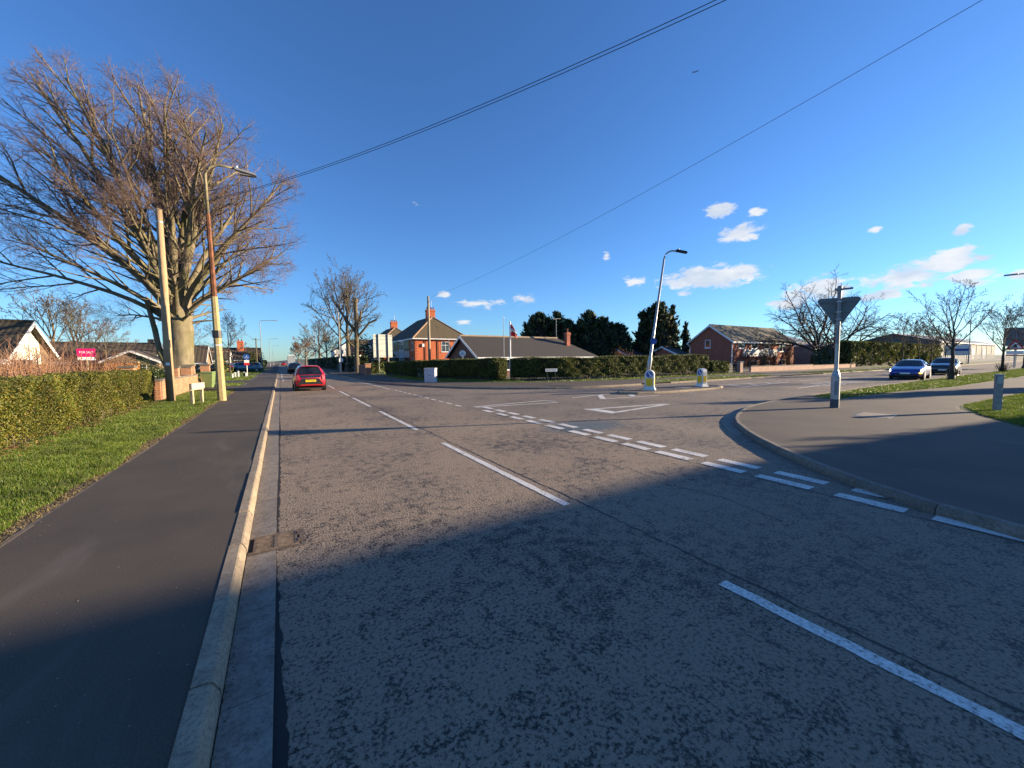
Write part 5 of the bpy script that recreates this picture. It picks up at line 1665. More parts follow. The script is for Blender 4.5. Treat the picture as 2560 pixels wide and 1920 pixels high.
# long pantiled bungalow with a projecting gable
b = thing('pantiled_bungalow', 'long bungalow with brown pantiled roof and a small projecting gable', 'house', (-14.4, 71.5, 0.05))
gabled(b, -12.5, 0, -3.2, 3.6, 1.95, 4.20, 'x', 'render', 'tile_brown', .4, .2, .14, ridgemat='tile_brown', barge_ends=(1,))
MB().prism([(-3.9, -8.6, 0), (1.6, -8.6, 0), (1.6, -8.6, 1.75), (-.9, -8.6, 3.02), (-3.4, -8.6, 1.75), (-3.9, -8.6, 1.75)], (0, 5.6, 0)).build('wing_wall', M['brick_buff'], b)
for s in (-1, 1):
    MB().prism([(-.9, -8.85, 3.1), (-.9 + s * 2.8, -8.85, 1.66), (-.9 + s * 2.8, -8.85, 1.78), (-.9, -8.85, 3.22)], (0, 6.4, 0)).build('wing_roof', M['tile_brown'], b)
bb = MB()
for s in (-1, 1):
    bb.prism([(-.9, -8.9, 3.2), (-.9 + s * 2.85, -8.9, 1.74), (-.9 + s * 2.85, -8.9, 1.5), (-.9, -8.9, 2.94)], (0, .04, 0))
bb.build('wing_barge_board', M['upvc'], b)
window(b, '-y', -8.6, -1.7, .5, .55, 1.45, 2, transom=.6)
window(b, '+x', 0.0, -2.0, -.4, .6, 1.9, 2)
MB().box(-1.2, -.6, .1, .7, 3.6, 4.9).build('chimney', M['brick_buff'], b)

# bungalow showing beside the beech trunk
b = thing('tiled_bungalow', 'bungalow roof with white verge board beside the beech trunk', 'house', (-12.4, 87.5, 0.05))
gabled(b, -9, 1.2, -3, 3.2, 1.8, 4.45, 'x', 'brick_buff', 'tile_brown', .4, .25, .14, ridgemat='tile_brown')
window(b, '-y', -3.0, -4, -2, .6, 1.5, 2)
b = thing('far_bungalow', 'small white fronted bungalow just past the verge board', 'house', (-10.2, 97, 0.05))
gabled(b, -6, 1.4, -3, 3, 2.0, 3.6, 'x', 'render', 'tile_brown', .3, .2)
window(b, '+x', 1.4, -1.5, .6, .8, 1.8, 2)

# distant house with tall brick chimney
b = thing('chimney_house', 'distant brown house with a tall red brick chimney', 'house', (-9.0, 104, 0.05))
gabled(b, -4.5, 5.2, -3.5, 3.5, 2.2, 4.6, 'x', 'brick_semi', 'tile_brown', .3, .2, ridgemat='tile_brown')
chimney(b, 1.6, -.6, 3.2, 5.9, 1.15, .8, 'brick_semi', 2)
window(b, '-y', -3.5, 1.2, 3.0, .8, 1.9, 2)

# semi-detached houses with hipped roofs
def semi(name, label, loc, full=True, detail=True):
    b = thing(name, label, 'house', loc)
    W_, D_, E_, Rz = 9.2, 17.5, 5.15, 9.15
    cx = W_ / 2; ins = 4.5
    MB().box(0, W_, 0, D_, 0, E_).build('wall', M['brick_semi'], b)
    o = .42
    z = E_ - .02
    c = [(-o, -o, z), (W_ + o, -o, z), (W_ + o, D_ + o, z), (-o, D_ + o, z)]
    r0, r1 = (cx, ins, Rz), (cx, D_ - ins, Rz)
    th = .14
    def slope(pts, mat='tile_semi'):
        MB().prism(pts, (0, 0, th)).build('roof_slope', M[mat], b)
    slope([c[0], c[1], r0]); slope([c[2], c[3], r1])
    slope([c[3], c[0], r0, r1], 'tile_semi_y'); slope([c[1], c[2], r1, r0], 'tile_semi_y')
    hp = MB()
    for q, rr_ in ((c[0], r0), (c[1], r0), (c[2], r1), (c[3], r1)):
        hp.tube([(q[0], q[1], q[2] + th), (rr_[0], rr_[1], rr_[2] + th)], .12, 6)
    hp.build('hip_tiles', M['ridge'], b)
    MB().tube([(r0[0], r0[1], Rz + th), (r1[0], r1[1], Rz + th)], .11, 6).build('ridge_tiles', M['tile_semi'], b)
    g = MB().box(-o - .1, W_ + o + .1, -o - .1, -o, z - .05, z + .1).box(-o - .1, -o, -o + .002, D_ + o, z - .05, z + .1)
    g.box(-o + .002, W_ + o, -o + .002, -.002, z - .10, z - .004).box(-o + .002, -.002, -.001, D_ + o, z - .10, z - .004)
    g.build('gutter', M['upvc'], b)
    chimney(b, cx - .1, ins + .7, Rz - .9, Rz + 1.15, 1.5, .85, 'brick_semi', 4, 'x', aerial=True)
    # two storey bays on the road front
    for k, (y0, y1) in enumerate(((3.3, 7.4), (9.9, 14.0))):
        prof = [(0, y0), (-.75, y0 + .6), (-.75, y1 - .6), (0, y1)]
        MB().prism([(x, y_, 0) for x, y_ in prof], (0, 0, E_ - .1)).build('bay', M['white_soft'], b)
        for z0_, z1_ in ((.9, 2.15), (3.35, 4.95)):
            window(b, '-x', -.76, y0 + .7, y1 - .7, z0_, z1_, 4, transom=.7)
            sl = MB()
            sl.prism([(-.02, y0 - .02, z0_), (-.75, y0 + .57, z0_), (-.75, y0 + .57, z1_), (-.02, y0 - .02, z1_)], (-.02, -.02, 0))
            sl.build('bay_glazing', M['glass'], b)
    window(b, '-x', 0, .9, 2.0, 3.35, 4.85, 2, transom=.7)
    window(b, '-x', 0, 1.0, 1.9, 1.0, 2.0, 1)
    # side elevation
    window(b, '-y', 0, 4.5, 5.9, 3.05, 4.72, 2, transom=.66)
    window(b, '-y', 0, 6.8, 7.7, 3.4, 4.72, 1)
    ax = MB().box(1.15, 1.5, -.2, 0, 3.85, 4.35); ax.build('alarm_box', M['white'], b)
    for x in (1.75, 3.9):
        p = MB().tube([(x, -.09, 0.2), (x, -.09, 4.95)], .05, 6)
        p.build('downpipe', M['black'], b)
    MB().tube([(6.3, -.09, .2), (6.3, -.09, 3.6), (6.1, -.09, 4.2), (5.6, -.35, 4.95)], .05, 6).build('downpipe', M['black'], b)
    q = MB()
    for k in range(20):
        q.box(-.012, .22 if k % 2 else .34, -.012, .05, .1 + k * .245, .1 + k * .245 + .115)
    q.build('quoins', M['brick_dark'], b)
    return b
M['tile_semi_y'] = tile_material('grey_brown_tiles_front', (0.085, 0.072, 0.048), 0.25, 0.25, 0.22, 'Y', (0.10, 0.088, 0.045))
M['white_soft'] = plain('bay_render', (0.52, 0.52, 0.54), 0.8, 0.06, 2)
M['brick_dark'] = plain('dark_brick_quoin', (0.22, 0.055, 0.025), 0.9, 0.2, 9)
s1 = semi('semi_detached_house', 'orange brick semi detached house with hipped roof behind the telegraph pole', (18.7, 61.5, 0.05))
s2 = dup(s1, (18.4, 86.0, 0.05), label='second semi detached house showing its chimney past the first hip')
pc = thing('glazed_porch', 'white framed glazed porch on the farther semi detached house', 'porch', (17.0, 85.0, 0.05))
MB().box(0, 1.35, 0, 5.2, 0, .7).build('base_wall', M['brick_semi'], pc)
window(pc, '-x', 0, 0.0, 5.2, .7, 2.5, 6, transom=.72)
window(pc, '-y', 0, 0.05, 1.3, .7, 2.5, 2, transom=.72)
MB().prism([(-.15, -.15, 2.55), (-.15, 5.35, 2.55), (1.3, 5.35, 3.0), (1.3, -.15, 3.0)], (0, 0, .1)).build('roof', M['tile_semi_y'], pc)

b = thing('half_hidden_house', 'brown roofed brick house behind the pollarded tree', 'house', (17.6, 112, 0.05))
gabled(b, 0, 8.5, 0, 12, 4.3, 7.6, 'x', 'brick_semi', 'tile_brown', .3, .2, gutter=None, barge=None, ridgemat='tile_brown')
window(b, '-y', 0, 5.3, 6.1, 2.2, 3.9, 1)
window(b, '-x', 0, 2, 5, 1.0, 3.9, 4, transom=.6)
b = thing('half_timbered_house', 'pale fronted house glimpsed between the roadside trunks', 'house', (14.2, 128, 0.05))
gabled(b, 0, 9, 0, 10, 4.8, 7.8, 'y', 'white', 'tile_brown', .3, .2, gutter=None, ridgemat='tile_brown')
for k in range(6):
    MB().box(-.03, 0, .6 + k * 1.7, .85 + k * 1.7, 2.4, 4.7).build('timber', M['blackwood'], b)

# long bungalow behind the hedge
b = thing('long_bungalow', 'long brown tiled bungalow behind the hedge and flagpole', 'house', (16.8, 34.3, 0.05))
x1 = 15.3; yd = 7.8; ev = 2.02; rg = 4.12; cyb = yd / 2
MB().prism([(0, 0, 0), (0, yd, 0), (0, yd, ev), (0, cyb, rg - .03), (0, 0, ev)], (12.6, 0, 0)).build('wall', M['brick_bung'], b)
MB().box(12.601, x1, .05, yd - .05, 0, ev).build('wall_end', M['brick_bung'], b)
ov = .35; sl = (rg - ev) / cyb; ze = ev - sl * ov; th = .12
rr_ = MB().prism([(-.35, cyb, rg), (-.35, -ov, ze), (x1 + ov, -ov, ze), (12.7, cyb, rg)], (0, 0, th)).build('roof_slope', M['tile_bung'], b)
MB().prism([(-.35, cyb, rg), (-.35, yd + ov, ze), (x1 + ov, yd + ov, ze), (12.7, cyb, rg)], (0, 0, th)).build('roof_slope', M['tile_bung'], b)
MB().prism([(x1 + ov, -ov, ze), (x1 + ov, yd + ov, ze), (12.7, cyb, rg)], (0, 0, th)).build('roof_hip', M['tile_moss'], b)
MB().tube([(-.35, cyb, rg + th), (12.7, cyb, rg + th)], .12, 8).build('ridge_tiles', plain('pale_ridge', (0.33, 0.25, 0.17), 0.9, 0.25, 6), b)
MB().box(-.35, x1 + ov, -ov - .1, -ov, ze - .06, ze + .08).box(-.34, x1 + ov - .01, -ov - .03, -ov + .01, ze - .2, ze - .065).build('gutter', M['upvc'], b)
bb = MB()
for s in (-1, 1):
    bb.prism([(-.40, cyb, rg + th), (-.40, cyb + s * (cyb + ov), ze + th), (-.40, cyb + s * (cyb + ov), ze - .14), (-.40, cyb, rg - .16)], (.04, 0, 0))
bb.build('barge_board', M['upvc'], b)
chimney(b, 13.0, 2.3, 2.6, 4.55, .5, .5, 'brick_house', 1)
MB().tube([(12.1, 3.3, 4.0), (12.1, 3.3, 6.6)], .025, 5).tube([(11.6, 3.3, 6.5), (12.8, 3.3, 6.6)], .015, 4).build('aerial', M['galv'], b)
window(b, '-x', 0, 2.6, 5.0, .6, 1.6, 3)
window(b, '-y', 0, 2, 4.4, .6, 1.8, 3)

# small bungalows beyond
b = thing('small_bungalow', 'small brick gabled bungalow beyond the long hedge', 'house', (55.8, 50.2, 0.05))
gabled(b, 0, 13, 0, 7.2, 2.0, 3.62, 'x', 'brick_house', 'tile_slate', .3, .25, ridgemat='tile_slate')
MB().box(-.05, 0, 3.2, 3.9, 2.3, 2.9).build('gable_vent', M['black'], b)
b = thing('small_bungalow', 'second small brick gable between the leaning lamp and the brick house', 'house', (60.6, 42.6, 0.05))
gabled(b, 0, 3.0, 0, 8.6, 1.9, 3.75, 'x', 'brick_house', 'tile_slate', .3, .25, ridgemat='tile_slate')
MB().box(2.0, 3.6, -1.6, -.05, 2.1, 2.2).build('flat_canopy', M['greysteel'], b)

# two storey brick house
b = thing('brick_house', 'two storey red brick house with a white panel and grey green roof', 'house', (64.5, 36.3, 0.05))
gabled(b, 0, 21.5, 0, 7.6, 4.55, 7.28, 'x', 'brick_house', 'tile_house', .45, .35, .14, ridgemat='tile_house')
for (x0, x1_, z0_, z1_, c_) in ((2.05, 3.9, 3.2, 4.13, 1), (6.1, 8.2, 3.2, 4.13, 1), (10.4, 12.4, 3.2, 4.13, 1), (15.8, 18.2, 2.7, 4.15, 2), (2.05, 3.9, .2, 1.05, 1), (6.1, 8.2, .2, 1.05, 1), (10.4, 12.4, .2, 1.05, 1), (15.8, 18.2, .2, 1.25, 2)):
    window(b, '-y', 0, x0, x1_, z0_, z1_, c_, fw=.12)
window(b, '-x', 0, 3.7, 4.7, 3.38, 4.8, 1, fw=.1)
MB().box(3.6, 15.0, -.06, 0, 1.85, 3.05).build('white_panel', M['white'], b)
dp = MB().tube([(-.1, -.12, 0), (-.1, -.12, 3.9), (-.05, -.4, 4.35)], .07, 6); dp.build('downpipe', M['upvc'], b)
dp = MB().tube([(-.12, 7.5, 0), (-.12, 7.5, 3.6), (-.4, 7.9, 4.2)], .07, 6); dp.build('downpipe', M['upvc'], b)
sd = MB().tube([(14.4, 0, 2.9), (14.3, -.5, 3.0)], .03, 5)
sd.build('dish_arm', M['galv'], b)
dish = MB()
ring_ = []
cN = Vector((-.2, -.9, .25)).normalized(); cu_ = Vector((1, -.22, 0)).normalized(); cv_ = cN.cross(cu_)
cc = Vector((14.3, -.55, 3.05))
for k in range(14):
    a = 2 * math.pi * k / 14
    ring_.append(cc + cu_ * math.cos(a) * .42 + cv_ * math.sin(a) * .42)
for k in range(14):
    dish.poly([ring_[k], ring_[(k + 1) % 14], cc - cN * .12])
dish.build('satellite_dish', M['white'], b)
MB().poly([(8.7, -.35, 3.65), (9.1, -.62, 3.95), (9.6, -.5, 3.9), (10.0, -.3, 3.62), (9.5, -.42, 3.78)]).build('bracket_plant', M['blackwood'], b)

# grey industrial unit and warehouse
b = thing('grey_unit', 'grey industrial unit glimpsed behind the dark bare tree', 'building', (90, 46, 0.05))
gabled(b, 0, 30, 0, 16, 5.2, 8.0, 'x', 'cladding', 'shedroof', .2, .2, barge='cladding', gutter=None, ridgemat='shedroof')
window(b, '-y', 0, 4, 10, 1.5, 3.0, 4, fw=.15)
b = thing('white_unit', 'low pale unit with shuttered front behind the bare trees', 'building', (104, 36, 0.05))
gabled(b, 0, 16, 0, 10, 3.8, 4.6, 'x', 'cladding', 'shedroof', .2, .2, barge='white', gutter=None, ridgemat='shedroof')
MB().box(2, 6, -.06, 0, 0, 3).build('shutter_door', M['white'], b)
b = thing('warehouse', 'long grey clad warehouse with dark gable behind the tall hedge', 'building', (204, 40, 0.05))
gabled(b, 0, 95, 0, 25, 6.7, 10.2, 'x', 'cladding', 'shedroof', .5, .4, .3, barge='darkclad', gutter='white', ridgemat='shedroof')
MB().prism([(-.12, .2, 0), (-.12, 24.8, 0), (-.12, 24.8, 6.6), (-.12, 12.5, 10.0), (-.12, .2, 6.6)], (.1, 0, 0)).build('dark_gable', M['darkclad'], b)
for k in range(9):
    MB().box(6 + k * 10, 6.5 + k * 10, -.12, 0, 0, 6.5).build('cladding_post', M['darkclad'], b)
for k in (1, 4, 6):
    MB().box(8 + k * 10, 12 + k * 10, -.10, 0, 0, 4.5).build('shutter_door', M['greysteel'], b)

# house standing out of the picture to the south, whose gable shades the carriageway
b = thing('corner_house', 'gabled brick house on the plot south of the junction', 'house', (30, -9.85, 0.05))
gabled(b, 0, 12, -4.3, 4.3, 3.5, 8.1, 'x', 'brick_semi', 'tile_brown', .35, .3, ridgemat='tile_brown')
window(b, '-x', 0, -2, 2, .8, 2.1, 3)

# distant low hills and roofline at the horizon
hill = MB()
prev = None
rh = random.Random(3)
pts = []
for k in range(80):
    a = math.radians(-75 + k * 2.2)
    d_ = 1500
    pts.append((math.sin(a) * d_, math.cos(a) * d_, 12 + 10 * math.sin(k * .5) + 7 * math.sin(k * 1.3) + rh.uniform(-1, 1)))
for p, q in zip(pts[:-1], pts[1:]):
    hill.poly([(p[0], p[1], -1), (q[0], q[1], -1), (q[0] * 1.02, q[1] * 1.02, q[2]), (p[0] * 1.02, p[1] * 1.02, p[2])])
    hill.poly([(p[0] * 1.02, p[1] * 1.02, p[2]), (q[0] * 1.02, q[1] * 1.02, q[2]), (q[0] * 1.3, q[1] * 1.3, -1), (p[0] * 1.3, p[1] * 1.3, -1)])
tag(hill.build('hills', plain('blue_green_hills', (0.07, 0.09, 0.09), 0.95, 0.2, 0.01)), 'low distant hills on the horizon', kind='structure')

# ------------------------------------------------------------------ garden walls and fences
w = thing('brick_garden_wall', 'orange brick garden wall with piers behind the telegraph pole', 'wall', (-4.45, 21.3, 0.05))
MB().box(-.11, .11, 0, 8.7, 0, .86).build('wall', M['brick_wall'], w)
MB().box(-.14, .14, -.02, 8.73, .861, .95).build('coping', M['coping'], w)
MB().box(-.13, .14, -.03, 8.72, -.02, .10).build('plinth', M['coping'], w)
for yy in (3.1, 6.3):
    MB().box(-.24, .2, yy - .22, yy + .22, .951, 1.38).build('pier', M['brick_wall'], w)
    MB().box(-.28, .24, yy - .26, yy + .26, 1.381, 1.46).build('pier_cap', M['coping'], w)
for (x, y_, lb) in ((-6.2, 25.0, 'brick pier with wide cap showing over the end of the privet hedge'), (-4.9, 31.0, 'orange brick gate pier just behind the green bin'), (-4.45, 33.6, 'second brick gate pier across the drive from the bin')):
    p = thing('brick_pier', lb, 'pier', (x, y_, .05))
    MB().box(-.24, .24, -.24, .24, 0, 1.42).build('shaft', M['brick_wall'], p)
    MB().box(-.29, .29, -.29, .29, 1.421, 1.52).build('cap', M['coping'], p)
p = thing('brick_pier', 'sunlit brick gate pier beside the tall road sign', 'pier', (8.75, 47.4, .05))
MB().box(-.3, .3, -.3, .3, 0, 1.25).build('shaft', M['brick_wall'], p)
MB().box(-.35, .35, -.35, .35, 1.251, 1.34).build('cap', M['brick_pink'], p)
MB().box(-.12, .12, .32, 5.5, 0, 1.15).build('wing_wall', M['brick_bung'], p)
p = thing('brick_pier', 'small brick gate pier far along by the evergreen bush', 'pier', (-4.2, 80, .05))
MB().box(-.35, .35, -.35, .35, 0, 1.3).build('shaft', M['brick_wall'], p)
MB().box(-.4, .4, -.4, .4, 1.301, 1.4).build('cap', M['coping'], p)

f = thing('timber_fence', 'orange brown close boarded timber fence behind the withered shrub', 'fence', (-11.6, 35.2, .05), math.radians(20))
for k in range(34):
    z = 1.62 + rnd.uniform(-.02, .02)
    MB().box(-3.4 + k * .2, -3.4 + k * .2 + .19, -.012 - .008 * (k % 2), .004, .05, z).build('board', M['fencewood'], f)
for k in range(4):
    MB().box(-3.45 + k * 2.25, -3.35 + k * 2.25, .006, .1, 0, 1.75).build('post', M['postwood'], f)
MB().box(-3.45, 3.45, .006, .06, 1.3, 1.38).build('rail', M['fencewood'], f)

f = thing('picket_fence', 'black stained picket fence between the low hedge and the brick pillar', 'fence', (38.7, 23.3, .05))
for k in range(20):
    MB().prism([(k * .19, -.02, .05), (k * .19 + .1, -.02, .05), (k * .19 + .1, -.02, 1.0), (k * .19 + .05, -.02, 1.09), (k * .19, -.02, 1.0)], (0, .02, 0)).build('picket', M['blackwood'], f)
MB().box(0, 3.8, .001, .05, .3, .39).box(0, 3.8, .001, .05, .75, .84).build('rail', M['blackwood'], f)
p = thing('brick_pier', 'pale brick pillar at the end of the black fence', 'pier', (42.8, 23.2, .05))
MB().box(-.25, .25, -.25, .25, 0, 1.1).build('shaft', M['brick_pink'], p)
MB().box(-.29, .29, -.29, .29, 1.101, 1.2).build('cap', M['coping'], p)
w = thing('low_brick_wall', 'low pale pink brick wall in front of the brick house', 'wall', (44.2, 23.2, .05))
MB().box(0.8, 16, -.11, .11, 0, .62).build('wall', M['brick_pink'], w)
MB().box(16.01, 30, -.1, .12, 0, .5).build('wall_lower', M['brick_pink'], w)
MB().box(0.75, 16, -.14, .14, .621, .69).build('coping', M['coping'], w)
MB().box(16.01, 30, -.14, .14, .501, .57).build('coping', M['brick_pink'], w)
f = thing('dark_fence', 'dark boarded fence under the wide bare tree', 'fence', (76, 29.6, .05))
for k in range(24):
    MB().box(k * .8, k * .8 + .78, -.03, .03, 0, 2.0 + .03 * (k % 3)).build('panel', M['blackwood'], f)
f = thing('palisade_fence', 'grey palisade fence before the warehouse', 'fence', (120, 22.5, .05))
pal = MB()
for k in range(150):
    pal.box(k * .55, k * .55 + .14, -.02, .02, 0, 1.9)
tag(pal.build('pales', M['greysteel'], f), kind='stuff')
MB().box(0, 82, .022, .07, .4, .48).box(0, 82, .022, .07, 1.5, 1.58).build('rail', M['white'], f)

# ------------------------------------------------------------------ poles, lamps and signs
t = thing('telegraph_pole', 'bare brown timber telegraph pole at the end of the privet hedge', 'pole', (-3.93, 20.8, .08))
MB().tube([(0, 0, -.1), (0, 0, 2.5), (.01, 0, 5), (0, 0, 7.75)], [.15, .142, .125, .105], 14).build('shaft', M['timber'], t, smooth=True)
MB().tube([(0, 0, 7.2), (0, 0, 7.26)], [.116, .115], 14).build('band', M['galv'], t)
st = MB()
for k in range(9):
    s = 1 if k % 2 else -1
    st.tube([(0, .12 * s, 2.9 + k * .42), (0, .24 * s, 2.9 + k * .42)], .012, 5)
st.build('step_irons', M['galv'], t)
MB().box(-.06, .06, -.17, -.13, 1.5, 1.62).build('number_plate', M['white'], t)

def rot_pole(root, tilt):
    root.rotation_euler = tilt

t = thing('street_lamp', 'tall street lamp with pale concrete base and rusty brown upper column', 'street lamp', (-2.15, 19.95, .08))
oct_ = []
MB().tube([(0, 0, -.1), (0, 0, 1.0), (0, 0, 4.3)], [.165, .150, .118], 8).build('concrete_base', M['concpole'], t)
MB().tube([(0, 0, 4.3), (0, 0, 7.6)], [.108, .075], 8).build('rusty_column', M['rust'], t)
bend = []
for k in range(9):
    a = math.pi / 2 * k / 8
    bend.append((.55 - .55 * math.cos(a), 0, 9.05 + .55 * math.sin(a)))
MB().tube([(0, 0, 7.6), (0, 0, 9.05)] + bend[1:] + [(1.0, 0, 9.58)], [.062, .055] + [.05] * 8 + [.045], 10).build('bracket_arm', M['brack'], t, smooth=True)
h = MB()
h.hexa([(.98, -.09, 9.53), (1.75, -.15, 9.40), (1.75, .15, 9.40), (.98, .09, 9.53), (.98, -.06, 9.64), (1.72, -.10, 9.50), (1.72, .10, 9.50), (.98, .06, 9.64)])
hd = h.build('lamp_head', M['lamphead'], t, bevel=.02)
MB().box(1.15, 1.65, -.09, .09, 9.375, 9.40).build('lens', plain('lamp_lens', (.25, .25, .22), .2), hd)
MB().tube([(1.08, 0, 9.60), (1.08, 0, 9.70)], .035, 8).build('photocell', M['white'], hd)
MB().tube([(0, 0, 2.62), (0, 0, 2.92)], .165, 8).build('collar_box', M['black'], t)
MB().tube([(0, 0, 2.30), (0, 0, 2.34)], .142, 8).build('band', M['white'], t)
t.rotation_euler = (0, math.radians(-0.9), 0)

t = thing('street_lamp', 'leaning steel street lamp behind the yellow and white bollard', 'street lamp', (16.75, 13.95, .08))
MB().tube([(0, 0, 0), (0, 0, 1.6), (0, 0, 1.75), (0, 0, 6.9)], [.11, .11, .075, .045], 12).build('column', M['galv'], t, smooth=True)
bend = [(.45 - .45 * math.cos(math.pi / 2 * k / 6), 0, 6.9 + .45 * math.sin(math.pi / 2 * k / 6) ) for k in range(1, 7)]
MB().tube([(0, 0, 6.9)] + bend + [(.62, 0, 7.37)], .04, 8).build('bracket_arm', M['galv'], t, smooth=True)
hh = MB().hexa([(.55, -.08, 7.32), (1.15, -.13, 7.30), (1.15, .13, 7.30), (.55, .08, 7.32), (.58, -.05, 7.45), (1.1, -.08, 7.40), (1.1, .08, 7.40), (.58, .05, 7.45)]).build('lamp_head', M['black'], t, bevel=.015)
MB().tube([(.7, 0, 7.42), (.7, 0, 7.5)], .03, 8).build('photocell', M['greysteel'], hh)
rs_ = MB().tube([(0, -.13, 2.55), (0, -.15, 2.55)], .17, 20); rs_.build('keep_sign', M['blue'], t)
t.rotation_euler = (math.radians(0.0), math.radians(7.2), math.radians(-31))

def far_lamp(label, loc, h, arm, rz, mat='greysteel'):
    t = thing('street_lamp', label, 'street lamp', loc, rz)
    MB().tube([(0, 0, 0), (0, 0, 1.5), (0, 0, 1.6), (0, 0, h - .3)], [.1, .1, .07, .05], 8).build('column', M[mat], t)
    MB().tube([(0, 0, h - .3), (.08, 0, h - .08), (.3, 0, h), (arm, 0, h + .1)], .045, 6).build('bracket_arm', M[mat], t)
    MB().hexa([(arm - .05, -.08, h + .05), (arm + .65, -.12, h + .07), (arm + .65, .12, h + .07), (arm - .05, .08, h + .05), (arm - .05, -.06, h + .17), (arm + .6, -.08, h + .17), (arm + .6, .08, h + .17), (arm - .05, .06, h + .17)]).build('lamp_head', M['lamphead'], t)
    return t
far_lamp('tall grey street lamp standing well beyond the blue cycle sign', (-2.9, 84, .08), 9.1, 2.1, 0)
far_lamp('distant thin street lamp farther down the footway', (-2.9, 150, .08), 9.1, 2.1, 0)
far_lamp('farthest street lamp near the vanishing point', (-2.9, 215, .08), 9.1, 2.1, 0)
far_lamp('street lamp half lost among the tall roadside trees', (7.4, 60.5, .08), 8.9, 1.6, math.pi, 'galv')
far_lamp('distant street lamp in front of the round crowned tree', (7.4, 105, .08), 8.9, 1.6, math.pi, 'galv')
far_lamp('street lamp on the far verge beside the warehouse', (115, 18.6, .08), 10.0, 2.2, -math.pi / 2 - .3)
far_lamp('street lamp of which only the long arm and head show at the picture edge', (48.6, 3.3, .08), 7.7, 2.4, math.pi / 2)
far_lamp('thin white lamp column behind the pantiled bungalow', (-16.3, 80, .08), 8.0, .3, 0, 'white')

t = thing('telegraph_pole', 'telegraph pole rising behind the white cabinet', 'pole', (13.1, 38.2, .08))
MB().tube([(0, 0, -.1), (0, 0, 4), (0, 0, 8.1)], [.15, .13, .105], 12).build('shaft', M['timber2'], t, smooth=True)
MB().box(-.04, .04, -.3, .3, 7.5, 7.56).build('crosspiece', M['galv'], t)
t = thing('telegraph_pole', 'distant telegraph pole beside the evergreen bush', 'pole', (-4.0, 92, .08))
MB().tube([(0, 0, 0), (0, 0, 6.3)], [.14, .1], 8).build('shaft', M['bark2'], t)
MB().box(-.7, .7, -.04, .04, 6.0, 6.1).build('crosspiece', M['greysteel'], t)
t = thing('telegraph_pole', 'telegraph pole beside the footway south of the junction', 'pole', (12.0, -7.5, .08))
MB().tube([(0, 0, -.1), (0, 0, 5), (0, 0, 9.9)], [.16, .14, .11], 12).build('shaft', M['timber2'], t, smooth=True)

def cable(name, label, a, b, sag=None, coef=None, r=.012, n=30):
    pts = []
    for k in range(n + 1):
        s = k / n
        x, y_ = a[0] + (b[0] - a[0]) * s, a[1] + (b[1] - a[1]) * s
        if coef: z = a[2] + coef[0] * s + coef[1] * s * s
        else: z = a[2] + (b[2] - a[2]) * s - sag * 4 * s * (1 - s)
        pts.append((x, y_, z))
    o = MB().tube(pts, r, 5).build(name, M['wire'])
    return tag(o, label, 'cable')
cable('overhead_cable', 'upper one of the twin overhead cables crossing the sky above the road', (-3.93, 20.8, 7.83), (12, -7.5, 8.5), coef=(-4.55, 5.22), r=.006)
cable('overhead_cable', 'lower one of the twin overhead cables crossing the sky', (-3.93, 20.83, 7.81), (12, -7.47, 8.4), coef=(-4.62, 5.24), r=.006)
cable('overhead_cable', 'single overhead cable from the pole behind the cabinet', (13.1, 38.2, 8.0), (12, -7.5, 9.7), sag=.9, r=.006)
cable('overhead_cable', 'thin drop wire from the pole to the semi detached house', (13.1, 38.2, 7.7), (23.0, 61.2, 5.3), sag=.3, r=.012)
cable('overhead_cable', 'faint wires to the distant telegraph pole', (-3.93, 20.8, 7.6), (-4.0, 92, 6.2), sag=1.2, r=.014)

# street name sign on wooden legs, facing the road
t = thing('street_name_sign', 'small white street name sign on two pale wooden posts in the verge', 'street sign', (-2.82, 19.0, .08), math.radians(-16))
for yy in (-.35, .35):
    MB().box(-.045, .045, yy - .045, yy + .045, -.05, .64).build('post', M['postwood'], t)
MB().box(-.02, .02, -.48, .48, .56, .60).build('back_rail', M['postwood'], t)
MB().box(.047, .062, -.47, .47, .595, .825).build('plate', plain('weathered_white', (.40, .37, .31), .6, .12, 4), t)
MB().box(-.02, .046, -.47, .47, .601, .82).build('backing_board', M['postwood'], t)
MB().box(.0625, .064, -.34, .34, .69, .73).build('worn_lettering', plain('faded_lettering', (.30, .30, .31), .6), t)

t = thing('street_nameplate', 'low white street nameplate on two black posts before the long hedge', 'street sign', (17.05, 22.8, .08), math.radians(-14))
for xx in (-.32, .32):
    MB().box(xx - .035, xx + .035, -.035, .035, -.05, .93).build('post', M['black'], t)
MB().box(-.47, .47, -.055, -.038, .72, .93).build('plate', M['white'], t)
lettering('lettering', 'FRONT ROAD', .12, M['letter'], t, (0, -.057, .825), -90, .8)

# green wheelie bin
t = thing('wheelie_bin', 'pale green wheelie bin at the end of the brick wall', 'bin', (-3.85, 30.0, .08), math.radians(-8))
MB().hexa([(-.22, -.24, .06), (.22, -.24, .06), (.22, .26, .06), (-.22, .26, .06), (-.29, -.30, .96), (.29, -.30, .96), (.29, .36, .96), (-.29, .36, .96)]).build('body', M['bingreen'], t, bevel=.02)
MB().hexa([(-.31, -.34, .965), (.31, -.34, .965), (.31, .38, .965), (-.31, .38, .965), (-.28, -.28, 1.05), (.28, -.28, 1.05), (.28, .36, 1.05), (-.28, .36, 1.05)]).build('lid', M['bingreen'], t, bevel=.015)
MB().tube([(-.28, .42, .97), (.28, .42, .97)], .02, 6).build('handle', M['bingreen'], t)
for s in (-1, 1):
    MB().tube([(s * .23, .27, .1), (s * .30, .27, .1)], .12, 14).build('wheel', M['tyre'], t)

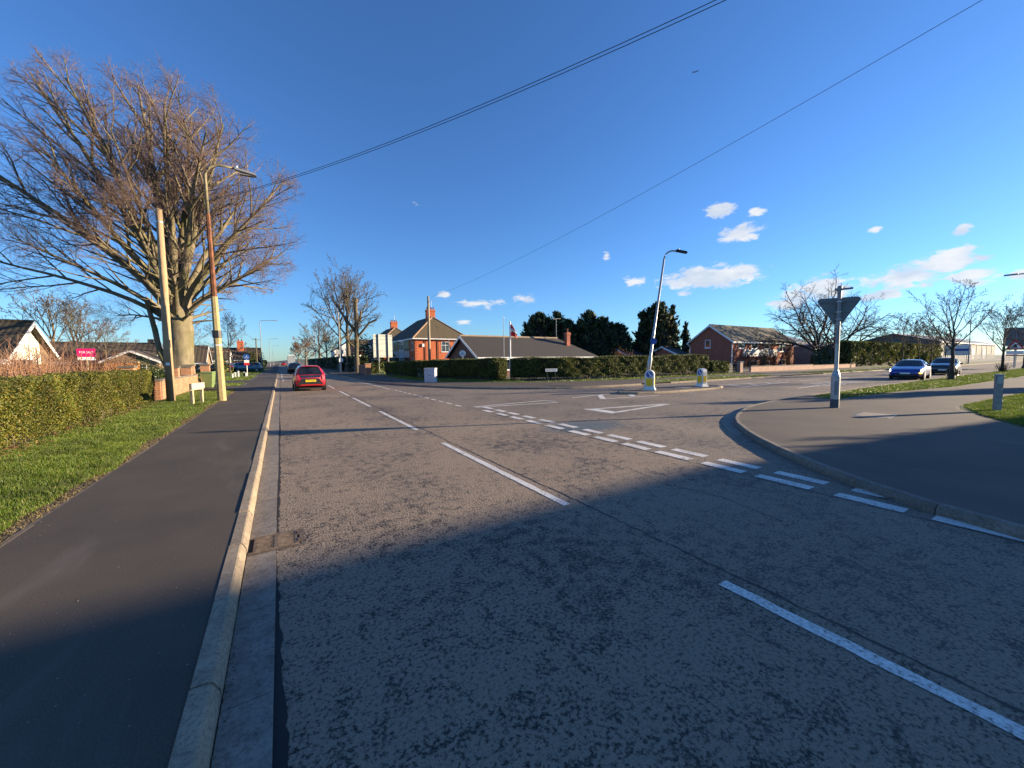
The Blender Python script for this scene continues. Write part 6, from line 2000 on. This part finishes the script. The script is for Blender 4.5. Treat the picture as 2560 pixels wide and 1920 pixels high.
# cycle signs
def cycle_sign(label, loc, h, r, rz, sub=True, mat='blue', post='white'):
    t = thing('cycle_sign', label, 'road sign', loc, rz)
    MB().tube([(0, 0, -.05), (0, 0, h)], .04, 8).build('post', M[post], t)
    MB().tube([(.045, 0, h - r), (.06, 0, h - r)], r, 20).build('disc', M[mat], t)
    sy = MB()
    for c_ in (-.10, .10):
        ring = [(.062, c_ * r / .3 + math.cos(k * .524) * .07, h - r * 1.25 + math.sin(k * .524) * .07) for k in range(13)]
        sy.tube(ring, .012, 4)
    sy.tube([(.062, -.1, h - r * 1.25), (.062, 0, h - r * .8), (.062, .1, h - r * 1.25)], .010, 4)
    sy.tube([(.062, 0, h - r * .8), (.062, .03, h - r * .55)], .03, 5)
    sy.build('symbol', M['white'] if mat == 'blue' else M['blue'], t)
    if sub:
        MB().box(.045, .06, -.24, .24, h - 2 * r - .34, h - 2 * r - .04).build('white_plate', M['white'], t)
        MB().box(.045, .06, -.24, .24, h - 2 * r - .62, h - 2 * r - .345).build('red_plate', M['red'], t)
    return t
cycle_sign('blue round cycle sign with white and red plates on a white post', (-3.3, 53.3, .08), 2.5, .32, -math.pi / 2, True)
cycle_sign('round pale cycle sign on a grey post before the dark hedge', (13.35, 30.4, .08), 2.45, .27, -2.1, False, 'white', 'greysteel')
t = thing('small_sign_post', 'slim grey post with two small plates beside the tall bare tree', 'road sign', (7.2, 58.0, .08))
MB().tube([(0, 0, 0), (0, 0, 4.2)], .05, 8).build('post', M['galv'], t)
MB().box(-.35, .35, -.08, -.06, 2.6, 3.2).build('upper_plate', M['paleplate'], t)
MB().box(-.25, .25, -.08, -.06, 1.5, 2.0).build('lower_plate', M['white'], t)

# large direction sign seen from behind
t = thing('direction_sign', 'large pale direction sign seen from behind on two grey posts', 'road sign', (11.4, 51.0, .08), math.radians(12))
MB().box(-1.27, 1.27, .10, .13, 2.05, 4.98).build('panel', M['paleplate'], t)
for z in (2.2, 2.85, 3.75, 4.3, 4.75):
    MB().box(-1.25, 1.25, .075, .099, z, z + .05).build('channel_rail', M['greysteel'], t)
for xx in (-.64, .64):
    MB().tube([(xx, 0, -.05), (xx, 0, 5.0)], .073, 10).build('post', M['galv'], t)

# telecom cabinet
t = thing('utility_cabinet', 'pale grey street cabinet in front of the dark hedge', 'cabinet', (9.35, 27.1, .09), math.radians(-38))
MB().box(-.40, .40, -.25, .25, .0, .98).build('body', M['cabinet'], t, bevel=.02)
MB().box(-.42, .42, -.27, .27, .985, 1.05).build('lid', M['cabinet'], t, bevel=.02)
for s in (-1, 1):
    MB().box(min(s * .01, s * .37), max(s * .01, s * .37), -.266, -.252, .08, .92).build('door', M['cabinet'], t)
MB().box(-.03, .03, -.28, -.267, .48, .58).build('handle', M['greysteel'], t)
MB().box(-.42, .42, -.27, .27, -.05, -.002).build('plinth', M['coping'], t)

t = thing('marker_post', 'short white topped marker stub at the foot of the dark hedge', 'marker post', (14.3, 26.6, .08))
MB().box(-.07, .07, -.05, .05, 0, .28).build('foot', M['coping'], t)
MB().box(-.10, .10, -.06, .06, .281, .56).build('plate', M['white'], t, bevel=.02)

# flag poles in the bungalow garden
t = thing('flagpole', 'white flagpole with a red and white flag before the long bungalow', 'flagpole', (18.5, 31.1, .05))
MB().tube([(0, 0, 0), (0, 0, 5.1)], [.075, .06], 10).build('pole', M['white'], t)
MB().tube([(0, 0, 5.1), (0, 0, 5.2)], .07, 8).build('finial', M['white'], t)
def flag_part(name, z0, z1, mat, off, w0, w1):
    V, F_ = [], []
    nx, nz = 12, 5
    for s_ in (0, .012):
        for i in range(nx + 1):
            for j in range(nz + 1):
                u, v = i / nx, j / nz
                wmax = w0 + (w1 - w0) * v
                x = .08 + u * wmax
                V.append((x * .85, -x * .5 + .09 * math.sin(u * 7 + v * 2) * u + s_, z0 + (z1 - z0) * v - .25 * u * u))
    n1 = (nx + 1) * (nz + 1)
    for i in range(nx):
        for j in range(nz):
            a = i * (nz + 1) + j
            F_.append((a, a + nz + 1, a + nz + 2, a + 1)); F_.append((n1 + a, n1 + a + 1, n1 + a + nz + 2, n1 + a + nz + 1))
    me = bpy.data.meshes.new(name); me.from_pydata(V, [], F_)
    return link(name, me, mat, t, smooth=True)
def cloth(name, col):
    m, nt, bs = new_mat(name)
    f_ = add_noise(nt, 5.0, 3)
    c_ = ramp(nt, f_, [(0.3, tuple(v * .85 for v in col)), (0.7, col)])
    nt.links.new(c_, bs.inputs['Base Color'])
    tr = nt.nodes.new('ShaderNodeBsdfTranslucent'); nt.links.new(c_, tr.inputs['Color'])
    mx = nt.nodes.new('ShaderNodeMixShader'); mx.inputs[0].default_value = .5
    nt.links.new(bs.outputs[0], mx.inputs[1]); nt.links.new(tr.outputs[0], mx.inputs[2])
    nt.links.new(mx.outputs[0], nt.nodes['Material Output'].inputs['Surface'])
    return m
M['flagred'] = cloth('flag_red_cloth', (.75, .03, .03)); M['flagwhite'] = cloth('flag_white_cloth', (.8, .78, .75))
flag_part('flag_stripe', 3.85, 4.25, M['flagred'], 0, .62, .62)
flag_part('flag_field', 4.252, 4.55, M['flagwhite'], 0, .62, .5)
flag_part('flag_top', 4.552, 4.95, M['flagred'], 0, .5, .22)
t = thing('aerial_mast', 'thin silver mast beside the flagpole', 'mast', (18.05, 31.5, .05))
MB().tube([(0, 0, 0), (0, 0, 3.4), (0, 0, 5.5)], [.035, .03, .02], 8).build('pole', M['galv'], t)
MB().tube([(0, 0, 5.5), (0, 0, 5.62)], .05, 8).build('tip', M['white'], t)

# bollards on the island
def bollard(label, loc, rz):
    t = thing('traffic_bollard', label, 'bollard', loc, rz)
    w = .23
    sh = [(-.15, 0), (.15, 0), (.15, .86)]
    prof = [(-w, -.14, .0), (w, -.14, .0)]
    ring = [(-w, .10), (w, .10), (w, .80)]
    for k in range(1, 10):
        a = math.pi * k / 10
        ring.append((w * math.cos(a), .80 + .22 * math.sin(a)))
    ring.append((-w, .80))
    MB().prism([(x, -.15, z) for x, z in ring], (0, .30, 0)).build('shell', M['offwhite'], t, bevel=.03, smooth=False)
    MB().hexa([(-.30, -.22, 0), (.30, -.22, 0), (.30, .22, 0), (-.30, .22, 0), (-.235, -.155, .14), (.235, -.155, .14), (.235, .155, .14), (-.235, .155, .14)]).build('foot', M['offwhite'], t)
    for s in (-1, 1):
        MB().box(min(s * .226, s * .236), max(s * .226, s * .236), -.10, .10, .26, .60).build('side_panel', M['yellow'], t)
    for s, nm in ((-1, 'front'), (1, 'back')):
        y_ = s * .152
        panel = [(-.15, .25), (.15, .25), (.16, .58), (-.16, .58)]
        ring2 = [(-.16, .60), (-.16, .30)] + [(.16 * math.cos(math.pi + math.pi * k / 8), .30 + .10 * math.sin(math.pi + math.pi * k / 8)) for k in range(1, 8)] + [(.16, .30), (.16, .60)]
        MB().prism([(x, y_, z) for x, z in ring2], (0, s * .006, 0)).build('yellow_panel', M['yellow'], t)
        MB().tube([(0, y_, .79), (0, y_ + s * .008, .79)], .16, 20).build('blue_disc', M['blue'], t)
        ar = MB()
        yy = y_ + s * .010
        c_ = s
        ar.prism([(c_ * .08 - c_ * .0, yy, .90), (c_ * .05, yy, .92), (-c_ * .06, yy, .79), (-c_ * .02, yy, .76)], (0, s * .003, 0))
        ar.prism([(-c_ * .10, yy, .68), (-c_ * .10, yy, .80), (c_ * .02, yy, .70)], (0, s * .003, 0))
        ar.build('white_arrow', M['white'], t)
    return t
bollard('white bollard with yellow panels and blue arrow below the leaning lamp', (16.0, 13.1, .10), math.radians(-58))
bollard('second white and yellow bollard at the far end of the island', (20.3, 13.05, .10), math.radians(-105))

# give way sign from behind
t = thing('give_way_sign', 'inverted triangular sign seen from behind on a stout grey post', 'road sign', (14.95, 5.12, .09), math.radians(-63))
MB().tube([(0, 0, -.05), (0, 0, .28)], .120, 12).build('painted_foot', M['darkgrey'], t)
MB().tube([(0, 0, .28), (0, 0, 1.00), (0, 0, 1.20)], [.117, .117, .058], 12).build('base_column', M['galv'], t, smooth=False)
MB().box(-.045, .045, -.124, -.110, .42, .85).build('access_door', M['greysteel'], t)
MB().tube([(0, 0, 1.20), (0, 0, 1.78)], .056, 12).build('lower_post', M['galv'], t)
MB().tube([(0, 0, 1.78), (0, 0, 2.02)], .058, 12).build('pale_band', M['paleplate'], t)
MB().tube([(0, 0, 2.02), (0, 0, 3.66)], .055, 12).build('upper_post', M['greysteel'], t)
tri = [(-.53, 3.36), (-.505, 3.42), (-.45, 3.45), (.45, 3.45), (.505, 3.42), (.53, 3.36), (.06, 2.57), (0, 2.53), (-.06, 2.57)]
MB().prism([(x, .075, z) for x, z in tri], (0, .02, 0)).build('plate', M['signgrey'], t, bevel=.003, seg=1)
tri2 = [(x * .98, 3.45 - (3.45 - z) * .98) for x, z in tri]
MB().prism([(x, .0955, z) for x, z in tri2], (0, .002, 0)).build('red_face', M['red'], t)
tri3 = [(x * .68, 3.31 - (3.45 - z) * .68) for x, z in tri]
MB().prism([(x, .098, z) for x, z in tri3], (0, .002, 0)).build('white_face', M['white'], t)
for x0, x1_, z in ((-.45, .45, 3.30), (-.30, .30, 2.98)):
    MB().box(x0, x1_, .05, .0745, z, z + .045).build('stiffener', M['signgrey'], t)
for z in (3.32, 3.0, 2.78, 2.62):
    MB().tube([(0, 0, z - .018), (0, 0, z + .018)], .064, 10).box(-.08, -.058, .0, .06, z - .015, z + .015).box(.058, .08, .0, .06, z - .015, z + .015).build('clamp', M['galv'], t)
MB().tube([(0, 0, 3.66), (0, 0, 3.80)], .06, 10).box(-.12, .01, -.04, .04, 3.66, 3.73).build('cap', M['greysteel'], t)
MB().hexa([(.055, -.05, 3.67), (.33, .06, 3.69), (.33, .16, 3.69), (.055, .05, 3.67), (.055, -.05, 3.72), (.33, .06, 3.74), (.33, .16, 3.74), (.055, .05, 3.72)]).build('sign_light', M['greysteel'], t)

t = thing('wooden_post', 'weathered square wooden post standing in the corner grass', 'post', (17.6, 2.25, .08), math.radians(20))
MB().box(-.09, .09, -.07, .07, -.1, 1.06).build('shaft', M['greywood'], t, bevel=.008, seg=1)
MB().box(-.10, .10, -.08, .08, 1.061, 1.085).build('cap', M['paleplate'], t)
MB().box(-.105, -.092, -.05, .05, .82, 1.02).build('marker_plate', M['paleplate'], t)

# white posts by the second entrance
for k, (x, y_, h_, lb) in enumerate(((-4.1, 46.9, .42, 'shortest white timber post nearest the lamp column'), (-4.1, 49.5, .5, 'white post with a cross rail beside the entrance grass'), (-3.8, 49.2, .62, 'taller white post in the middle of the entrance grass'), (-3.4, 50.3, .5, 'stubby dark based post with white top'), (-3.2, 50.1, .42, 'thin short white post next to the cycle sign'))):
    t = thing('white_post', lb, 'post', (x, y_, .08))
    MB().box(-.06, .06, -.06, .06, 0, h_).build('shaft', M['white'] if k != 3 else M['black'], t)
    MB().box(-.07, .07, -.07, .07, h_ + .001, h_ + .05).build('cap', M['white'], t)

# estate agent's board
t = thing('agent_board', 'pink and white estate agent board on a pale post', 'board', (-7.75, 25.7, .05), math.radians(5))
t.scale = (.72, 1, .925)
MB().box(-.04, .04, -.03, .03, 0, 2.25).build('post', M['postwood'], t)
MB().box(-.42, .42, -.055, -.035, 2.10, 2.52).build('pink_panel', M['magenta'], t)
MB().box(-.40, .40, -.055, -.035, 1.94, 2.098).build('white_panel', M['white'], t)
lettering('lettering', 'FOR SALE', .16, M['white'], t, (0, -.057, 2.33), -90, .62)

# warning sign, big sign and notice board along the side road
t = thing('warning_sign', 'red bordered triangular warning sign with plate by the second verge tree', 'road sign', (81.6, 9.3, .05), math.radians(90))
MB().tube([(0, 0, 0), (0, 0, 3.5)], .07, 8).build('post', M['galv'], t)
MB().prism([(-.85, .08, 2.35), (.85, .08, 2.35), (0, .08, 3.75)], (0, .02, 0)).build('red_triangle', M['red'], t)
MB().prism([(-.55, .101, 2.52), (.55, .101, 2.52), (0, .101, 3.42)], (0, .01, 0)).build('white_triangle', M['white'], t)
MB().prism([(-.18, .112, 2.62), (.18, .112, 2.62), (.05, .112, 3.1), (-.05, .112, 3.1)], (0, .004, 0)).build('symbol', M['letter'], t)
MB().box(-.7, .7, .08, .1, 1.75, 2.2).build('white_plate', M['white'], t)
MB().box(-.72, .72, .02, .06, 1.55, 1.7).build('red_bar', M['red'], t)
t = thing('big_sign', 'large dark back of a road sign at the picture edge', 'road sign', (86.5, 8.3, .05), math.radians(97))
MB().box(-2.6, 2.6, .1, .14, 2.9, 5.4).build('panel', M['signgrey'], t)
for z in (3.2, 4.0, 4.8):
    MB().box(-2.55, 2.55, .141, .17, z, z + .07).build('rail', M['greysteel'], t)
for xx in (-1.5, 1.5):
    MB().tube([(xx, .25, 0), (xx, .25, 5.4)], .09, 8).build('post', M['greysteel'], t)
t = thing('notice_board', 'white notice board with a dark blue stripe on the far verge', 'board', (119, 20.8, .05), math.radians(78))
t.scale = (.62, 1, .9)
for xx in (-2.2, 2.2):
    MB().box(xx - .08, xx + .08, -.05, .05, 0, 4.2).build('post', M['greysteel'], t)
MB().box(-3.0, 3.0, .051, .1, 1.9, 4.3).build('panel', M['white'], t)
MB().box(-2.6, 1.5, .101, .11, 2.9, 3.4).build('blue_stripe', M['blue'], t)

# bird
t = thing('bird', 'small dark bird flying high above the junction', 'bird', (26.4, 18.0, 22.2), 0.6)
t.scale = (.38, .38, .38)
bd = MB().tube([(-.22, 0, 0), (-.1, 0, .02), (.1, 0, .03), (.22, 0, .03), (.28, 0, .02)], [.02, .06, .07, .045, .01], 8)
for s in (-1, 1):
    bd.prism([(.08, s * .05, .04), (-.08, s * .05, .04), (-.12, s * .35, .14), (-.05, s * .62, .06), (.08, s * .34, .15)], (0, 0, .012))
bd.prism([(-.2, -.03, 0), (-.2, .03, 0), (-.36, .07, 0), (-.36, -.07, 0)], (0, 0, .01))
bd.build('body', M['black'], t)

# ------------------------------------------------------------------ vehicles
class CarSurf:
    """body lofted along x (front = +x); rows: x, zb, w, zbelt, zroof, wroof"""
    def __init__(s, rows):
        s.rows = np.array(sorted(rows), float)
    def prof(s, x):
        r = s.rows
        zb, w, zt, zr, wr = [np.interp(x, r[:, 0], r[:, k]) for k in range(1, 6)]
        hg = zt - zb
        g = max(0.0, zr - zt)
        return np.array([(0, zb), (.72 * w, zb), (.95 * w, zb + .06), (w * .995, zb + .28 * hg), (w, zb + .55 * hg), (.985 * w, zb + .85 * hg), (.945 * w, zt),
                         (.945 * w * .55 + wr * .45, zt + g * .5), (wr * 1.0, zt + g * .84), (wr * .86, zt + g * .97), (wr * .45, zr), (0, zr + .012)])
    def pt(s, x, v, side=1):
        p = s.prof(x)
        i = int(min(v, len(p) - 1.001)); a = v - i
        q = p[i] * (1 - a) + p[i + 1] * a
        return Vector((x, q[0] * side, q[1]))
    def body(s, mat, parent, xs):
        n = len(s.prof(0))
        V, F_ = [], []
        ring = 2 * n - 2
        for x in xs:
            p = s.prof(x)
            R_ = [(x, q[0], q[1]) for q in p] + [(x, -q[0], q[1]) for q in p[-2:0:-1]]
            V += R_
        for i in range(len(xs) - 1):
            for j in range(ring):
                a, b = i * ring + j, i * ring + (j + 1) % ring
                F_.append((a, b, b + ring, a + ring))
        F_.append(tuple(range(ring - 1, -1, -1))); F_.append(tuple((len(xs) - 1) * ring + j for j in range(ring)))
        me = bpy.data.meshes.new('body'); me.from_pydata(V, [], F_)
        bm = bmesh.new(); bm.from_mesh(me); bmesh.ops.recalc_face_normals(bm, faces=bm.faces); bm.to_mesh(me); bm.free()
        return link('body', me, mat, parent, smooth=True)
    def patch(s, name, mat, parent, corners, side=1, eps=.006, n=(6, 4)):
        """corners: (x, v) of four points in order; both sides when side = 0 spans across the roof line"""
        c = [np.array(q, float) for q in corners]
        G_ = []
        for i in range(n[0] + 1):
            row = []
            for j in range(n[1] + 1):
                u, v = i / n[0], j / n[1]
                q = (c[0] * (1 - u) + c[1] * u) * (1 - v) + (c[3] * (1 - u) + c[2] * u) * v
                row.append(s.pt(q[0], min(q[1], 10.999), side))
            G_.append(row)
        V = []
        for i in range(n[0] + 1):
            for j in range(n[1] + 1):
                a = G_[min(i + 1, n[0])][j] - G_[max(i - 1, 0)][j]; b = G_[i][min(j + 1, n[1])] - G_[i][max(j - 1, 0)]
                nn = a.cross(b)
                nn.normalize()
                ctr = G_[i][j] - Vector((0, 0, .75))
                if nn.dot(ctr) < 0: nn = -nn
                V.append(tuple(G_[i][j] + nn * eps))
        F_ = [(i * (n[1] + 1) + j, (i + 1) * (n[1] + 1) + j, (i + 1) * (n[1] + 1) + j + 1, i * (n[1] + 1) + j + 1) for i in range(n[0]) for j in range(n[1])]
        me = bpy.data.meshes.new(name); me.from_pydata(V, [], F_)
        return link(name, me, mat, parent, smooth=True)
    def across(s, name, mat, parent, x0, x1, v0, v1, eps=.006, nx=6, nv=5):
        """glass spanning the car: between v0 on one side and v0 on the other (v0 at x0, v1 at x1)"""
        V = []
        for i in range(nx + 1):
            u = i / nx; x = x0 + (x1 - x0) * u; vv = v0 + (v1 - v0) * u
            row = [s.pt(x, vv + (11 - .001 - vv) * j / nv, 1) for j in range(nv + 1)]
            row = row + [Vector((p.x, -p.y, p.z)) for p in row[-2::-1]]
            V += [(p.x + eps * (1 if x > 0 else -1) * .7, p.y, p.z + eps) for p in row]
        m = 2 * nv + 1
        F_ = [(i * m + j, (i + 1) * m + j, (i + 1) * m + j + 1, i * m + j + 1) for i in range(nx) for j in range(m - 1)]
        me = bpy.data.meshes.new(name); me.from_pydata(V, [], F_)
        return link(name, me, mat, parent, smooth=True)

def wheels(t, xs, w, r, mat='rim'):
    for x in xs:
        for s in (-1, 1):
            ar = MB().tube([(x, s * (w - .20), r + .02), (x, s * (w + .004), r + .02)], r + .055, 24)
            ar.build('wheel_arch', M['black'], t)
            wh = MB().tube([(x, s * (w - .19), r), (x, s * (w - .02), r), (x, s * (w + .012), r)], [r, r, r - .03], 24).build('wheel', M['tyre'], t, smooth=False)
            rm = MB().tube([(x, s * (w + .013), r), (x, s * (w + .02), r)], r * .66, 20)
            rm.build('rim', M[mat], wh)

def mirrors(t, x, y_, z, mat):
    for s in (-1, 1):
        MB().hexa([(x - .06, s * y_, z - .07), (x + .06, s * y_, z - .07), (x + .05, s * (y_ + .2), z - .05), (x - .07, s * (y_ + .2), z - .05), (x - .06, s * y_, z + .05), (x + .06, s * y_, z + .05), (x + .04, s * (y_ + .2), z + .08), (x - .07, s * (y_ + .2), z + .08)]).build('mirror', mat, t, bevel=.02)

# red hatchback
M['lamp_pink'] = plain('tail_lamp_clear_red', (0.75, 0.10, 0.11), 0.15, 0.1, 8, coat=1.0)
t = thing('red_hatchback', 'small red hatchback driving away along the road', 'car', (1.42, 26.55, 0), math.radians(91))
red = paint_car('red_car_paint', (0.62, 0.008, 0.035), 0.2)
rows = [(1.725, .34, .60, .58, .60, .42), (1.66, .26, .70, .66, .70, .52), (1.45, .20, .77, .76, .82, .62), (1.05, .18, .80, .86, .93, .66), (.78, .18, .805, .90, .98, .66), (.15, .18, .807, .93, 1.40, .56), (-.25, .18, .807, .95, 1.46, .56), (-.9, .18, .807, .98, 1.45, .55), (-1.18, .19, .80, 1.0, 1.40, .54), (-1.42, .22, .79, 1.0, 1.16, .56), (-1.58, .26, .77, .97, .99, .60), (-1.68, .30, .74, .93, .945, .60), (-1.725, .34, .71, .90, .91, .58)]
cs = CarSurf(rows)
cs.body(red, t, sorted(set([r[0] for r in rows] + list(np.linspace(-1.72, 1.72, 60)))))
cs.across('rear_window', M['carglass'], t, -1.20, -1.70, 8.5, 7.6, .014)
cs.across('windscreen', M['carglass'], t, .14, .76, 8.2, 6.6, .008)
for s in (-1, 1):
    cs.patch('side_window', M['carglass'], t, [(.45, 6.25), (-.45, 6.25), (-.42, 8.0), (.12, 8.0)], s)
    cs.patch('side_window', M['carglass'], t, [(-.52, 6.25), (-1.12, 6.5), (-1.05, 7.8), (-.50, 8.0)], s)
    cs.patch('tail_lamp', M['taillamp'], t, [(-1.60, 5.4), (-1.28, 5.9), (-1.18, 7.2), (-1.52, 6.6)], s, .012)
    cs.patch('headlamp', M['white'], t, [(1.66, 5.0), (1.3, 5.4), (1.25, 6.3), (1.60, 6.3)], s, .01)
MB().prism([(-1.73, -.66, .37), (-1.73, .66, .37), (-1.73, .42, .73), (-1.73, -.42, .73)], (-.016, 0, 0)).build('dark_bumper_insert', M['black'], t)
MB().prism([(-1.715, -.56, .915), (-1.715, .56, .915), (-1.73, .47, .77), (-1.73, -.47, .77)], (-.016, 0, 0)).build('tailgate_panel', M['carglass'], t)
for s in (-1, 1):
    MB().prism([(-1.715, s * .575, .93), (-1.69, s * .70, .90), (-1.69, s * .715, .62), (-1.73, s * .60, .66)], (-.03, 0, 0)).build('tail_lamp', M['lamp_pink'], t)
MB().box(-1.76, -1.70, -.52, .52, .33, .385).build('bumper_strip', M['taillamp'], t)
MB().box(-1.775, -1.748, -.27, .27, .53, .65).build('number_plate', M['plate_y'], t)
lettering('plate_lettering', 'FT70 OHO', .095, M['letter'], t, (-1.777, 0, .59), 180, .45)
MB().tube([(-1.55, 0, .93), (-1.585, 0, .945)], .055, 12).build('badge', M['rim'], t)
MB().box(-1.30, -1.18, -.42, .42, 1.405, 1.44).build('spoiler', red, t, bevel=.012)
MB().box(-1.315, -1.30, -.10, .10, 1.41, 1.43).build('brake_lamp', M['taillamp'], t)
MB().box(-1.6, -.2, -.6, .6, .12, .2).build('underside', M['black'], t)
wheels(t, (1.13, -1.20), .80, .29)
mirrors(t, .62, .80, .98, M['black'])

# blue saloon, indicating
t = thing('blue_saloon', 'bright blue saloon car with lit headlamps and amber indicator', 'car', (40.9, 9.45, 0), math.radians(186))
blue = paint_car('blue_car_paint', (0.008, 0.040, 0.27), 0.5)
rows = [(2.25, .36, .62, .58, .60, .40), (2.18, .26, .78, .66, .70, .55), (1.95, .20, .86, .74, .80, .66), (1.4, .17, .90, .84, .92, .72), (.92, .17, .905, .90, .98, .74), (.15, .17, .905, .93, 1.40, .60), (-.35, .17, .905, .95, 1.44, .60), (-.9, .17, .905, .97, 1.40, .59), (-1.55, .18, .90, .98, 1.10, .62), (-1.9, .22, .88, .97, 1.02, .68), (-2.2, .30, .82, .94, .96, .62), (-2.25, .36, .76, .88, .90, .58)]
def saloon(t, rows, paint, plate, lights=True, ind=False, grille='black'):
    cs = CarSurf(rows)
    L2 = rows[0][0]
    cs.body(paint, t, sorted(set([r[0] for r in rows] + list(np.linspace(-L2 + .005, L2 - .005, 60)))))
    cs.across('windscreen', M['carglass'], t, .17, .90, 8.3, 6.5, .010)
    cs.across('rear_window', M['carglass'], t, rows[7][0] - .05, rows[8][0], 8.2, 6.7, .010)
    for s in (-1, 1):
        cs.patch('side_window', M['carglass'], t, [(.55, 6.25), (-.30, 6.25), (-.27, 8.1), (.16, 8.1)], s)
        cs.patch('side_window', M['carglass'], t, [(-.38, 6.25), (-1.15, 6.4), (-.92, 8.0), (-.36, 8.1)], s)
        cs.patch('headlamp', M['headlamp'] if lights else M['white'], t, [(L2 - .10, 4.6), (L2 - .42, 5.2), (L2 - .42, 6.2), (L2 - .10, 6.0)], s, .012)
        cs.patch('tail_lamp', M['taillamp'], t, [(-L2 + .08, 5.0), (-L2 + .4, 5.2), (-L2 + .4, 6.2), (-L2 + .08, 6.1)], s, .012)
    if ind:
        cs.patch('indicator', M['indicator'], t, [(L2 - .03, 3.6), (L2 - .18, 4.0), (L2 - .20, 4.9), (L2 - .04, 4.6)], 1, .03)
    MB().hexa([(L2 - .06, -.52, .52), (L2 + .01, -.48, .52), (L2 + .01, .48, .52), (L2 - .06, .52, .52), (L2 - .12, -.55, .60), (L2 - .02, -.5, .60), (L2 - .02, .5, .60), (L2 - .12, .55, .60)]).build('grille', M[grille], t)
    MB().hexa([(L2 - .04, -.55, .26), (L2 + .012, -.5, .28), (L2 + .012, .5, .28), (L2 - .04, .55, .26), (L2 - .04, -.6, .40), (L2 + .012, -.55, .40), (L2 + .012, .55, .40), (L2 - .04, .6, .40)]).build('lower_intake', M['black'], t)
    MB().box(L2 + .013, L2 + .028, -.26, .26, .41, .515).build('number_plate', M['plate_w'], t)
    MB().box(-1.6, 1.8, -.7, .7, .11, .19).build('underside', M['black'], t)
    wheels(t, (1.35, -1.32), .90, .33)
    mirrors(t, .62, .90, 1.0, M['black'])
saloon(t, rows, blue, None, True, True)
t = thing('dark_car', 'black car following the blue one behind the young tree trunk', 'car', (52.6, 9.9, 0), math.radians(187))
rows2 = [(2.3, .36, .66, .64, .66, .44), (2.22, .26, .80, .76, .80, .58), (1.95, .20, .88, .86, .92, .70), (1.4, .18, .91, .94, 1.02, .74), (.92, .18, .92, .98, 1.07, .74), (.15, .18, .92, 1.0, 1.50, .62), (-.35, .18, .92, 1.02, 1.54, .62), (-1.3, .18, .92, 1.04, 1.50, .60), (-1.95, .20, .90, 1.03, 1.12, .62), (-2.1, .24, .88, 1.0, 1.04, .64), (-2.26, .30, .82, .94, .96, .6), (-2.3, .36, .78, .88, .90, .58)]
saloon(t, rows2, paint_car('black_car_paint', (0.010, 0.011, 0.014), 0.3), None, True)

# cars seen only in part
def small_car(label, loc, rz, col, name='parked_car', lights=False):
    t = thing(name, label, 'car', loc, rz)
    saloon(t, rows2, paint_car('paint_' + str(len(bpy.data.materials)), col, .3), None, lights)
    return t
small_car('dark blue car parked beneath the thin street tree', (-8.2, 73.5, .08), 2.9, (.008, .012, .035))
small_car('pale blue green car parked beside the thin street tree', (-4.9, 75.5, .08), .3, (.06, .14, .17))
small_car('black car parked behind the cycle sign', (-3.9, 84.5, .08), 1.5, (.01, .01, .012))
small_car('dark car ahead of the red hatchback, mostly hidden by it', (1.75, 66, 0), math.pi / 2, (.01, .011, .013), 'distant_car')
small_car('small pale car far along the road before the lorry', (4.2, 140, 0), -math.pi / 2, (.35, .36, .38), 'distant_car')
small_car('small red car far along the road', (1.1, 190, 0), math.pi / 2, (.35, .02, .02), 'distant_car')
small_car('white car parked at the end of the brick house', (82.5, 27.5, .08), 2.6, (.6, .6, .6))

# lorry
t = thing('box_lorry', 'grey box lorry far along the road', 'lorry', (3.6, 172, 0), math.pi / 2)
MB().box(-4, 3.2, -1.25, 1.25, 1.0, 3.9).build('box_body', plain('lorry_grey', (.30, .33, .35), .5, .08, 1), t)
MB().hexa([(-4.02, -1.2, 3.901), (3.2, -1.2, 3.901), (3.2, 1.2, 3.901), (-4.02, 1.2, 3.901), (-4.0, -1.1, 4.05), (3.1, -1.1, 4.05), (3.1, 1.1, 4.05), (-4.0, 1.1, 4.05)]).build('box_roof', M['white'], t)
MB().hexa([(3.25, -1.2, .6), (5.1, -1.2, .6), (5.1, 1.2, .6), (3.25, 1.2, .6), (3.25, -1.15, 3.0), (4.8, -1.1, 3.0), (4.8, 1.1, 3.0), (3.25, 1.15, 3.0)]).build('cab', M['white'], t)
MB().box(-4.05, 3.2, -1.1, 1.1, .55, .99).build('chassis', M['black'], t)
for s in (-1, 1):
    MB().box(-4.06, -4.0, min(s * .8, s * 1.2), max(s * .8, s * 1.2), .7, .85).build('tail_lamp', M['taillamp'], t)
    for x in (-2.6, 3.9):
        MB().tube([(x, s * .85, .5), (x, s * 1.2, .5)], .5, 16).build('wheel', M['tyre'], t)

# trees and conifers standing just out of the picture whose shade falls on the junction
conifer('conifer_tree', 'conifer in the garden south of the side road', (43.0, -2.6, 0), 7.2, 1.5, 900, 201, M['conifer'], 1)
bare_tree('bare_tree', 'bare garden tree south of the side road', (23.0, -2.3, .05), 202, 3.3, 1.5, .07, M['bark3'], M['bark3'], limbs=9, fork=.2, lim_ang=(15, 65), minr=.012)

bare_tree('bare_tree', 'unseen bare tree added to break up the edge of the house shadow', (25.5, -7.6, .05), 203, 5.6, 1.9, .10, M['bark3'], M['bark3'], limbs=9, fork=.2, lim_ang=(15, 60), minr=.012)  # out of view, added so its branches soften the house's shadow edge

tri_total = sum(len(o.data.loops) - 2 * len(o.data.polygons) for o in bpy.data.objects if o.type == 'MESH')
print('objects', len(bpy.data.objects), 'triangles', tri_total)
